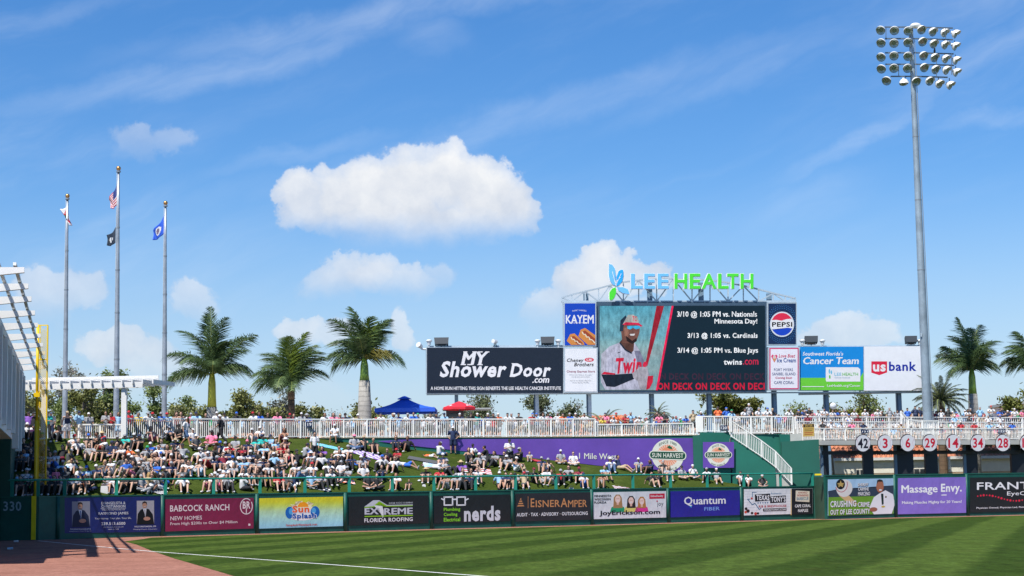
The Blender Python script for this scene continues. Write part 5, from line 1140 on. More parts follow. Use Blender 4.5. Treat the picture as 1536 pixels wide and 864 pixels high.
# ================================================================== LIGHT TOWER
DL = 147.0
lt = thing('light_tower', 'very tall galvanised stadium light pole with five rows of floodlights', 'light tower', loc=tuple(at(1397, DL, 0)))
steel = mat('tower_steel', (.30, .37, .42), .45, metal=.35, var=.35, scale=.7)
b = at(1397.5, DL, 0); zt = W(1374.6, 39, DL).z; mb = MB(); hs_ = [i / 14 for i in range(15)]; mb.tube([(b.x, DL, lerp(0, zt, h)) for h in hs_], [lerp(.43, .185, h) for h in hs_], 20); child(mb.build('pole', steel, smooth=True), lt)
for yy in (405, 300, 205): 
    z = W(1385, yy, DL).z; r_ = lerp(.43, .185, z / zt) + .012; mb = MB(); mb.tube([(b.x, DL, z - .04), (b.x, DL, z + .04)], r_, 20); child(mb.build('pole_joint', mat('joint_band')), lt)
mb = MB(); mb.bar((b.x - .3, DL - .3, W(1385, 500, DL).z - .3), (b.x - .3, DL - .3, W(1385, 500, DL).z), .1); child(mb.build('junction_box', frame_m), lt)
mb = MB(); mb.bar((b.x + .40, DL - .30, 5), (b.x + .24, DL - .17, zt * .97), .05); child(mb.build('cable_conduit', mat('joint_band')), lt)
armm = mat('arm_steel', (.09, .12, .15), .5); lampb = mat('lamp_shell', (.68, .69, .67), .5, metal=.1, var=.1, scale=6); lens = mat('lamp_lens', (.24, .29, .27), .15, metal=.5, var=.6, scale=14)
ROWS = [([1321, 1341.6, 1362.3, 1382.4, 1399.6, 1417.3, 1434], [45.6, 46, 46.6, 44.8, 48, 49.4, 51.2], 40.6), ([1321.6, 1341, 1362, 1384, 1400.8, 1418.2, 1433.8], [64.6, 65, 63.8, 62.8, 66, 67.6, 69.6], 58), ([1321.6, 1341, 1362, 1385.6, 1402, 1419, 1435], [85.8, 84, 84.6, 83.8, 86.8, 88.6, 91], 79.2), ([1322, 1341, 1361.4, 1386.6, 1403.6, 1420.2, 1435.4], [103.6, 102.6, 102.6, 101.6, 104.6, 105.6, 108.8], 96.4), ([1329.8, 1355.8, 1374.4, 1394.8, 1409.6, 1426], [121.4, 124.4, 122.4, 121.8, 126.2, 128.2], 114.6)]
def arc_d(px): return DL - .4 + max(0, (px - 1385)) / 50 * 1.6
proto = {}
mb = MB(); n = 18   # shell: deep bowl opening towards -Y, with a visor over the top
prof = [(0, .34), (.16, .33), (.27, .26), (.36, .14), (.40, 0)]
i0 = 0
for k, (r_, y) in enumerate(prof):
    for j in range(n): mb.v.append((r_ * math.cos(2 * PI * j / n), y, r_ * math.sin(2 * PI * j / n)))
for k in range(len(prof) - 1):
    for j in range(n): l = (j + 1) % n; mb.f.append((k * n + j, k * n + l, (k + 1) * n + l, (k + 1) * n + j)); mb.mi.append(0)
vis = []
for k, y in ((0, 0), (1, -.17), (2, -.3)):
    for j in range(10):
        a = R(lerp(8, 172, j / 9)); vis.append((.405 * math.cos(a), y * math.sin(a) ** .6, .405 * math.sin(a)))
o_ = len(mb.v); mb.v += vis
for k in range(2):
    for j in range(9): q = o_ + k * 10 + j; mb.f.append((q, q + 1, q + 11, q + 10)); mb.mi.append(0)
mb.box(-.06, .06, .28, .46, -.08, .16)
shell = bpy.data.meshes.new('lamp_shell'); shell.from_pydata(mb.v, [], mb.f); shell.materials.append(lampb); shell.polygons.foreach_set('use_smooth', [True] * len(mb.f))
mb = MB(); mb.v = [(.375 * math.cos(2 * PI * j / 18), .02, .375 * math.sin(2 * PI * j / 18)) for j in range(18)] + [(.2 * math.cos(2 * PI * j / 18), .10, .2 * math.sin(2 * PI * j / 18)) for j in range(18)]; mb.f = [(j, (j + 1) % 18, 18 + (j + 1) % 18, 18 + j) for j in range(18)] + [tuple(range(18, 36))]; mb.mi = [0] * 19
lensm = bpy.data.meshes.new('lens'); lensm.from_pydata(mb.v, [], mb.f); lensm.materials.append(lens)
for ri, (xs_r, ys_r, ya) in enumerate(ROWS):
    mb = MB(); px_l = [xs_r[0] + 6, 1374, xs_r[-1] - 3]
    pts = [W(x, ya + (0 if x < 1375 else (x - 1375) * .03), arc_d(x) + .35) for x in (xs_r[0] + 6, 1350, 1375, 1395, 1410, xs_r[-1] - 5)]
    for p, q in zip(pts, pts[1:]): mb.bar(p, q, .1)
    child(mb.build('crossarm', armm), lt)
    for li, (x, y) in enumerate(zip(xs_r, ys_r)):
        c = W(x, y, arc_d(x)); f_ = link('floodlight', shell, lt); f_.matrix_parent_inverse = Matrix.Translation(-Vector(lt.location))
        yaw = R([16, 4, -6, 14, 30, 46, 62][li]) if ri < 4 else R([-28, 6, 8, 24, 40, 56][li]); pit = R(24 if not (ri == 4 and li in (1,)) else 62)
        if x < 1350 and ri < 4: yaw = R(-26 + li * 16)
        f_.matrix_world = Matrix.Identity(4); f_.location = c; f_.rotation_euler = (pit, 0, yaw); f_.scale = (.98,) * 3
        g_ = link('lens', lensm, f_)
        mb = MB(); top = W(x + (3 if x < 1375 else -2), ya + 1 + (0 if x < 1375 else (x - 1375) * .03), arc_d(x) + .35); mb.bar(c + Vector((0, .4, .05)), top, .06); child(mb.build('lamp_bracket', armm), lt)
for x, ya, yb in ((1329, 42, 60), (1348, 96, 115), (1418.6, 42, 60), (1404.8, 80, 115), (1427.6, 80, 112)):
    mb = MB(); mb.bar(W(x, ya, DL), W(x, yb, DL), .05); child(mb.build('tie_rod', armm), lt)
p = W(1373.4, 38.5, DL - .2); mb = MB(); mb.ball(p, .34, 12, (1.4, 1, .7)); child(mb.build('top_cap', lampb, smooth=True), lt)
p = W(1402, 79.5, arc_d(1402) + .3); t = thing('bird', 'small dark bird perched on the third row of floodlights', 'bird', loc=tuple(p))
mb = MB(); mb.ball(p + Vector((0, 0, .16)), .12, 10, (.8, 1, 1.4)); mb.ball(p + Vector((0, -.04, .34)), .075, 8); mb.tube([p + Vector((0, -.09, .34)), p + Vector((0, -.2, .33))], [.03, .006], 6); mb.tube([p + Vector((0, .05, .1)), p + Vector((0, .2, -.06))], [.05, .03], 6); mb.bar(p, p + Vector((0, 0, .1)), .02)
child(mb.build('body', mat('bird_dark', (.03, .03, .035), .7), smooth=True), t)
# ================================================================== CANOPIES
blue = mat('tent_blue', (.018, .10, .60), .6, var=.12, scale=.8, bump=.2, bscale=2)
def zpx2(px, py, d): return W(px, py, d).z
DT = 139.5
tn = thing('canopy_tent', 'royal blue pop up canopy tent behind the railing right of the thick palm', 'tent', loc=tuple(at(606, DT, zc(606))))
x0, x1 = at(563, DT, 0).x, at(654.5, DT, 0).x; ze_ = zpx2(606, 616.5, DT); zp = zpx2(606, 590.5, DT); dd_ = 4.2; ym = DT + dd_ / 2
zb_ = zpx2(606, 611, DT)
mb = MB(); ap = (lerp(x0, x1, .47), ym, zp - .15)
N_ = 8
def edgept(k): 
    c_ = [(x0, DT), (x1, DT), (x1, DT + dd_), (x0, DT + dd_)]; s_ = int(k); f_ = k - s_; a_, b_ = c_[s_ % 4], c_[(s_ + 1) % 4]
    return Vector((lerp(a_[0], b_[0], f_), lerp(a_[1], b_[1], f_), zb_ - .05 - .12 * 0))
ring_ = [edgept(i / N_ * 1.0) for i in range(4 * N_)]
mb.v.append(ap)
LV = 6
for l in range(1, LV + 1):
    for r_ in ring_: u = l / LV; p_ = Vector(ap).lerp(r_, u); p_.z -= .16 * math.sin(PI * u); mb.v.append(tuple(p_))
m_ = len(ring_)
for j in range(m_): mb.f.append((0, 1 + j, 1 + (j + 1) % m_)); mb.mi.append(0)
for l in range(LV - 1):
    for j in range(m_): k = (j + 1) % m_; mb.f.append((1 + l * m_ + j, 1 + (l + 1) * m_ + j, 1 + (l + 1) * m_ + k, 1 + l * m_ + k)); mb.mi.append(0)
for j in range(m_):
    k = (j + 1) % m_; a_ = Vector(mb.v[1 + (LV - 1) * m_ + j]); b_ = Vector(mb.v[1 + (LV - 1) * m_ + k]); mb.quad(a_, b_, b_ - Vector((0, 0, .3)), a_ - Vector((0, 0, .3)))
child(mb.build('canopy', blue, smooth=True), tn)
mb = MB(); mb.hexa([Vector(ap) + Vector((sx * .55, sy * .5, -.16 if 1 else 0)) for sx, sy in ((-1, -1), (1, -1), (1, 1), (-1, 1))] + [Vector(ap) + Vector((sx * .08, sy * .08, .08)) for sx, sy in ((-1, -1), (1, -1), (1, 1), (-1, 1))]); child(mb.build('vent_cap', blue), tn)
for x, y in ((x0 + .1, DT + .1), (x1 - .1, DT + .1), (x0 + .1, DT + dd_ - .1), (x1 - .1, DT + dd_ - .1)):
    mb = MB(); mb.box(x - .03, x + .03, y - .03, y + .03, zc(606) - .3, zb_); child(mb.build('leg', armm), tn)
rd_ = mat('umbrella_red', (.62, .02, .035), .65, var=.1); D_ = 138
um = thing('parasol', 'bright red market umbrella over a dark kiosk right of the blue tent', 'umbrella', loc=tuple(at(690, D_, zc(690))))
cx_ = at(691, D_ + 1, 0).x; zt_ = zpx2(691, 600.5, D_); ze_ = zpx2(691, 610, D_); hw_ = (at(716, D_, 0).x - at(666, D_, 0).x) / 2
mb = MB(); mb.v.append((cx_, D_ + 1.2, zt_))
for j in range(8): mb.v.append((cx_ + hw_ * math.cos(PI / 8 + j * PI / 4) * 1.05, D_ + 1.2 + 1.3 * math.sin(PI / 8 + j * PI / 4), ze_)); 
for j in range(8): v_ = mb.v[1 + j]; mb.v.append((v_[0], v_[1], v_[2] - .18))
for j in range(8): k = (j + 1) % 8; mb.f += [(0, 1 + j, 1 + k), (1 + j, 9 + j, 9 + k, 1 + k)]; mb.mi += [0, 0]
child(mb.build('canopy', rd_), um)
for j in (4, 6):
    v_ = Vector(mb.v[1 + j]); w__ = Vector(mb.v[2 + j]); c_ = Vector(mb.v[0]); q = MB(); up = Vector((0, -.012, .02)); q.quad(*[p_ + up for p_ in (v_.lerp(c_, .25).lerp(w__, .25), w__.lerp(c_, .25).lerp(v_, .25), w__.lerp(c_, .45).lerp(v_, .25), v_.lerp(c_, .45).lerp(w__, .25))]); child(q.build('white_print', W_), um)
mb = MB(); mb.tube([(cx_, D_ + 1.2, zc(690)), (cx_, D_ + 1.2, zt_)], .03, 8); child(mb.build('pole', armm), um)
for j in range(8): mb_ = MB(); mb_.bar((cx_, D_ + 1.2, ze_ + .2), Vector(um.location) * 0 + Vector((cx_ + hw_ * math.cos(PI / 8 + j * PI / 4), D_ + 1.2 + 1.25 * math.sin(PI / 8 + j * PI / 4), ze_ - .02)), .03); child(mb_.build('rib', armm), um)
kk = thing('kiosk', 'dark walled snack kiosk under the red umbrella', 'kiosk', loc=(cx_, D_ + 2.8, zc(690))); xa, xb = at(671, D_ + 2.8, 0).x, at(697, D_ + 2.8, 0).x; z0_ = zc(690)
zk = zpx2(690, 612.5, D_ + 2.8)
mb = MB(); mb.box(xa, xb, D_ + 2.8, D_ + 4.8, z0_, zk - .1); child(mb.build('walls', mat('kiosk_brown', (.06, .055, .06), .7)), kk); mb = MB(); mb.box(xa - .3, xb + 2.2, D_ + 2.5, D_ + 5, zk - .097, zk); child(mb.build('roof', mat('kiosk_roof', (.32, .34, .34), .6)), kk)
mb = MB(); mb.box(xa + .2, xb - .2, D_ + 2.76, D_ + 2.797, z0_ + 1.0, zk - .4); child(mb.build('serving_hatch', M_glass), kk)
# round white balloon above the deck crowd
p = W(1249.8, 609, 146); t = thing('balloon', 'round white balloon on a stick above the deck crowd near the blue post', 'balloon', loc=tuple(p)); mb = MB(); mb.ball(p, 5.2 / FPX * 146, 18); child(mb.build('balloon_body', lampw, smooth=True), t); mb = MB(); mb.bar(p - Vector((0, 0, .25)), p - Vector((0, 0, 1.2)), .02); child(mb.build('stick', armm), t)
# low white roofed structure at far right
p0, p1 = at(1530, 168, 0), at(1590, 168, 0); wb = thing('white_building', 'pale building corner beyond the dense tree at the right edge', 'building', loc=(p0.x, 168, 0)); mb = MB(); mb.box(p0.x, p1.x, 168, 176, 0, W(1533, 606, 168).z); child(mb.build('wall', gs_w), wb); mb = MB(); mb.box(p0.x - .3, p1.x, 167.7, 176.3, W(1533, 606, 168).z + .002, W(1533, 602, 168).z); child(mb.build('roof', mat('kiosk_roof')), wb)
# ================================================================== PALMS
def leafmat(name, c1, c2, tr=.25, sc=1.2):
    m = bpy.data.materials.new(name); m.use_nodes = True; n = NT(m.node_tree); b = n.n['Principled BSDF']
    g = n.new('ShaderNodeTexCoord').outputs['Object']; f = n.ramp(n.noise(g, sc, 4, .65), .32, .68)
    c = n.mix(f, rgb(c1), rgb(c2)); n.l.new(c, b.inputs['Base Color']); b.inputs['Roughness'].default_value = .45; b.inputs['Specular IOR Level'].default_value = .35
    t = n.new('ShaderNodeBsdfTranslucent'); n.l.new(c, t.inputs[0]); mx = n.new('ShaderNodeMixShader'); mx.inputs[0].default_value = tr
    out = [x for x in n.n if x.type == 'OUTPUT_MATERIAL'][0]; n.l.new(b.outputs[0], mx.inputs[1]); n.l.new(t.outputs[0], mx.inputs[2]); n.l.new(mx.outputs[0], out.inputs[0]); MATS[name] = m; return m
pf = leafmat('palm_leaf', (.04, .085, .032), (.13, .19, .07)); pfy = leafmat('palm_leaf_young', (.09, .15, .02), (.19, .24, .035)); pfd = leafmat('palm_leaf_dry', (.16, .17, .035), (.28, .22, .05))
rach = mat('palm_rachis', (.22, .26, .07), .6); rachb = mat('palm_rachis_pale', (.3, .32, .14), .6)
def palm_bark(name, c, ring):
    m = bpy.data.materials.new(name); m.use_nodes = True; n = NT(m.node_tree); b = n.n['Principled BSDF']; g = n.new('ShaderNodeTexCoord').outputs['Object']; sp = n.new('ShaderNodeSeparateXYZ'); n.l.new(g, sp.inputs[0])
    r_ = n.ramp(n.math('PINGPONG', n.math('ADD', n.math('MULTIPLY', sp.outputs[2], 2.6), n.math('MULTIPLY', n.noise(g, 1.5), .8)), .5), .0, .16, .62, 1)
    n.l.new(n.vec('SCALE', n.mix(n.ramp(n.noise(g, 3, 5, .7), .3, .7), rgb([x * .7 for x in c]), rgb(c)), r_), b.inputs['Base Color']); b.inputs['Roughness'].default_value = .85; return m
bk_grey = palm_bark('palm_bark', (.38, .36, .32), 1); bk_brown = palm_bark('palm_bark_brown', (.17, .11, .065), 1); shaft_g = mat('crownshaft', (.16, .27, .035), .4, var=.25, scale=1.5); shaft_y = mat('crownshaft_yellow', (.36, .36, .03), .45, var=.3, scale=1.2)
def frond_mesh(L, droop, seed, m, leaflet=.62, dens=56, plume=1.0, wid=.05):
    """rachis leaves the origin along +X and arches down; feathery leaflets on both sides"""
    rnd = random.Random(seed); mb = MB(); pts = []
    x, z, a = 0, 0, 0
    S = 16
    for i in range(S + 1):
        pts.append(Vector((x, 0, z))); a = -droop * (i / S) ** 1.5; x += L / S * math.cos(a); z += L / S * math.sin(a)
    mb.m = 1; mb.tube(pts, [lerp(.055, .012, i / S) for i in range(S + 1)], 5); mb.m = 0
    for i in range(dens):
        t = .07 + .93 * (i / dens); k = min(int(t * S), S - 1); p = pts[k].lerp(pts[k + 1], t * S - k); d = (pts[k + 1] - pts[k]).normalized()
        ll = leaflet * (math.sin(PI * min(1, t * .86 + .14)) ** .55) * rnd.uniform(.8, 1.1)
        for s in (-1, 1):
            for lay in (0, 1):
                el_ = rnd.uniform(-.5, .75) * plume; fw = rnd.uniform(.45, .8)
                v = (d * fw + Vector((0, s, 0)) * math.cos(el_) + Vector((0, 0, 1)) * math.sin(el_)).normalized()
                q1 = p + v * ll * .5; q2 = p + v * ll + Vector((0, 0, -ll * rnd.uniform(.2, .9)))
                wv = d * wid * rnd.uniform(.8, 1.2)
                mb.quad(p - wv * .5, p + wv * .5, q1 + wv * .6, q1 - wv * .6); mb.quad(q1 - wv * .6, q1 + wv * .6, q2 + wv * .1, q2 - wv * .1)
    me = bpy.data.meshes.new('frond'); me.from_pydata(mb.v, [], mb.f); me.materials.append(m); me.materials.append(rach); me.polygons.foreach_set('material_index', mb.mi); return me
def frond_obj(me, root, o, yaw, elev, roll=0, sc=1):
    f_ = link('frond', me, root); f_.location = Vector(o) - Vector(root.location)
    f_.rotation_euler = (Matrix.Rotation(yaw, 3, 'Z') @ Matrix.Rotation(-elev, 3, 'Y') @ Matrix.Rotation(roll, 3, 'X')).to_euler(); f_.scale = (sc,) * 3
    return f_
FM = {}
def fm(L, droop, young=0, v=0):
    k = (round(L * 2) / 2, round(droop, 1), young, v)
    if k not in FM: FM[k] = frond_mesh(k[0], k[1], len(FM) * 7 + 3, (pf, pfy, pfd)[young], leaflet=1.08, dens=56, wid=.055)
    return FM[k]
def palm(lab, px, ybase, ycrown, d, trunk, shaft, fronds, ysplit=None, extra=8, seed=1, grp='royal palms beyond the railing'):
    """fronds: (image angle deg from right, length px, droop, young) plus extra ones pointing to and from the camera"""
    rnd = random.Random(seed); c = W(px, ycrown, d); g0 = at(px, d, 0); t = thing('palm_tree', lab, 'palm tree', grp, (c.x, d, 0)); zs_ = W(px, ysplit, d).z
    tr0, tr1, m_ = trunk; mb = MB(); mb.tube([(c.x, d, 0), (c.x, d, zs_ * .5), (c.x, d, zs_ * .8), (c.x, d, zs_)], [tr0, tr0 * 1.02, tr0, tr1], 16); child(mb.build('trunk', m_, smooth=True), t)
    mb = MB(); mb.tube([(c.x, d, zs_ - .02), (c.x, d, lerp(zs_, c.z, .3)), (c.x, d, lerp(zs_, c.z, .75)), (c.x, d, c.z + .2)], [tr1 * .92, shaft[0] * 1.1, shaft[0], shaft[0] * .6], 14); child(mb.build('crownshaft', shaft[1], smooth=True), t)
    px2m = d / FPX
    for fi_, (ang, ln, dr, yg) in enumerate(fronds):
        if fi_ % 4 == 3 and not yg: continue
        a = R(ang); L = ln * px2m; dep = rnd.uniform(-.5, .5)
        hx, hz = math.cos(a) * L, math.sin(a) * L; hy = dep * abs(hx) * .8 + rnd.uniform(-.2, .2) * L * .3
        # the tip should land there: raise the start angle to make up for the droop
        yaw = math.atan2(hy, hx); el_ = math.atan2(hz, math.hypot(hx, hy)) + dr * .42
        frond_obj(fm(L * 1.06 * rnd.uniform(.9, 1.05), dr + rnd.choice((0, .2, .4)), yg, rnd.randrange(2)), t, (c.x + rnd.uniform(-.08, .08), d, c.z), yaw, min(el_, 1.55), rnd.uniform(-.4, .4))
    for i in range(extra // 2 + 1):
        yaw = rnd.uniform(0, 2 * PI) if i % 2 else (-PI / 2 + rnd.uniform(-.7, .7)) * (1 if i % 4 else -1); el_ = rnd.uniform(.25, 1.15); L = rnd.uniform(.72, .95) * max(f_[1] for f_ in fronds) * px2m
        frond_obj(fm(L, rnd.choice((1.2, 1.6)), 0, i % 2), t, (c.x, d, c.z), yaw, el_, rnd.uniform(-.5, .5))
    return t
palm('royal palm with dark fronds and yellow green shaft, leftmost of three', 318, 0, 562, 144, (.44, .40, bk_grey), (.30, shaft_y), [(90, 98, .15, 0), (96, 86, .3, 0), (82, 82, .5, 0), (140, 96, .9, 0), (128, 84, 1.2, 0), (160, 82, 1.2, 0), (184, 86, .9, 0), (192, 82, 1.2, 0), (200, 70, 1.4, 0), (38, 94, .6, 0), (44, 84, 1.2, 0), (28, 74, 1.2, 0), (4, 66, 1.2, 0), (-6, 60, 1.4, 0), (60, 70, 1.4, 0), (112, 70, 1.4, 0)], ysplit=611, extra=7, seed=4)
palm('shorter bushy royal palm with bright young frond and brown trunk, middle of three', 437, 0, 578, 141, (.30, .27, bk_brown), (.26, bk_brown), [(90, 80, .2, 1), (84, 74, .4, 1), (98, 70, .5, 0), (120, 84, .8, 0), (130, 76, 1.3, 0), (60, 80, .8, 0), (48, 84, 1.1, 0), (150, 66, 1.2, 0), (180, 68, 1.2, 0), (190, 60, 1.4, 0), (16, 62, 1.4, 0), (0, 58, 1.4, 0), (30, 70, 1.4, 0), (70, 70, .9, 1), (140, 60, 1.4, 0)], ysplit=600, extra=12, seed=9)
palm('royal palm with thick pale grey trunk and light green shaft, nearest the blue tent', 546.5, 0, 541, 138, (.52, .42, bk_grey), (.30, shaft_g), [(95, 78, .3, 0), (86, 66, .4, 1), (130, 78, .9, 0), (142, 72, 1.2, 0), (152, 70, 1.3, 0), (178, 62, 1.2, 0), (192, 62, 1.2, 0), (204, 58, 1.4, 0), (52, 80, .9, 0), (44, 66, 1.4, 0), (58, 64, 1.6, 0), (24, 54, 1.3, 0), (4, 44, 1.5, 2), (110, 66, .8, 0), (70, 64, .9, 1)], ysplit=571, extra=6, seed=5)
palm('royal palm with pale trunk right of the light tower', 1457.5, 0, 557, 158, (.46, .40, bk_grey), (.30, shaft_g), [(97, 80, .2, 0), (90, 70, .4, 0), (72, 76, .7, 0), (152, 60, 1.2, 0), (166, 58, 1.2, 0), (140, 62, .8, 0), (190, 46, 1.4, 0), (42, 66, .8, 0), (50, 60, 1.2, 0), (18, 44, 1.4, 0), (0, 38, 1.4, 0), (204, 48, 1.4, 0), (60, 60, 1.4, 0), (120, 66, 1.2, 0)], ysplit=591, extra=7, seed=6)
palm('royal palm at the right edge with only its left fronds in view', 1549, 0, 548, 158, (.46, .40, bk_grey), (.30, shaft_g), [(150, 54, 1.1, 0), (176, 50, 1.2, 0), (120, 62, .8, 0), (92, 70, .3, 0), (60, 66, .9, 0), (30, 60, 1.2, 0), (196, 44, 1.4, 0), (0, 50, 1.2, 0), (140, 46, 1.4, 0)], ysplit=585, extra=7, seed=8)
# date palm
pd_ = leafmat('date_palm_leaf', (.06, .085, .055), (.15, .17, .11))
DMESH = [frond_mesh(3.4, dr, 90 + i, pd_, leaflet=.34, dens=54, plume=.5, wid=.035) for i, dr in enumerate((.7, 1.2, 1.7))]
def date_palm(lab, px, y, d, n, sc, seed, cat='palm tree'):
    rnd = random.Random(seed); c = W(px, y, d); t = thing('date_palm', lab, cat, None, (c.x, d, 0)); mb = MB(); mb.tube([(c.x, d, 0), (c.x, d, c.z)], [.4, .36], 12); child(mb.build('trunk', bk_brown), t)
    for i in range(n):
        yaw = i * 2.4; e_ = lerp(1.35, -.35, (i / n) ** .8); frond_obj(DMESH[rnd.randrange(3)], t, (c.x, d, c.z), yaw + rnd.uniform(-.2, .2), e_, rnd.uniform(-.6, .6), sc * rnd.uniform(.8, 1.05))
date_palm('spiky grey green date palm behind the foot of the light tower', 1411, 601, 156, 46, .88, 3)
date_palm('small palm with arching fronds behind the railing right of the billboard leg', 906, 641, 146, 16, .72, 5)
date_palm('low palm tuft beyond the railing behind the two men in black', 987, 621, 150, 18, .42, 11)
# ================================================================== BROADLEAF TREES
greens = [leafmat('tree_leaf_olive', (.11, .125, .035), (.26, .27, .085), .2, .5), leafmat('tree_leaf_fresh', (.10, .15, .04), (.25, .30, .10), .25, .6), leafmat('tree_leaf_dark', (.075, .10, .02), (.2, .21, .045), .15, .4), leafmat('tree_leaf_grey', (.14, .15, .11), (.28, .28, .22), .2, .5), leafmat('tree_needle', (.07, .095, .045), (.17, .2, .10), .15, .5)]
barks = [mat('bark_grey', (.17, .145, .12), .9, var=.3, scale=3), mat('bark_pale', (.28, .25, .22), .9, var=.3, scale=3)]
def tree(lab, px, ytop, ybot, wpx, d, leafm, dens=1.0, seed=1, bare=.0, leaf=.17, z0=None, nb=9, grp='trees beyond the concourse', sparse=.75, bark=0):
    rnd = random.Random(seed); top = W(px, ytop, d).z; bot = W(px, ybot, d).z; hw = wpx / 2 / FPX * d; X = at(px, d, 0).x
    t = thing('tree', lab, 'tree', grp, (X, d, 0)); H = top; tm = MB(); tips = []
    def grow(p, dirv, L, r, lev):
        q = p; pts = [p]
        for _ in range(3):
            dirv = (dirv + Vector((rnd.uniform(-.22, .22), rnd.uniform(-.22, .22), rnd.uniform(-.05, .16)))).normalized(); q = q + dirv * L / 3; pts.append(q)
        tm.tube(pts, [r, r * .85, r * .7, r * .5], 5 if lev else 8, cap=False)
        if lev >= 2: tips.extend(pts[1:])
        if lev < 3:
            for k in range(rnd.randint(2, 4) if lev else nb):
                bp = pts[rnd.randint(1, 3)] if lev else pts[0].lerp(pts[3], rnd.uniform(.05, 1))
                if lev == 0: bp = Vector((X + (bp.x - X), bp.y, lerp(bot, top * .86, rnd.random() ** .8)))
                ang = rnd.uniform(0, 2 * PI); nd = Vector((math.cos(ang), math.sin(ang) * .8, rnd.uniform(.15, 1.1))).normalized()
                if lev == 0: rr_ = hw * rnd.uniform(.35, .62) * math.sqrt(max(.15, 1 - ((bp.z - (bot + top) / 2) / max(.5, (top - bot) / 2)) ** 2 * .7)); tm.tube([Vector((X, d, bp.z - .5)), bp], [r * .5, r * .35], 5, cap=False); grow(bp, nd, rr_, r * .3, 1)
                else: grow(bp, (dirv * .5 + nd).normalized(), L * rnd.uniform(.5, .78), r * .5, lev + 1)
    grow(Vector((X, d, 0)), Vector((0, 0, 1)), top * .82, .06 + hw * .05, 0)
    child(tm.build('trunk', barks[bark]), t)
    lm = MB(); n = int(len(tips) * 9 * dens)
    if n > 7500: n = 7500
    for _ in range(n):
        p = rnd.choice(tips); 
        if p.z > top + .3 or abs(p.x - X) > hw * 1.15: continue
        if mnoise.noise(Vector((p.x * .9, p.y * .9, p.z * .9)) + Vector((seed * 3.1, 0, 0))) < -.12 * sparse: continue
        c = p + Vector((rnd.gauss(0, .3), rnd.gauss(0, .3), rnd.gauss(0, .24))); s = leaf * rnd.uniform(.6, 1.3)
        u = Vector((rnd.gauss(0, 1), rnd.gauss(0, 1), rnd.gauss(0, 1))).normalized(); v = u.cross(Vector((rnd.gauss(0, 1), rnd.gauss(0, 1), rnd.gauss(0, 1)))).normalized()
        lm.quad(c - u * s, c + v * s * .5, c + u * s, c - v * s * .5)
    if lm.f: child(lm.build('foliage', leafm), t)
    return t
G_ = greens
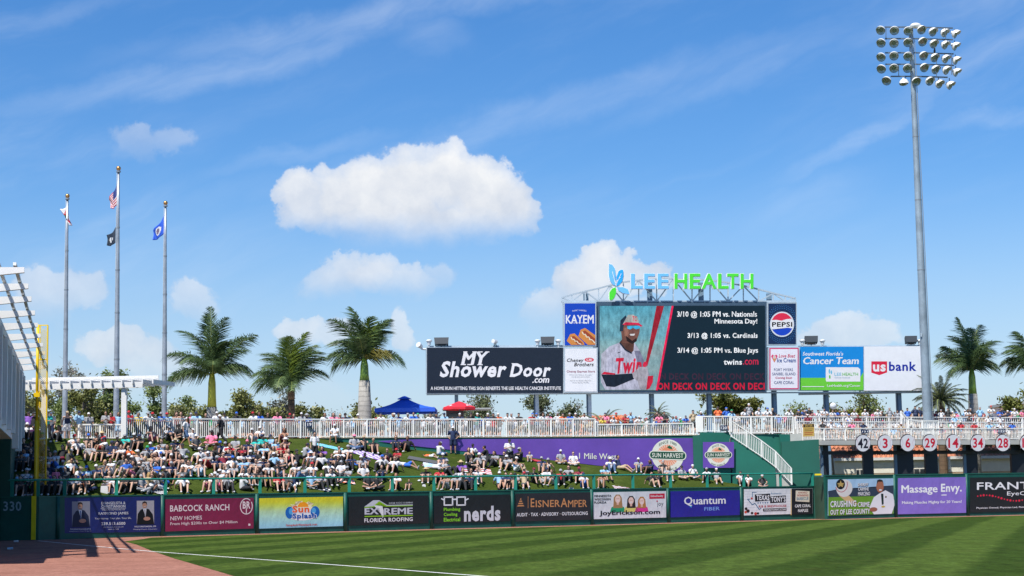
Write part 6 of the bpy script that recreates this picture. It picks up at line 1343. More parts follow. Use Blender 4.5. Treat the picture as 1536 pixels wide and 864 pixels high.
TREES = [('thin grey leaved tree behind the yellow foul pole', 72, 520, 640, 46, 160, 3, .35, 2, .14), ('pale half bare tree between the foul pole and the left flagpole', 112, 515, 625, 56, 162, 3, .45, 3, .14), ('olive tree behind the white pergola beams', 60, 575, 650, 60, 150, 0, 1.3, 4, .15),
         ('leafy light green tree between the left and middle flagpoles', 152, 530, 640, 60, 158, 1, 1.1, 5, .17), ('dense olive tree under the pergola beams', 122, 572, 652, 70, 152, 0, 1.5, 6, .17), ('thin tree right of the middle flagpole', 190, 540, 640, 36, 160, 1, .6, 7, .15),
         ('small leafy tree left of the right flagpole', 228, 548, 640, 44, 158, 1, .9, 8, .16), ('bright small tree right of the right flagpole', 279, 574, 640, 24, 160, 1, .6, 9, .14), ('low olive bush behind the railing, right of the right flagpole', 262, 604, 650, 60, 156, 0, 1.2, 10, .15), ('low shrubby tree just left of the leftmost royal palm', 296, 606, 650, 44, 158, 0, 1.0, 11, .15),
         ('slim olive tree right of the leftmost royal palm', 345, 588, 648, 34, 160, 0, 1.0, 12, .15), ('broad olive tree between the leftmost and middle royal palms', 378, 584, 650, 66, 156, 0, 1.5, 13, .17), ('open crowned tree behind the middle royal palm', 420, 582, 645, 60, 160, 3, .8, 14, .15), ('olive tree just right of the middle royal palm', 455, 586, 645, 40, 158, 0, 1.2, 15, .15), ('low pine tuft right of the middle royal palm', 474, 608, 648, 22, 156, 4, .9, 16, .13),
         ('bare twiggy sapling left of the thick trunked palm', 506, 597, 650, 30, 160, 3, .04, 17, .1), ('low olive tree behind the thick trunked palm', 566, 597, 650, 56, 158, 0, 1.3, 18, .16), ('wispy casuarina behind the red umbrella', 722, 582, 640, 70, 158, 4, .55, 19, .13), ('wispy tree under the left end of the black billboard', 690, 588, 640, 50, 164, 4, .4, 20, .13), ('low tuft between kiosk and billboard leg', 742, 612, 645, 24, 156, 4, .8, 21, .12), ('low grey green shrub beside the kiosk', 640, 612, 650, 30, 148, 3, 1.0, 22, .14),
         ('dark casuarina behind the middle leg of the black billboard', 812, 586, 645, 56, 160, 4, 1.3, 23, .14), ('dense casuarina beneath the white supplier sign', 846, 588, 645, 54, 163, 4, 1.2, 24, .14), ('thin casuarina right of the blue steel leg below the supplier sign', 872, 592, 640, 34, 165, 4, .7, 25, .13),
         ('round olive tree left of the video board right leg', 1051, 604, 645, 32, 164, 2, 1.3, 26, .15), ('large dense olive tree under the right of the video board', 1098, 588, 650, 74, 162, 2, 2.4, 27, .19), ('dense olive tree behind the right leg of the video board', 1136, 588, 650, 56, 164, 2, 2.2, 28, .18),
         ('tall wispy tree below the ice cream sign', 1202, 586, 640, 60, 166, 1, .55, 29, .14), ('low green tree right of the video board', 1189, 602, 645, 36, 162, 2, 1.2, 30, .15), ('low bushy tree behind the white balloon', 1262, 600, 645, 44, 162, 2, 1.4, 31, .15), ('low bushy tree below the bank billboard', 1290, 602, 645, 44, 164, 2, 1.4, 32, .15), ('tall open tree below the bank billboard', 1308, 584, 640, 70, 168, 1, .7, 33, .14),
         ('dense round olive tree at the right edge', 1518, 592, 660, 60, 166, 2, 2.4, 34, .2), ('dense round olive tree left of the right edge royal palm', 1552, 568, 660, 70, 170, 2, 2.2, 35, .2), ('low olive bush behind the palm right of the light tower', 1490, 616, 655, 30, 164, 2, 1.2, 36, .15), ('low olive tree left of the light tower', 1372, 612, 650, 34, 166, 2, 1.0, 37, .15)]
TREES += [('low olive thicket behind the grandstand corner', 45, 588, 655, 50, 155, 0, 1.6, 41, .15), ('low green thicket right of the foul pole', 92, 586, 655, 56, 156, 1, 1.7, 42, .15), ('low thicket between the flagpoles under the pergola', 150, 588, 655, 60, 157, 0, 1.7, 43, .15), ('low bushy thicket behind the middle flagpole', 176, 584, 655, 50, 159, 1, 1.6, 44, .15), ('low thicket right of the pergola post', 210, 596, 655, 50, 157, 1, 1.5, 45, .15), ('low olive thicket behind the right flagpole', 244, 598, 655, 50, 158, 0, 1.5, 46, .15),
          ('low thicket behind the trunk of the leftmost royal palm', 325, 606, 655, 50, 160, 0, 1.5, 47, .15), ('low olive thicket left of the middle palm trunk', 402, 600, 655, 50, 159, 0, 1.5, 48, .15), ('low thicket under the red umbrella end', 715, 614, 655, 36, 159, 4, 1.3, 49, .13), ('low shrub line behind the video board middle', 1000, 622, 655, 60, 160, 1, 1.2, 50, .14), ('low olive shrub under the right billboard leg', 1335, 612, 655, 40, 166, 2, 1.2, 51, .14), ('low olive shrub left of the date palm', 1392, 616, 655, 30, 168, 2, 1.2, 52, .14)]
for lab, px, yt, yb, wp, d, g, dn, sd, lf in TREES:
    tree(lab, px, yt, yb, wp, d, G_[g], dn, sd, leaf=lf, bark=1 if g == 3 else 0, nb=6 if wp < 40 else 9 if wp < 62 else 12)
# far belt of woodland that closes the horizon
mb = MB(); rnd = random.Random(5)
for i in range(9000):
    px = rnd.uniform(-500, 2100); d = rnd.uniform(235, 300); zt = (5.0 + 2.2 * mnoise.noise(Vector((px * .02, 0, 0))) + 1.2 * mnoise.noise(Vector((px * .11, 3, 0)))); p = at(px, d, 0); c = Vector((p.x, d, zt * rnd.random() ** .5)); s = rnd.uniform(.35, .8)
    u = Vector((rnd.gauss(0, 1), rnd.gauss(0, 1), rnd.gauss(0, 1))).normalized(); v = u.cross(Vector((0, .3, 1))).normalized(); mb.quad(c - u * s, c + v * s * .6, c + u * s, c - v * s * .6)
o = stuff(mb.build('woodland', G_[2])); o['label'] = 'low dark belt of trees on the horizon behind everything'; o['category'] = 'woodland'
# ================================================================== PEOPLE
def capsule(bm, a, b, ra, rb, n=10):
    a, b = Vector(a), Vector(b); d = b - a; L = d.length
    for p, r in ((a, ra), (b, rb)): bmesh.ops.create_icosphere(bm, subdivisions=2, radius=r, matrix=Matrix.Translation(p))
    if L > 1e-4:
        q = d.to_track_quat('Z', 'Y').to_matrix().to_4x4()
        bmesh.ops.create_cone(bm, segments=12, cap_ends=True, radius1=ra, radius2=rb, depth=L, matrix=Matrix.Translation((a + b) / 2) @ q)
def ellips(bm, c, s): bmesh.ops.create_icosphere(bm, subdivisions=2, radius=1, matrix=Matrix.Translation(c) @ Matrix.Diagonal((*s, 1)))
def remesh(bm, name, voxel, m, smooth=3):
    me = bpy.data.meshes.new('tmp'); bm.to_mesh(me); bm.free(); ob = bpy.data.objects.new('tmp', me); COL.objects.link(ob)
    md = ob.modifiers.new('r', 'REMESH'); md.mode = 'VOXEL'; md.voxel_size = voxel; md.use_smooth_shade = True
    if smooth: sm = ob.modifiers.new('s', 'SMOOTH'); sm.factor = .5; sm.iterations = smooth
    dg = bpy.context.evaluated_depsgraph_get(); out = bpy.data.meshes.new_from_object(ob.evaluated_get(dg)); out.name = name
    bpy.data.objects.remove(ob); bpy.data.meshes.remove(me); out.materials.clear(); out.materials.append(MATS[m])
    out.polygons.foreach_set('use_smooth', [True] * len(out.polygons)); return out
# joints per pose, figure faces -Y, origin where the weight rests
def P_(pel, che, nek, hd, sh, el, ha, hp, kn, an, to): return dict(pel=pel, che=che, nek=nek, hd=hd, sh=sh, el=el, ha=ha, hp=hp, kn=kn, an=an, to=to)
def sym(p): return [p, (-p[0], p[1], p[2])]
POSES = {
 'K': P_((0, 0, .12), (0, .05, .42), (0, .0, .60), (0, -.04, .76), sym((.19, .03, .53)), sym((.27, -.22, .42)), sym((.07, -.46, .44)), sym((.10, -.02, .12)), sym((.15, -.42, .44)), sym((.15, -.64, .0)), sym((.16, -.80, -.04))),
 'J': P_((0, 0, .12), (.02, .12, .42), (.02, .09, .60), (.03, .04, .76), sym((.19, .11, .53)), [(.33, .2, .34), (-.30, -.10, .38)], [(.36, .34, .10), (-.12, -.38, .46)], sym((.10, -.02, .12)), [(.14, -.44, .42), (-.2, -.4, .34)], [(.13, -.66, .0), (-.16, -.74, -.06)], [(.14, -.82, -.04), (-.18, -.9, -.06)]),
 'C': P_((0, 0, .12), (0, .03, .42), (0, .0, .60), (0, -.03, .76), sym((.19, .01, .53)), sym((.28, -.14, .34)), sym((.10, -.32, .25)), sym((.11, -.02, .12)), sym((.36, -.32, .16)), [(-.06, -.44, .06), (.08, -.36, .08)], [(-.2, -.46, .05), (.22, -.38, .06)]),
 'L': P_((0, 0, .11), (0, .14, .40), (0, .14, .58), (0, .09, .75), sym((.19, .15, .52)), sym((.30, .30, .33)), sym((.30, .42, .10)), sym((.10, -.02, .12)), [(.12, -.46, .24), (-.14, -.5, .10)], [(.14, -.84, -.10), (-.2, -.94, -.18)], [(.16, -.92, .0), (-.24, -1.0, -.06)]),
 'R': P_((0, 0, .10), (.0, .34, .13), (0, .54, .13), (0, .70, .16), sym((.19, .46, .12)), [(.42, .58, .14), (-.30, .28, .08)], [(.22, .78, .20), (-.28, .02, .08)], sym((.10, -.03, .09)), [(.14, -.40, .30), (-.16, -.45, .06)], [(.12, -.72, -.08), (-.2, -.88, -.12)], [(.14, -.8, .02), (-.26, -.94, .0)]),
 'S': P_((0, 0, .93), (0, .01, 1.22), (0, .0, 1.45), (0, -.03, 1.60), sym((.20, .01, 1.38)), sym((.27, .02, 1.10)), sym((.25, -.08, .84)), sym((.10, 0, .90)), sym((.12, -.02, .49)), sym((.13, .02, .09)), sym((.16, -.15, .04))),
 'F': P_((0, .05, .93), (0, -.04, 1.20), (0, -.10, 1.40), (0, -.15, 1.55), sym((.20, -.06, 1.34)), sym((.30, -.26, 1.13)), sym((.06, -.40, 1.12)), sym((.10, .05, .90)), sym((.12, .03, .49)), sym((.13, .06, .09)), sym((.16, -.12, .04))),
 'A': P_((0, 0, .93), (0, .01, 1.22), (0, .0, 1.45), (0, -.03, 1.60), sym((.20, .01, 1.38)), sym((.30, -.10, 1.14)), sym((.03, -.24, 1.18)), sym((.10, 0, .90)), sym((.14, -.02, .49)), sym((.16, .02, .09)), sym((.2, -.15, .04))),
 'H': P_((0, 0, .93), (0, .01, 1.22), (0, .0, 1.45), (0, -.03, 1.60), sym((.22, .01, 1.38)), sym((.42, .05, 1.14)), sym((.20, -.04, .96)), sym((.11, 0, .90)), sym((.14, -.02, .49)), sym((.14, .02, .09)), sym((.17, -.15, .04))),
 'P': P_((0, 0, .93), (0, .01, 1.22), (0, -.01, 1.45), (0, -.08, 1.58), sym((.20, .01, 1.38)), sym((.27, -.04, 1.12)), [(.06, -.30, 1.24), (-.02, -.28, 1.18)], sym((.10, 0, .90)), sym((.12, -.02, .49)), sym((.13, .02, .09)), sym((.16, -.15, .04))),
 'W': P_((0, 0, .92), (-.02, 0, 1.21), (-.04, 0, 1.43), (-.07, -.01, 1.58), [(.0, .19, 1.36), (-.05, -.19, 1.36)], [(.10, .26, 1.12), (-.12, -.26, 1.12)], [(.02, .28, .90), (-.30, -.22, .98)], [(0, .09, .90), (0, -.09, .90)], [(-.20, .10, .52), (.08, -.10, .50)], [(-.30, .11, .10), (.36, -.11, .20)], [(-.46, .11, .05), (.24, -.11, .08)]),
 'B': P_((0, 0, .53), (0, .02, .82), (0, -.03, 1.02), (0, -.08, 1.17), sym((.20, 0, .95)), sym((.28, -.22, .76)), sym((.08, -.42, .66)), sym((.11, -.02, .52)), sym((.19, -.46, .50)), sym((.22, -.46, .08)), sym((.24, -.62, .03))),
 'T': P_((0, 0, .12), (0, -.02, .42), (0, -.06, .58), (0, -.12, .72), sym((.19, -.02, .52)), sym((.28, -.20, .34)), sym((.12, -.36, .22)), sym((.10, -.02, .12)), sym((.28, -.36, .14)), [(-.04, -.5, .06), (.1, -.42, .06)], [(-.2, -.52, .05), (.22, -.46, .05)]),
}
HEADTOP = {k: v['hd'][2] + .135 for k, v in POSES.items()}
MESH = {}
def person_meshes(pose, fem):
    key = (pose, fem)
    if key in MESH: return MESH[key]
    J = POSES[pose]; k = .9 if fem else 1.0; out = {}; V = Vector
    pel, che, nek, hd = [V(J[x]) for x in ('pel', 'che', 'nek', 'hd')]
    torso = (che - pel).normalized(); up = (V(hd) - V(nek)).normalized(); side = (V(J['sh'][0]) - V(J['sh'][1])).normalized(); fwd = V((side.y, -side.x, 0))
    def head(bm, g=0):
        ellips(bm, hd + V((0, 0, .015)), (.078 + g, .095 + g, .115 + g))
    bm = bmesh.new()
    head(bm); ellips(bm, hd + fwd * .045 + V((0, 0, -.06)), (.055, .055, .055)); ellips(bm, hd + fwd * .1 + V((0, 0, -.01)), (.014, .02, .02))
    for s in (-1, 1): ellips(bm, hd + side * .08 * s, (.014, .02, .03))
    capsule(bm, nek - up * .06, hd - up * .06, .058, .052)
    capsule(bm, pel, che, .135 * k, .15 * k); capsule(bm, V(J['sh'][0]) * .5 + V(J['sh'][1]) * .5 - torso * .04, che, .13 * k, .14 * k)
    for i in (0, 1):
        s, e, h = V(J['sh'][i]), V(J['el'][i]), V(J['ha'][i]); capsule(bm, nek.lerp(s, .25) - up * .05, s, .07 * k, .066 * k); capsule(bm, s, e, .056 * k, .044 * k); w_ = e.lerp(h, .78); capsule(bm, e, w_, .044 * k, .03)
        hdv = (h - e).normalized(); capsule(bm, w_, h, .034, .032)
        tang = hdv.cross(V((0, 0, 1))); tang = tang.normalized() if tang.length > .1 else V((1, 0, 0))
        for f_ in range(4): o_ = tang * (f_ - 1.5) * .023; capsule(bm, h + o_, h + o_ + hdv * (.07 - .008 * abs(f_ - 1.4)) - V((0, 0, .015)), .012, .011)
        capsule(bm, w_ + tang * .03, w_ + tang * .065 + hdv * .05, .014, .012)
        hp, kn, an, to = [V(J[x][i]) for x in ('hp', 'kn', 'an', 'to')]; capsule(bm, hp, kn, .092 * k, .058 * k); mid = kn.lerp(an, .3); capsule(bm, kn, mid, .058 * k, .058 * k); capsule(bm, mid, an, .058 * k, .036); capsule(bm, an, to, .038, .032)
    out['body'] = remesh(bm, 'body', .02, 'skin', 1)
    gt = .022
    bm = bmesh.new(); capsule(bm, pel + torso * .02, che, .14 * k + gt, .15 * k + gt); capsule(bm, V(J['sh'][0]) * .5 + V(J['sh'][1]) * .5 - torso * .04, che, .125 * k + gt, .14 * k + gt)
    for i in (0, 1):
        s, e = V(J['sh'][i]), V(J['el'][i]); capsule(bm, nek.lerp(s, .35) - up * .06, s, .065 * k + gt * .8, .066 * k + gt); 
        capsule(bm, s, s.lerp(e, .62), .062 + gt * .6, .062 + gt * .9)
    out['shirt'] = remesh(bm, 'shirt', .028, 'fabric', 2)
    bm = bmesh.new(); capsule(bm, pel + torso * .02, che, .135 * k + gt, .145 * k + gt); capsule(bm, che, nek - up * .12, .13 * k + gt, .08)
    out['tank'] = remesh(bm, 'vest_top', .028, 'fabric', 2)
    for nm, ext in (('shorts', .72), ('trousers', 1)):
        bm = bmesh.new(); capsule(bm, V(J['hp'][0]), V(J['hp'][1]), .115 * k + gt * .7, .115 * k + gt * .7); capsule(bm, pel, pel + torso * .05, .135 * k + gt, .135 * k + gt)
        for i in (0, 1):
            hp, kn, an = [V(J[x][i]) for x in ('hp', 'kn', 'an')]
            if ext < 1: capsule(bm, hp, hp.lerp(kn, ext), .095 * k + gt, .085 * k + gt)
            else: capsule(bm, hp, kn, .095 * k + gt, .07 + gt * .6); capsule(bm, kn, kn.lerp(an, .9), .07 + gt * .6, .055 + gt * .4)
        out[nm] = remesh(bm, nm, .028, 'fabric', 2)
    bm = bmesh.new()
    for i in (0, 1): an, to = V(J['an'][i]), V(J['to'][i]); capsule(bm, an - V((0, 0, .02)), to, .052, .045)
    out['shoes'] = remesh(bm, 'shoes', .025, 'fabric', 1)
    # head-wear and hair, placed on this pose's head
    H = Matrix.Translation(hd) @ Matrix([[side.x, -fwd.x, 0, 0], [side.y, -fwd.y, 0, 0], [0, 0, 1, 0], [0, 0, 0, 1]])
    def pack(mb, nm, m):
        me = bpy.data.meshes.new(nm); me.from_pydata([tuple(H @ V(v)) for v in mb.v], [], mb.f); me.materials.append(MATS[m]); me.polygons.foreach_set('use_smooth', [True] * len(mb.f)); return me
    mb = MB(); mb.ball((0, .005, .03), .104, 12, (.93, 1.08, 1.12), zmin=.08, zmax=1); n = 9; o = len(mb.v)
    for j in range(n): a = R(lerp(200, 340, j / (n - 1))); mb.v.append((.09 * math.cos(a), .1 * math.sin(a), .045))
    for j in range(n): a = R(lerp(205, 335, j / (n - 1))); mb.v.append((.10 * math.cos(a), .02 + .2 * math.sin(a), .03))
    mb.f += [(o + j, o + j + 1, o + n + j + 1, o + n + j) for j in range(n - 1)]; mb.mi += [0] * (n - 1)
    out['cap'] = pack(mb, 'cap', 'cap')
    mb = MB(); mb.ball((0, .005, .035), .104, 12, (.95, 1.06, 1.1), zmin=.0, zmax=1); o = len(mb.v); n = 18
    for rr_, z in ((.098, .045), (.15, .035), (.205, .015)):
        for j in range(n): a = 2 * PI * j / n; mb.v.append((rr_ * math.cos(a), rr_ * math.sin(a), z))
    for q in range(2):
        for j in range(n): l = (j + 1) % n; mb.f.append((o + q * n + j, o + q * n + l, o + (q + 1) * n + l, o + (q + 1) * n + j)); mb.mi.append(0)
    out['hat'] = pack(mb, 'sun_hat', 'cap')
    bm = bmesh.new(); ellips(bm, (0, .025, .045), (.088, .095, .108)); bm2 = remesh(bm, 'hair', .02, 'hair', 0); bm2.transform(H); out['short'] = bm2
    bm = bmesh.new(); ellips(bm, (0, .03, .035), (.095, .1, .115)); capsule(bm, (.05, .065, .0), (.06, .08, -.16), .055, .035); capsule(bm, (-.05, .065, .0), (-.06, .08, -.16), .055, .035); capsule(bm, (0, .08, 0), (0, .11, -.2), .06, .045)
    bm2 = remesh(bm, 'hair', .022, 'hair', 1); bm2.transform(H); out['long'] = bm2
    mb = MB(); mb.box(-.058, .058, -.104, -.085, .002, .024); out['glasses'] = pack(mb, 'sunglasses', 'cap')
    MESH[key] = out; return out
CL = dict(w=((.60, .60, .61), 'white'), k=((.028, .029, .032), 'black'), n=((.022, .035, .085), 'navy'), b=((.03, .12, .48), 'blue'), l=((.28, .48, .68), 'light blue'), t=((.03, .42, .38), 'teal'), g=((.30, .31, .33), 'grey'), c=((.08, .085, .09), 'charcoal'), r=((.42, .03, .04), 'red'),
          m=((.20, .025, .045), 'maroon'), o=((.75, .16, .05), 'orange'), p=((.75, .20, .32), 'pink'), y=((.62, .46, .06), 'yellow'), v=((.22, .10, .42), 'purple'), e=((.03, .30, .12), 'green'), a=((.42, .33, .21), 'tan'), d=((.08, .14, .26), 'denim'), f=((.50, .28, .19), 'no'), s=((.5, .5, .5), 'grey'))
HAIR = dict(k=((.012, .01, .01), 'black'), b=((.07, .035, .018), 'brown'), y=((.42, .27, .11), 'blond'), g=((.35, .34, .33), 'grey'), o=((.35, .11, .03), 'auburn'))
SKINS = [(.42, .25, .17), (.47, .30, .22), (.37, .215, .15), (.50, .33, .25), (.40, .24, .175), (.20, .10, .065), (.36, .19, .12)]
POSEW = dict(K='knees drawn up', J='leaning on one arm', C='cross-legged', L='leaning back', R='lying down', S='standing', F='leaning on the rail', A='standing with folded arms', H='standing hands on hips', P='standing looking at a phone', W='walking', B='sitting upright', T='sitting turned away')
prnd = random.Random(21)
PEOPLE = []
def hash01(*a):
    return random.Random(repr(a)).random()
def jit(c, r): k = r.uniform(.88, 1.14); return tuple(min(.85, x * k) for x in c)
def person(px, loc, pose, fem, shirt, bottom, head, scale=1.0, yaw=0.0, zone='bank'):
    rr_ = random.Random(int(px * 31 + loc[1] * 17 + loc[2] * 7)); ms = person_meshes(pose, fem)
    if pose == 'K' and rr_.random() < .3: ms = person_meshes('J', fem)
    root = bpy.data.objects.new('person', None); COL.objects.link(root); root.location = loc; root.rotation_euler = (0, 0, yaw); root.scale = (scale * rr_.choice((-1, 1)) * rr_.uniform(.92, 1.14), scale * rr_.uniform(.95, 1.1), scale); root.empty_display_size = .2
    tone = SKINS[rr_.randrange(5)] if rr_.random() < .9 else SKINS[rr_.randrange(5, 7)]
    def part(nm, me, c):
        o = bpy.data.objects.new(nm, me); COL.objects.link(o); o.parent = root; o.color = (*c, 1); return o
    part('body', ms['body'], jit(tone, rr_))
    if shirt != 'f':
        tank = fem and rr_.random() < .4
        part('shirt', ms['tank' if tank else 'shirt'], jit(CL[shirt][0], rr_))
    if pose in 'KCL' and bottom in 'kngdc' and rr_.random() < .42: bottom = bottom.upper()
    long = bottom.isupper(); part('trousers' if long else 'shorts', ms['trousers' if long else 'shorts'], jit(CL[bottom.lower()][0], rr_))
    part('shoes', ms['shoes'], jit(rr_.choice([CL['w'][0], CL['w'][0], CL['k'][0], CL['g'][0]]), rr_))
    hc = HAIR[rr_.choice('kbbgb' if not fem else 'bbyk')][0]
    if head[0] == 'C': part('cap', ms['cap'], CL[head[1]][0]); part('hair', ms['long' if fem else 'short'], hc); hd_ = CL[head[1]][1] + ' cap'
    elif head[0] == 'H':
        cc = CL[head[1]][0] if len(head) > 1 else (.52, .4, .22); part('sun_hat', ms['hat'], cc); hd_ = (CL[head[1]][1] if len(head) > 1 else 'straw') + ' sun hat'
        if fem: part('hair', ms['long'], hc)
    elif head[0] == 'l': part('hair', ms['long'], HAIR[head[1]][0]); hd_ = 'long ' + HAIR[head[1]][1] + ' hair'
    elif head == 'sx': hd_ = 'bald head'
    else: part('hair', ms['short'], HAIR[head[1]][0]); hd_ = 'short ' + HAIR[head[1]][1] + ' hair'
    if rr_.random() < .55: part('sunglasses', ms['glasses'], (.02, .02, .025))
    PEOPLE.append(dict(o=root, px=px, loc=loc, pose=pose, shirt=CL[shirt][1], bottom=CL[bottom.lower()][1] + (' trousers' if long else ' shorts'), head=hd_, zone=zone, fem=fem)); return root
TILES = dict(A=(20, 600), B=(20, 665), C=(170, 600), D=(170, 665), E=(320, 600), F=(320, 665), G=(470, 600), H=(470, 665), I=(620, 600), J=(620, 665), M=(770, 600), N=(770, 665), P=(910, 590), Q=(910, 665), R=(1060, 590), S=(1060, 665), T=(1200, 590), U=(1350, 590))
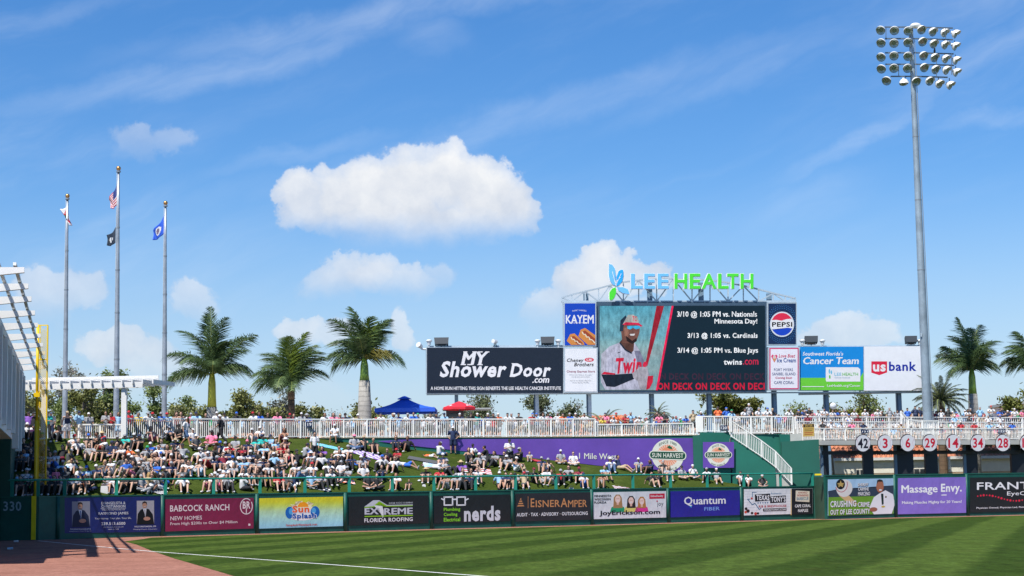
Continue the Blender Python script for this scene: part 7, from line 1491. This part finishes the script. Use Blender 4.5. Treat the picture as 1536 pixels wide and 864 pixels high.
ROLL_ = '''
A: 225 70 S m v K Ck;295 120 S m k K Ck;500 105 A m t K sk;548 112 S m w N Cw;780 125 S f n w Ca;950 95 S m l a Cn;1088 90 S m g l Cw;1335 85 P m g a sk;1410 120 P m r K sk;1515 140 S f l l lk
A: 655 360 K f l k Ck;200 310 K m w k Cw;310 350 K m p k Cw;425 465 K m w k Ce;880 485 K m w w Cr;1080 475 K m k a Cb;930 545 K m w k sk;1190 450 K m k k sk;1285 440 K m r a H;1310 530 K m w r Cn;1100 615 K m g a sk;1290 640 K f k k lk;1420 580 C m n b Cn;690 630 L f k m lk;150 550 K m k k sk;165 690 K m l k sk;420 580 K m c k sk;530 740 K f w b lk;605 730 K m w b Cg;250 600 K m c k sk;340 740 K m n k Ck;460 730 K f g k lb;255 690 K f k k lk;110 760 K m c k Ck
B: 830 215 J m w k sk;710 235 K m l k Cn;1055 320 K m l w Cb;1195 295 K m n a Cw;1405 205 K m w w sb;610 365 S c p p sk;490 380 K f v k sk;60 430 K m k k sk;190 360 K m w k Cw;260 440 K f w k lk;750 330 K m c k sk;420 350 K m g k Ck;40 570 K m k k Cl;110 580 K m c k sk;250 560 K m e k Cl;490 590 K m k k sk;590 590 K f k k lk;685 650 K m g k sk;845 565 K m w k Ck;1030 570 K f o k lk;390 590 K m c k Ck;165 640 K m k k Cw;900 610 K f g k lb
C: 225 100 S m r K Cr;370 100 F m y K sk;505 90 F m w K Cg;575 140 F m k K Cr;700 150 F m b K Cg;785 105 F m l K Cr;905 160 F f r K lb;985 165 F f w K sb;1115 150 F m p K Cg;1195 170 F m l K Cn;1330 140 F m k K sx;1495 170 F m w K Cw
C: 550 370 K f k p lk;790 360 K m w k Cw;940 345 C m k k Ck;1045 240 W f w d Cw;1140 405 B m w b Cw;1420 430 C f p p Ck;165 480 K m t k Cg;285 475 K f w k Cw;380 490 K m k k Cn;540 600 K m b k Cw;480 655 K m g k Ce;225 655 K m o k sb;120 640 K m w k sb;230 760 K m k k Cw;350 710 C f w w Cw;700 560 K m g l sb;685 740 K m w w Cb;985 620 L m g w Ck;825 760 K f r k Cw;1370 735 K m g r Cw;1490 800 K m n k Cg;45 510 K m k k Cg;60 590 K m c k sk;780 640 K f n k lb;870 640 K m k k Ck;640 640 K m w v sb
D: 175 220 K m b w sk;395 210 K m k g Cg;610 250 K m b a sk;830 260 K m n k Cg;1045 220 K m w n Ck;1255 225 K f w l Cw;960 150 K f k k lb;1060 180 K m g k Cg;1410 430 K m k k Cw;300 250 K f k p lk;270 175 K m k k Cw;175 555 K m k k sk;285 530 K m k k sk;690 550 L f b w lb;1000 535 K m w k Cg;1400 540 K m w p sb;150 160 K m c k sb;820 150 K f p k lb;1090 240 K f w l sb;620 120 K f a k lb;440 300 K m c k Cg
E: 55 170 F m p K Cw;155 190 F m w K Ck;345 180 F m k K Cb;585 170 F m w K Cr;655 180 F m b K sk;785 150 F m k K sk;925 175 F f p K lk;1110 155 F m m K Cr;1160 145 F m w K sk;1275 175 F m g K Cw;1345 165 F m b K Hg
E: 110 215 W m k K Cw;560 395 K f w w Cw;670 375 K m w k Cw;1025 395 K f k m lk;320 510 C m g k Ck;490 565 K m n k Cp;620 530 K m t w Cn;705 490 K m t a Cn;830 490 C f l p Cn;160 595 L m w k Cg;415 640 K m m k sb;1045 530 K f w r Hw;730 620 K f l k sk;870 655 K f a w lb;975 610 K f r r lb;1190 710 L m k k Ck;1460 450 S f w k sk;1440 640 K m b r sb;1415 730 K m w w Hw;410 730 K m w k Cr;540 720 K m n k Cw;230 610 K m r k sb;900 560 K f l w lb;1080 690 K f r n lb
F: 55 170 K m n k Cn;150 130 L m m g sb;150 310 K m w k sk;100 370 K m w k Cw;445 200 K m l l Cg;435 350 K m w k sk;620 220 K m g k sk;640 350 K f k k lb;755 375 K f y k lk;940 440 K m r k Ck;1190 265 K f w a Cg;1425 270 K m w w Cr;1410 395 C m l k Cg;60 540 K m w p Cg;200 470 K m g k sk;1060 420 K m c a sk;20 410 K m k k Cw
G: 170 150 F m w K sk;285 155 F f p K lk;385 155 F m r K Ca;465 165 F m n K Ck;645 160 F m a K Cw;980 145 F m w K sk;1155 110 F m g K Ca;1155 170 F m l K sb;1215 135 F m b K sb;1360 155 F m w K Cg;1440 180 F m b K sk;1500 155 F f w K Ce
G: 315 335 B m w w Cw;590 490 C m g d Cp;730 500 K m f k Ha;865 540 K m k k sx;1190 510 K f n k lk;1345 520 K m k k sk;130 665 K f v k lk;370 650 K m w k sk;380 700 K f w k lb;505 640 K m w k Cg;260 760 K m n k sb;20 640 K m b r sk
H: 215 250 K m w k Cn;245 360 K m w k sb;405 240 C m w k Cg;545 150 K f n k lk;750 130 K m n k Ck;720 285 C m w k Cg;790 450 C m k k sk;915 540 C f k k lb;990 300 K m k n lk;985 155 K m w k Cb;1055 65 K m k m sb;1200 60 K m r k Cr;1165 185 K m w k sb;1330 260 R f w b Cg;1195 500 K f w k lb;1380 560 K c k a sb;350 170 K m k k lk;110 500 K f g k lb
I: 60 155 F f w K Ck;245 155 F m w K Ck;345 125 F m n K Cn;450 180 F m l K Cn;680 155 F m n K Cw;820 180 F m k K Ck;910 145 F m t K Hw;1080 155 F f n K Cw;1150 135 F m k K Ck;1225 165 F m o K sk;1365 155 F m w K Ck;1410 160 F m w K Cg;1525 170 F f k K lk
I: 575 370 H m n n Cw;1390 550 P m w k Ck;370 595 T f w d Cg;850 620 K m w k Ck;800 680 K f k k lk;1050 650 T m k g sk;1165 735 K m g k lk;960 760 K f g k Cw;1315 740 K m k k sk;1350 785 K m g k Cw;1480 810 K f l w Cw;430 755 K m n w Cw
J: 485 225 K m g k Cg;300 290 R f l w lb;240 150 R c o w sb;185 330 K m k a H;380 340 K m r k Cg;690 240 K f v k H;920 340 K f w l sb;480 510 K f g g lk;620 450 K m g k Cg;820 200 K m k k sk;1245 430 L m l k Cw;700 500 K f k k lb;800 480 K m n k sb;1340 560 K m n k sk;1400 490 J m c a sb
M: 100 170 F f w K lk;265 140 F m r K Cb;340 140 F m l K Cb;420 185 F m w K sb;495 150 F f p K Hk;635 90 S m w K Cg;700 155 F f o K sg;820 150 F m b K sk;895 160 F f w K Cw;1030 135 F m w K Ha;1280 250 F m y K Ca;1330 150 F f p K Cn;1435 235 F m w K Cl;1480 120 F m o K sk
N: 95 50 K f k k Cg;235 120 K c g w ly;50 180 K f l d Cw;410 185 K m n w Cg;495 210 K f w k Cg;685 85 C m g a Cw;865 110 C m w w sk;160 335 K m k k Ca;295 350 K m k k Cm;555 365 K m k w sb;685 365 K m r k Cg;800 310 K m g k lk;950 340 K m m k Cm;1400 200 K f w d Cw;1310 310 K m l a sb;1010 470 K m w b Cn;1280 520 K f g a lb
P: 265 300 F m r K Cr;345 265 F f l K Cg;465 325 F f w K Hw;720 215 A m k K Ck;825 195 A m k K Ck;755 290 F m p K Ck;990 330 F f l K lb;1130 320 F m b K Cn;1240 240 S f a K lb;1350 260 F m b K Cw
Q: 185 170 L m n a sk;460 200 K m g l Cw;630 230 K f n k lb;760 370 K f k k sb;815 245 K m k k Cg;1080 310 C m g a Ck;1240 305 C m w w Cw;1445 350 K m w k Cg;900 320 K f g l lb;660 400 K m k a sk
S: 150 355 L f g k Cw;490 400 K m w k Ck;600 480 K f w l H;795 465 T m k k sk
R: 160 190 S m o K Ck;280 200 S m b K Cb;345 235 F m l K Ce;540 215 F m w K Ck;605 145 S m g K Cw;740 205 F m w K Cg;880 205 F m w N sk;935 215 F m k K Ca;1180 215 F m w K Cg;1470 205 F m k K Ck;1320 240 F f k K sb;1510 240 F f p K sg
T: 340 210 F m w K Cn;460 235 F f w K Ha;515 235 F m b K sk;625 230 F m w K sg;665 250 F m k K sk;775 235 F m w K Cg;930 230 F m w K Cw;1110 225 F m w K Cw;1185 260 F m k K sk;1285 200 S m g K Cg;110 300 B m m k Cw;700 300 B m w k Cb;830 315 B m m k Cm;325 395 B m k k sk;440 395 B m w k sk;590 410 B m w k Ck;745 400 B f p k lb;905 405 B m n k Cg;1085 445 B m g k sk;1455 425 B f a k lb
U: 90 180 S f b K lk;185 155 S m n K Ck;235 170 S m n K Ck;295 225 F m o K sb;505 200 S m w K Cg;590 180 S m k K Ck;825 195 F m w K sx;860 185 F m k K Cg;985 165 S m l K sk;1115 150 F m w K Cr;1220 190 F m b K Ha;1255 175 F f n K lk;1330 210 F m n K sk;1410 185 F m w K Cw;1505 195 F f p K sk;670 240 B m l k Cw;1085 240 B m w k Cg;1230 260 B m w k sk;645 335 B m w k sk;750 345 B m r k Cw;915 350 B m r k Cw;1095 350 B m l k Ck;1235 355 B m w k sk;1380 350 B m b k Cw;850 290 B m k k sk
'''
entries = []
for ln in ROLL_.strip().splitlines():
    t_, rest = ln.split(':'); x0, y0 = TILES[t_]; s_ = 8.23 if t_ == 'U' else 9.6
    for e in rest.split(';'):
        X, Y, pose, sex, sh, bo, hd = e.split(); entries.append((x0 + float(X) / s_, y0 + float(Y) / s_, pose, sex, sh, bo, hd))
# more fans fill the packed left part of the bank
frnd = random.Random(77)
tries = 0; extra_n = 0
while extra_n < 48 and tries < 4000:
    tries += 1; px = frnd.uniform(60, 500) if frnd.random() < .85 else frnd.uniform(500, 880); py = frnd.uniform(650, 722) if px < 330 else frnd.uniform(662, 720)
    if px < 100 and py < 655: continue
    if px > 560 and py < 684 + (px - 560) * .06: continue
    near_ = [e for e in entries if abs(e[0] - px) < 30 and abs(e[1] - py) < 26]
    if len(near_) < 3 or any(abs(e[0] - px) < 6.2 and abs(e[1] - py) < 9 for e in entries): continue
    fem = frnd.random() < .45; entries.append((px, py, frnd.choice('KKKKCCLT'), 'f' if fem else 'm', frnd.choice('wwwwgggnnkkkcclwac'), frnd.choice('kkgandlwc'), frnd.choice(['lb', 'lk', 'ly', 'Cw', 'lb']) if fem else frnd.choice(['Cw', 'Ck', 'Cn', 'sk', 'sb', 'Cg', 'Cr', 'Cb', 'Ha']))); extra_n += 1
uniq = []
for e in entries:
    if all(abs(e[0] - u[0]) > 2.2 or abs(e[1] - u[1]) > 3 for u in uniq): uniq.append(e)
entries = uniq
def place(e):
    """returns world location, scale and zone for a head top seen at (px, py)"""
    px, py, pose, sex, sh, bo, hd = e; ht = HEADTOP[pose]; child_ = sex == 'c'
    if px > 1055 and py < 650:      # deck
        if pose == 'B':
            off, zz = (.85, ZD) if py > 627 else (2.6, ZD + .55)
            d = Dd(px) + off + .55; z = W(px, py, d).z - ht; return W(px, py, d).x, d, max(zz - .25, min(zz + .3, z)), 1.0, 'deck'
        if px < 1190: d = 136.2; zz = W(px, 650.5, 135.2).z; zz = zz
        else: d = Dd(px) + 4.3; zz = ZD + 1.0
        top = W(px, py, d).z; sc = max(.88, min(1.12, (top - zz) / ht)); z = zz if sc < 1.12 else top - ht * 1.12
        if px >= 1190: z = max(zz, min(top - ht * sc, zz + .5))
        return W(px, py, d).x, d, z, sc, 'deck'
    if pose in 'FSAHPW' and py < 622 and not child_ or (pose in 'FA' and py < 640):     # concourse
        d = Dc(px) + (.75 if px > 190 else 1.1); zz = zc(px); top = W(px, py, d).z; sc = (top - zz) / ht
        if sc > 1.1: d += 2.5; top = W(px, py, d).z; sc = min(1.12, (top - zz) / ht)
        return W(px, py, d).x, d, zz, max(.86, min(1.12, sc)), 'walk'
    sc = .72 if child_ else 1.17
    d = Dw(px) + 8
    if pose == 'B':
        p = W(px, py, Dc(px) - .3); return p.x, Dc(px) - .35, p.z - ht * 1.1, 1.1, 'bank'
    for _ in range(6):
        yb = py + ht * sc * FPX / d; x, d, z = bank_hit(px, min(yb, 741.5))
    dm = Dw(px) + (1.75 if pose in 'L' else 1.5)
    if d < dm: d = dm; x = at(px, d, 3).x; z = bank_z(x, d)
    return x, d, z, sc, 'bank'
placed = []
for e in entries:
    x, d, z, sc, zone = place(e); placed.append((e, x, d, z, sc, zone))
placed.sort(key=lambda q: (q[5] == 'deck', q[2] + (0 if q[5] == 'bank' else 1.5))); indiv = placed[:300]; rest_ = placed[300:]
DARK_N = 0
for e, x, d, z, sc, zone in indiv:
    px, py, pose, sex, sh, bo, hd = e
    r_ = random.Random(int(px * 13)); yaw = r_.gauss(0, .42)
    if pose == 'W': yaw = PI + r_.uniform(-.2, .2) if px < 300 else r_.uniform(-.2, .2)
    if pose == 'T': yaw = 2.2 if px < 665 else -1.9
    if pose == 'R': yaw = 1.25
    if pose in 'FASHP': yaw *= .35
    person(px, (x, d, z + (.0 if zone != 'bank' else -.02)), pose, sex == 'f', sh, bo, hd, sc * r_.uniform(.97, 1.03), yaw, zone)
# ---------------------------------------------------------------- labels that single each person out
LAND = [(40, 'by the grandstand corner'), (80, 'behind the foul pole'), (130, 'above the left portrait of the navy banner'), (190, 'above the navy banner'), (240, 'above the right portrait banner end'), (290, 'above the maroon banner heading'), (345, 'above the maroon banner middle'), (390, 'above the round ram emblem'), (440, 'above the yellow banner left half'), (490, 'above the sun and wave logo'), (530, 'above the yellow banner right edge'), (580, 'above the roofing banner left half'),
        (640, 'above the roofing banner'), (690, 'above the spectacles banner'), (760, 'above the plumbing banner lettering'), (820, 'above the copper pyramid logo'), (880, 'above the copper lettering banner'), (940, 'above the smiling women banner'), (1000, 'above the red plate of the white banner'), (1050, 'above the blue internet banner'), (1110, 'below the square purple banner'), (1600, 'by the green wall at the stairs')]
WALK = [(75, 'behind the foul pole'), (110, 'under the white pergola'), (190, 'under the pergola near its post'), (240, 'right of the pergola post'), (300, 'behind the rail near the right flagpole'), (370, 'behind the rail by the leftmost palm'), (430, 'behind the rail near the middle palm'), (480, 'by the navy section plate'), (530, 'behind the rail left of the thick palm'), (580, 'behind the rail right of the thick palm'), (640, 'behind the rail under the blue tent'), (700, 'behind the rail by the red umbrella'), (780, 'behind the rail under the black billboard'), (860, 'behind the rail below the supplier sign'), (896, 'at the right end of the tall rail'), (960, 'behind the low rail by the red roof'), (1010, 'behind the low rail below the board'), (1060, 'behind the low rail near the pen')]
DECK = [(1130, 'above the stair head'), (1200, 'on the deck above the green block'), (1250, 'on the deck near the yellow notice'), (1300, 'on the deck above number forty-two'), (1345, 'on the deck above number three'), (1385, 'on the deck left of the light tower'), (1440, 'on the deck right of the light tower'), (1490, 'on the deck in front of the palm trunk'), (1600, 'on the deck at the right edge')]
from collections import defaultdict
def where(p):
    tb = {'bank': LAND, 'walk': WALK, 'deck': DECK}[p['zone']]
    s = next(t for x, t in tb if p['px'] <= x)
    if p['zone'] == 'bank':
        t = (p['loc'][1] - Dw(p['px'])) / (Dc(p['px']) - Dw(p['px'])); s = ('low on the grass ' if t < .25 else 'mid slope ' if t < .6 else 'high on the slope ') + s
    if p['zone'] == 'deck': s = ('front row ' if p['loc'][1] - Dd(p['px']) < 2 else 'middle row ' if p['loc'][1] - Dd(p['px']) < 3.7 else 'back row ') + s
    return s
grp = defaultdict(list)
for p in PEOPLE:
    who = 'shirtless person' if p['shirt'] == 'no' else p['shirt'] + ' top'
    p['lab'] = who + ', ' + p['head'] + ', ' + where(p); grp[p['lab']].append(p)
for lab, ps in list(grp.items()):
    if len(ps) > 1:
        pz = defaultdict(list)
        for p in ps: p['lab'] = p['shirt'] + ' top, ' + p['head'] + ', ' + POSEW[p['pose']] + ', ' + where(p); pz[p['lab']].append(p)
        for l2, qs in pz.items():
            if len(qs) > 1:
                qs.sort(key=lambda q: q['px']); nm = {2: ['left of two', 'right of two']}.get(len(qs), ['leftmost', 'second from left', 'third from left', 'fourth from left', 'fifth from left', 'sixth from left'])
                for q, n_ in zip(qs, nm): q['lab'] = q['shirt'] + ' top, ' + q['head'] + ', ' + n_ + ' ' + where(q)
for p in PEOPLE:
    w_ = p['lab'].split()
    if len(w_) > 16: w_ = [x for x in w_ if x != 'the'][:16]
    tag(p['o'], ' '.join(w_), 'person', {'bank': 'fans sitting on the grass bank', 'walk': 'fans standing along the concourse railing', 'deck': 'fans on the raised deck'}[p['zone']])
# ---------------------------------------------------------------- the rest of the crowd: one mass
def lowres(pose):
    k = ('low', pose)
    if k in MESH: return MESH[k]
    J = POSES[pose]; V = Vector; out = []
    def cap(a, b, ra, rb, slot):
        a, b = V(a), V(b); mb = MB(); mb.tube([a, a.lerp(b, .5), b], [ra, (ra + rb) / 2, rb], 6); out.append((mb.v, mb.f, slot))
    mb = MB(); mb.ball(J['hd'], .1, 8, (.8, 1, 1.2)); out.append((mb.v, mb.f, 'skin')); mb = MB(); mb.ball(V(J['hd']) + V((0, .01, .05)), .105, 8, (.9, 1.05, .9), zmin=0, zmax=1); out.append((mb.v, mb.f, 'head'))
    cap(J['pel'], J['che'], .16, .18, 'shirt'); cap(J['che'], J['nek'], .18, .07, 'shirt'); cap(J['nek'], J['hd'], .05, .05, 'skin')
    for i in (0, 1):
        s, e = V(J['sh'][i]), V(J['el'][i]); cap(V(J['nek']).lerp(s, .3), s, .08, .08, 'shirt'); cap(s, s.lerp(e, .6), .08, .07, 'shirt'); cap(s.lerp(e, .6), e, .045, .045, 'skin'); cap(e, J['ha'][i], .045, .035, 'skin')
        hp, kn = V(J['hp'][i]), V(J['kn'][i]); cap(hp, hp.lerp(kn, .75), .11, .1, 'pants'); cap(hp.lerp(kn, .75), kn, .065, .06, 'skin'); cap(kn, J['an'][i], .06, .04, 'skin'); cap(J['an'][i], J['to'][i], .05, .04, 'shoe')
    MESH[k] = out; return out
cv, cf, cc = [], [], []
def add_crowd(x, y, z, pose, yaw, sc, cols):
    M = Matrix.Translation((x, y, z)) @ Matrix.Rotation(yaw, 4, 'Z') @ Matrix.Scale(sc, 4)
    for v, f, slot in lowres(pose):
        o = len(cv); cv.extend(tuple(M @ Vector(q)) for q in v); cf.extend(tuple(o + i for i in q) for q in f); cc.extend([cols[slot]] * len(f))
pal = ['w', 'w', 'w', 'g', 'n', 'n', 'k', 'b', 'l', 'r', 'm', 'w', 'p', 'c', 'a', 'e', 'l']
def cols_of(sh=None, hd=None, r=prnd): return dict(skin=r.choice(SKINS), head=CL[hd][0] if hd else r.choice([CL[c][0] for c in 'wwknbrg'] + [HAIR['b'][0], HAIR['k'][0]] * 3), shirt=CL[sh or r.choice(pal)][0], pants=CL[r.choice('kgandk')][0], shoe=CL['w'][0])
for e, x, d, z, sc, zone in rest_:
    add_crowd(x, d, z, e[2] if e[2] in POSES else 'S', prnd.uniform(-.4, .4), sc, cols_of(e[4] if e[4] in CL and e[4] != 'f' else None, e[6][1] if e[6][0] == 'C' else None))
for i in range(170):     # second and third rows along the concourse
    px = prnd.uniform(196, 1040); d = Dc(px) + prnd.uniform(1.9, 6.5); add_crowd(at(px, d, 0).x, d, zc(px), prnd.choice('SSAPS'), prnd.uniform(-2.5, 2.5), prnd.uniform(.86, .97) * (.98 if d > Dc(px) + 3 else .94), cols_of())
for i in range(70):      # back rows on the deck
    px = prnd.uniform(1100, 1620); d = Dd(px) + prnd.uniform(4.9, 8) if px > 1190 else 137.2 + prnd.uniform(0, 4); add_crowd(at(px, d, 0).x, d, ZD + 1.0 if px > 1190 else W(px, 650.5, 135.2).z, prnd.choice('SSAP'), prnd.uniform(-1, 1), prnd.uniform(.88, .98), cols_of())
for i in range(60):      # seated in the two front tiers
    px = prnd.uniform(1222, 1640); k = i % 2; d = Dd(px) + (1.25 if k == 0 else 3.0); add_crowd(at(px, d, 0).x, d, ZD - .12 if k == 0 else ZD + .45, 'B', prnd.uniform(-.4, .4), .95, cols_of())
me = bpy.data.meshes.new('crowd'); me.from_pydata(cv, [], cf); me.materials.append(MATS['crowd_tint'])
ca = me.attributes.new('tint', 'FLOAT_COLOR', 'FACE'); flat = []
for c in cc: flat += [c[0], c[1], c[2], 1]
ca.data.foreach_set('color', flat); me.polygons.foreach_set('use_smooth', [True] * len(cf))
o = stuff(link('crowd', me)); o['label'] = 'packed back rows of standing and seated fans beyond the railings'; o['category'] = 'crowd'
# ================================================================== THINGS LYING ON THE BANK
def blanket(px, py, w_, l_, yaw, c, lab, c2=None, cat='blanket'):
    x, d, z = bank_hit(px, py); mb = MB(); n = 6; ca_, sa = math.cos(yaw), math.sin(yaw)
    def P(u, v): X, Y = x + (u - .5) * w_ * ca_ - (v - .5) * l_ * sa, d + (u - .5) * w_ * sa + (v - .5) * l_ * ca_; return (X, Y, bank_z(X, Y) + .04 + .02 * mnoise.noise(Vector((X * 2, Y * 2, 0))))
    for i in range(n):
        for j in range(n): mb.m = (i + j) % 2 if c2 else 0; mb.quad(P(i / n, j / n), P((i + 1) / n, j / n), P((i + 1) / n, (j + 1) / n), P(i / n, (j + 1) / n))
    ms = [mat('cloth_%d' % int(px), CL[c][0], .9)] + ([mat('cloth_b%d' % int(px), CL[c2][0], .9)] if c2 else [])
    o = mb.build('blanket', ms); tag(o, lab, cat)
blanket(492, 670.5, 2.0, .8, -.1, 'l', 'bright blue blanket spread left of the man sitting on the ledge', 't'); blanket(557, 684, 2.6, 1.4, -.35, 'v', 'patchwork purple and white blanket on the upper slope', 'w'); blanket(640, 691.5, 2.6, 1.0, -.1, 'c', 'dark mat lying on the grass left of the lying child')
blanket(712, 706, 2.3, 1.5, .1, 'r', 'red and white checked blanket in the middle of the bank', 'w'); blanket(655, 700, 1.9, 1.0, 0, 'l', 'light blue towel under a lying fan in the middle of the bank', 'w'); blanket(447, 717, 2.0, .7, 0, 'w', 'white towel on the grass above the sun and wave logo'); blanket(228, 736.5, 1.8, .7, .1, 'w', 'striped white towel near the wall above the navy banner', 'k'); blanket(434, 723, 1.4, .6, 0, 'w', 'small white sheet beside the seated woman in sleeveless top')
blanket(538, 697, 1.0, .7, 0, 'b', 'royal blue bag cloth beside the seated woman in navy'); blanket(933, 733, 1.2, .7, .2, 'm', 'crumpled maroon towel near the wall above the women banner', 'w'); blanket(801, 691, 1.0, .6, 0, 'r', 'red towel behind the man in navy on the upper bank'); blanket(480, 733, 1.3, .7, 0, 'g', 'grey blanket low on the bank left of an uncut post'); blanket(518, 722, 1.2, .8, .2, 'o', 'coral and white cloth just above the green rail', 'w')
def bag(px, py, w_, h_, c, lab, cat='bag', name='bag'):
    x, d, z = bank_hit(px, py); t = thing(name, lab, cat, None, (x, d, z)); mb = MB()
    mb.hexa([(x + sx * w_ / 2 * k, d + sy * w_ * .3 * k, zz) for zz, k in ((z - .05, 1), (z + h_, .86)) for sx, sy in ((-1, -1), (1, -1), (1, 1), (-1, 1))]); mb.ball((x, d, z + h_ * .55), w_ * .34, 8, (1.2, .8, 1)); child(mb.build('bag_body', mat('bag_' + c, CL[c][0], .8)), t)
    mb = MB(); mb.tube([(x - w_ * .25, d - .02, z + h_), (x - w_ * .12, d, z + h_ + .13), (x + w_ * .12, d, z + h_ + .13), (x + w_ * .25, d, z + h_)], .018, 6); child(mb.build('handle', mat('bag_strap', (.05, .05, .06), .8)), t)
bag(157, 739.5, .46, .42, 'w', 'white bag with grey print on the grass above the navy banner'); bag(166, 740, .5, .3, 'n', 'navy and white backpack beside the white bag', 'backpack', 'backpack'); bag(118, 719, .3, .26, 'c', 'dark bag on the grass right of the foul pole'); bag(857, 737.5, .36, .28, 'g', 'black and white bag low on the bank above the copper banner'); bag(734, 691, .5, .36, 'k', 'black backpack by the bending fan near the purple wall', 'backpack', 'backpack')
bag(303, 680, .34, .12, 'w', 'white folded bag alone on the open grass'); bag(197, 697, .3, .25, 'g', 'grey shopping bag among seated fans above the navy banner'); bag(390, 722, .3, .3, 'g', 'grey cooler bag between fans above the yellow banner'); bag(636, 730, .25, .14, 'w', 'small white paper bag near the wall rail')
bag(291, 706, .34, .28, 'w', 'white plastic bag left of the woman in white top'); bag(893, 737, .3, .2, 'w', 'white paper bag at the rail post above the women banner')
for px, py, lab in ((300.5, 673.4, 'white ball lying on the open upper grass'), (454, 679.6, 'pale blue plate lying on open grass'), (629, 722.6, 'white crumpled paper just below the straw hat fan')):
    x, d, z = bank_hit(px, py); mb = MB(); mb.ball((x, d, z + .07), .1, 10, (1.2, 1, .7)); o = mb.build('litter', mat('cup_white'), smooth=True); tag(o, lab, 'litter')
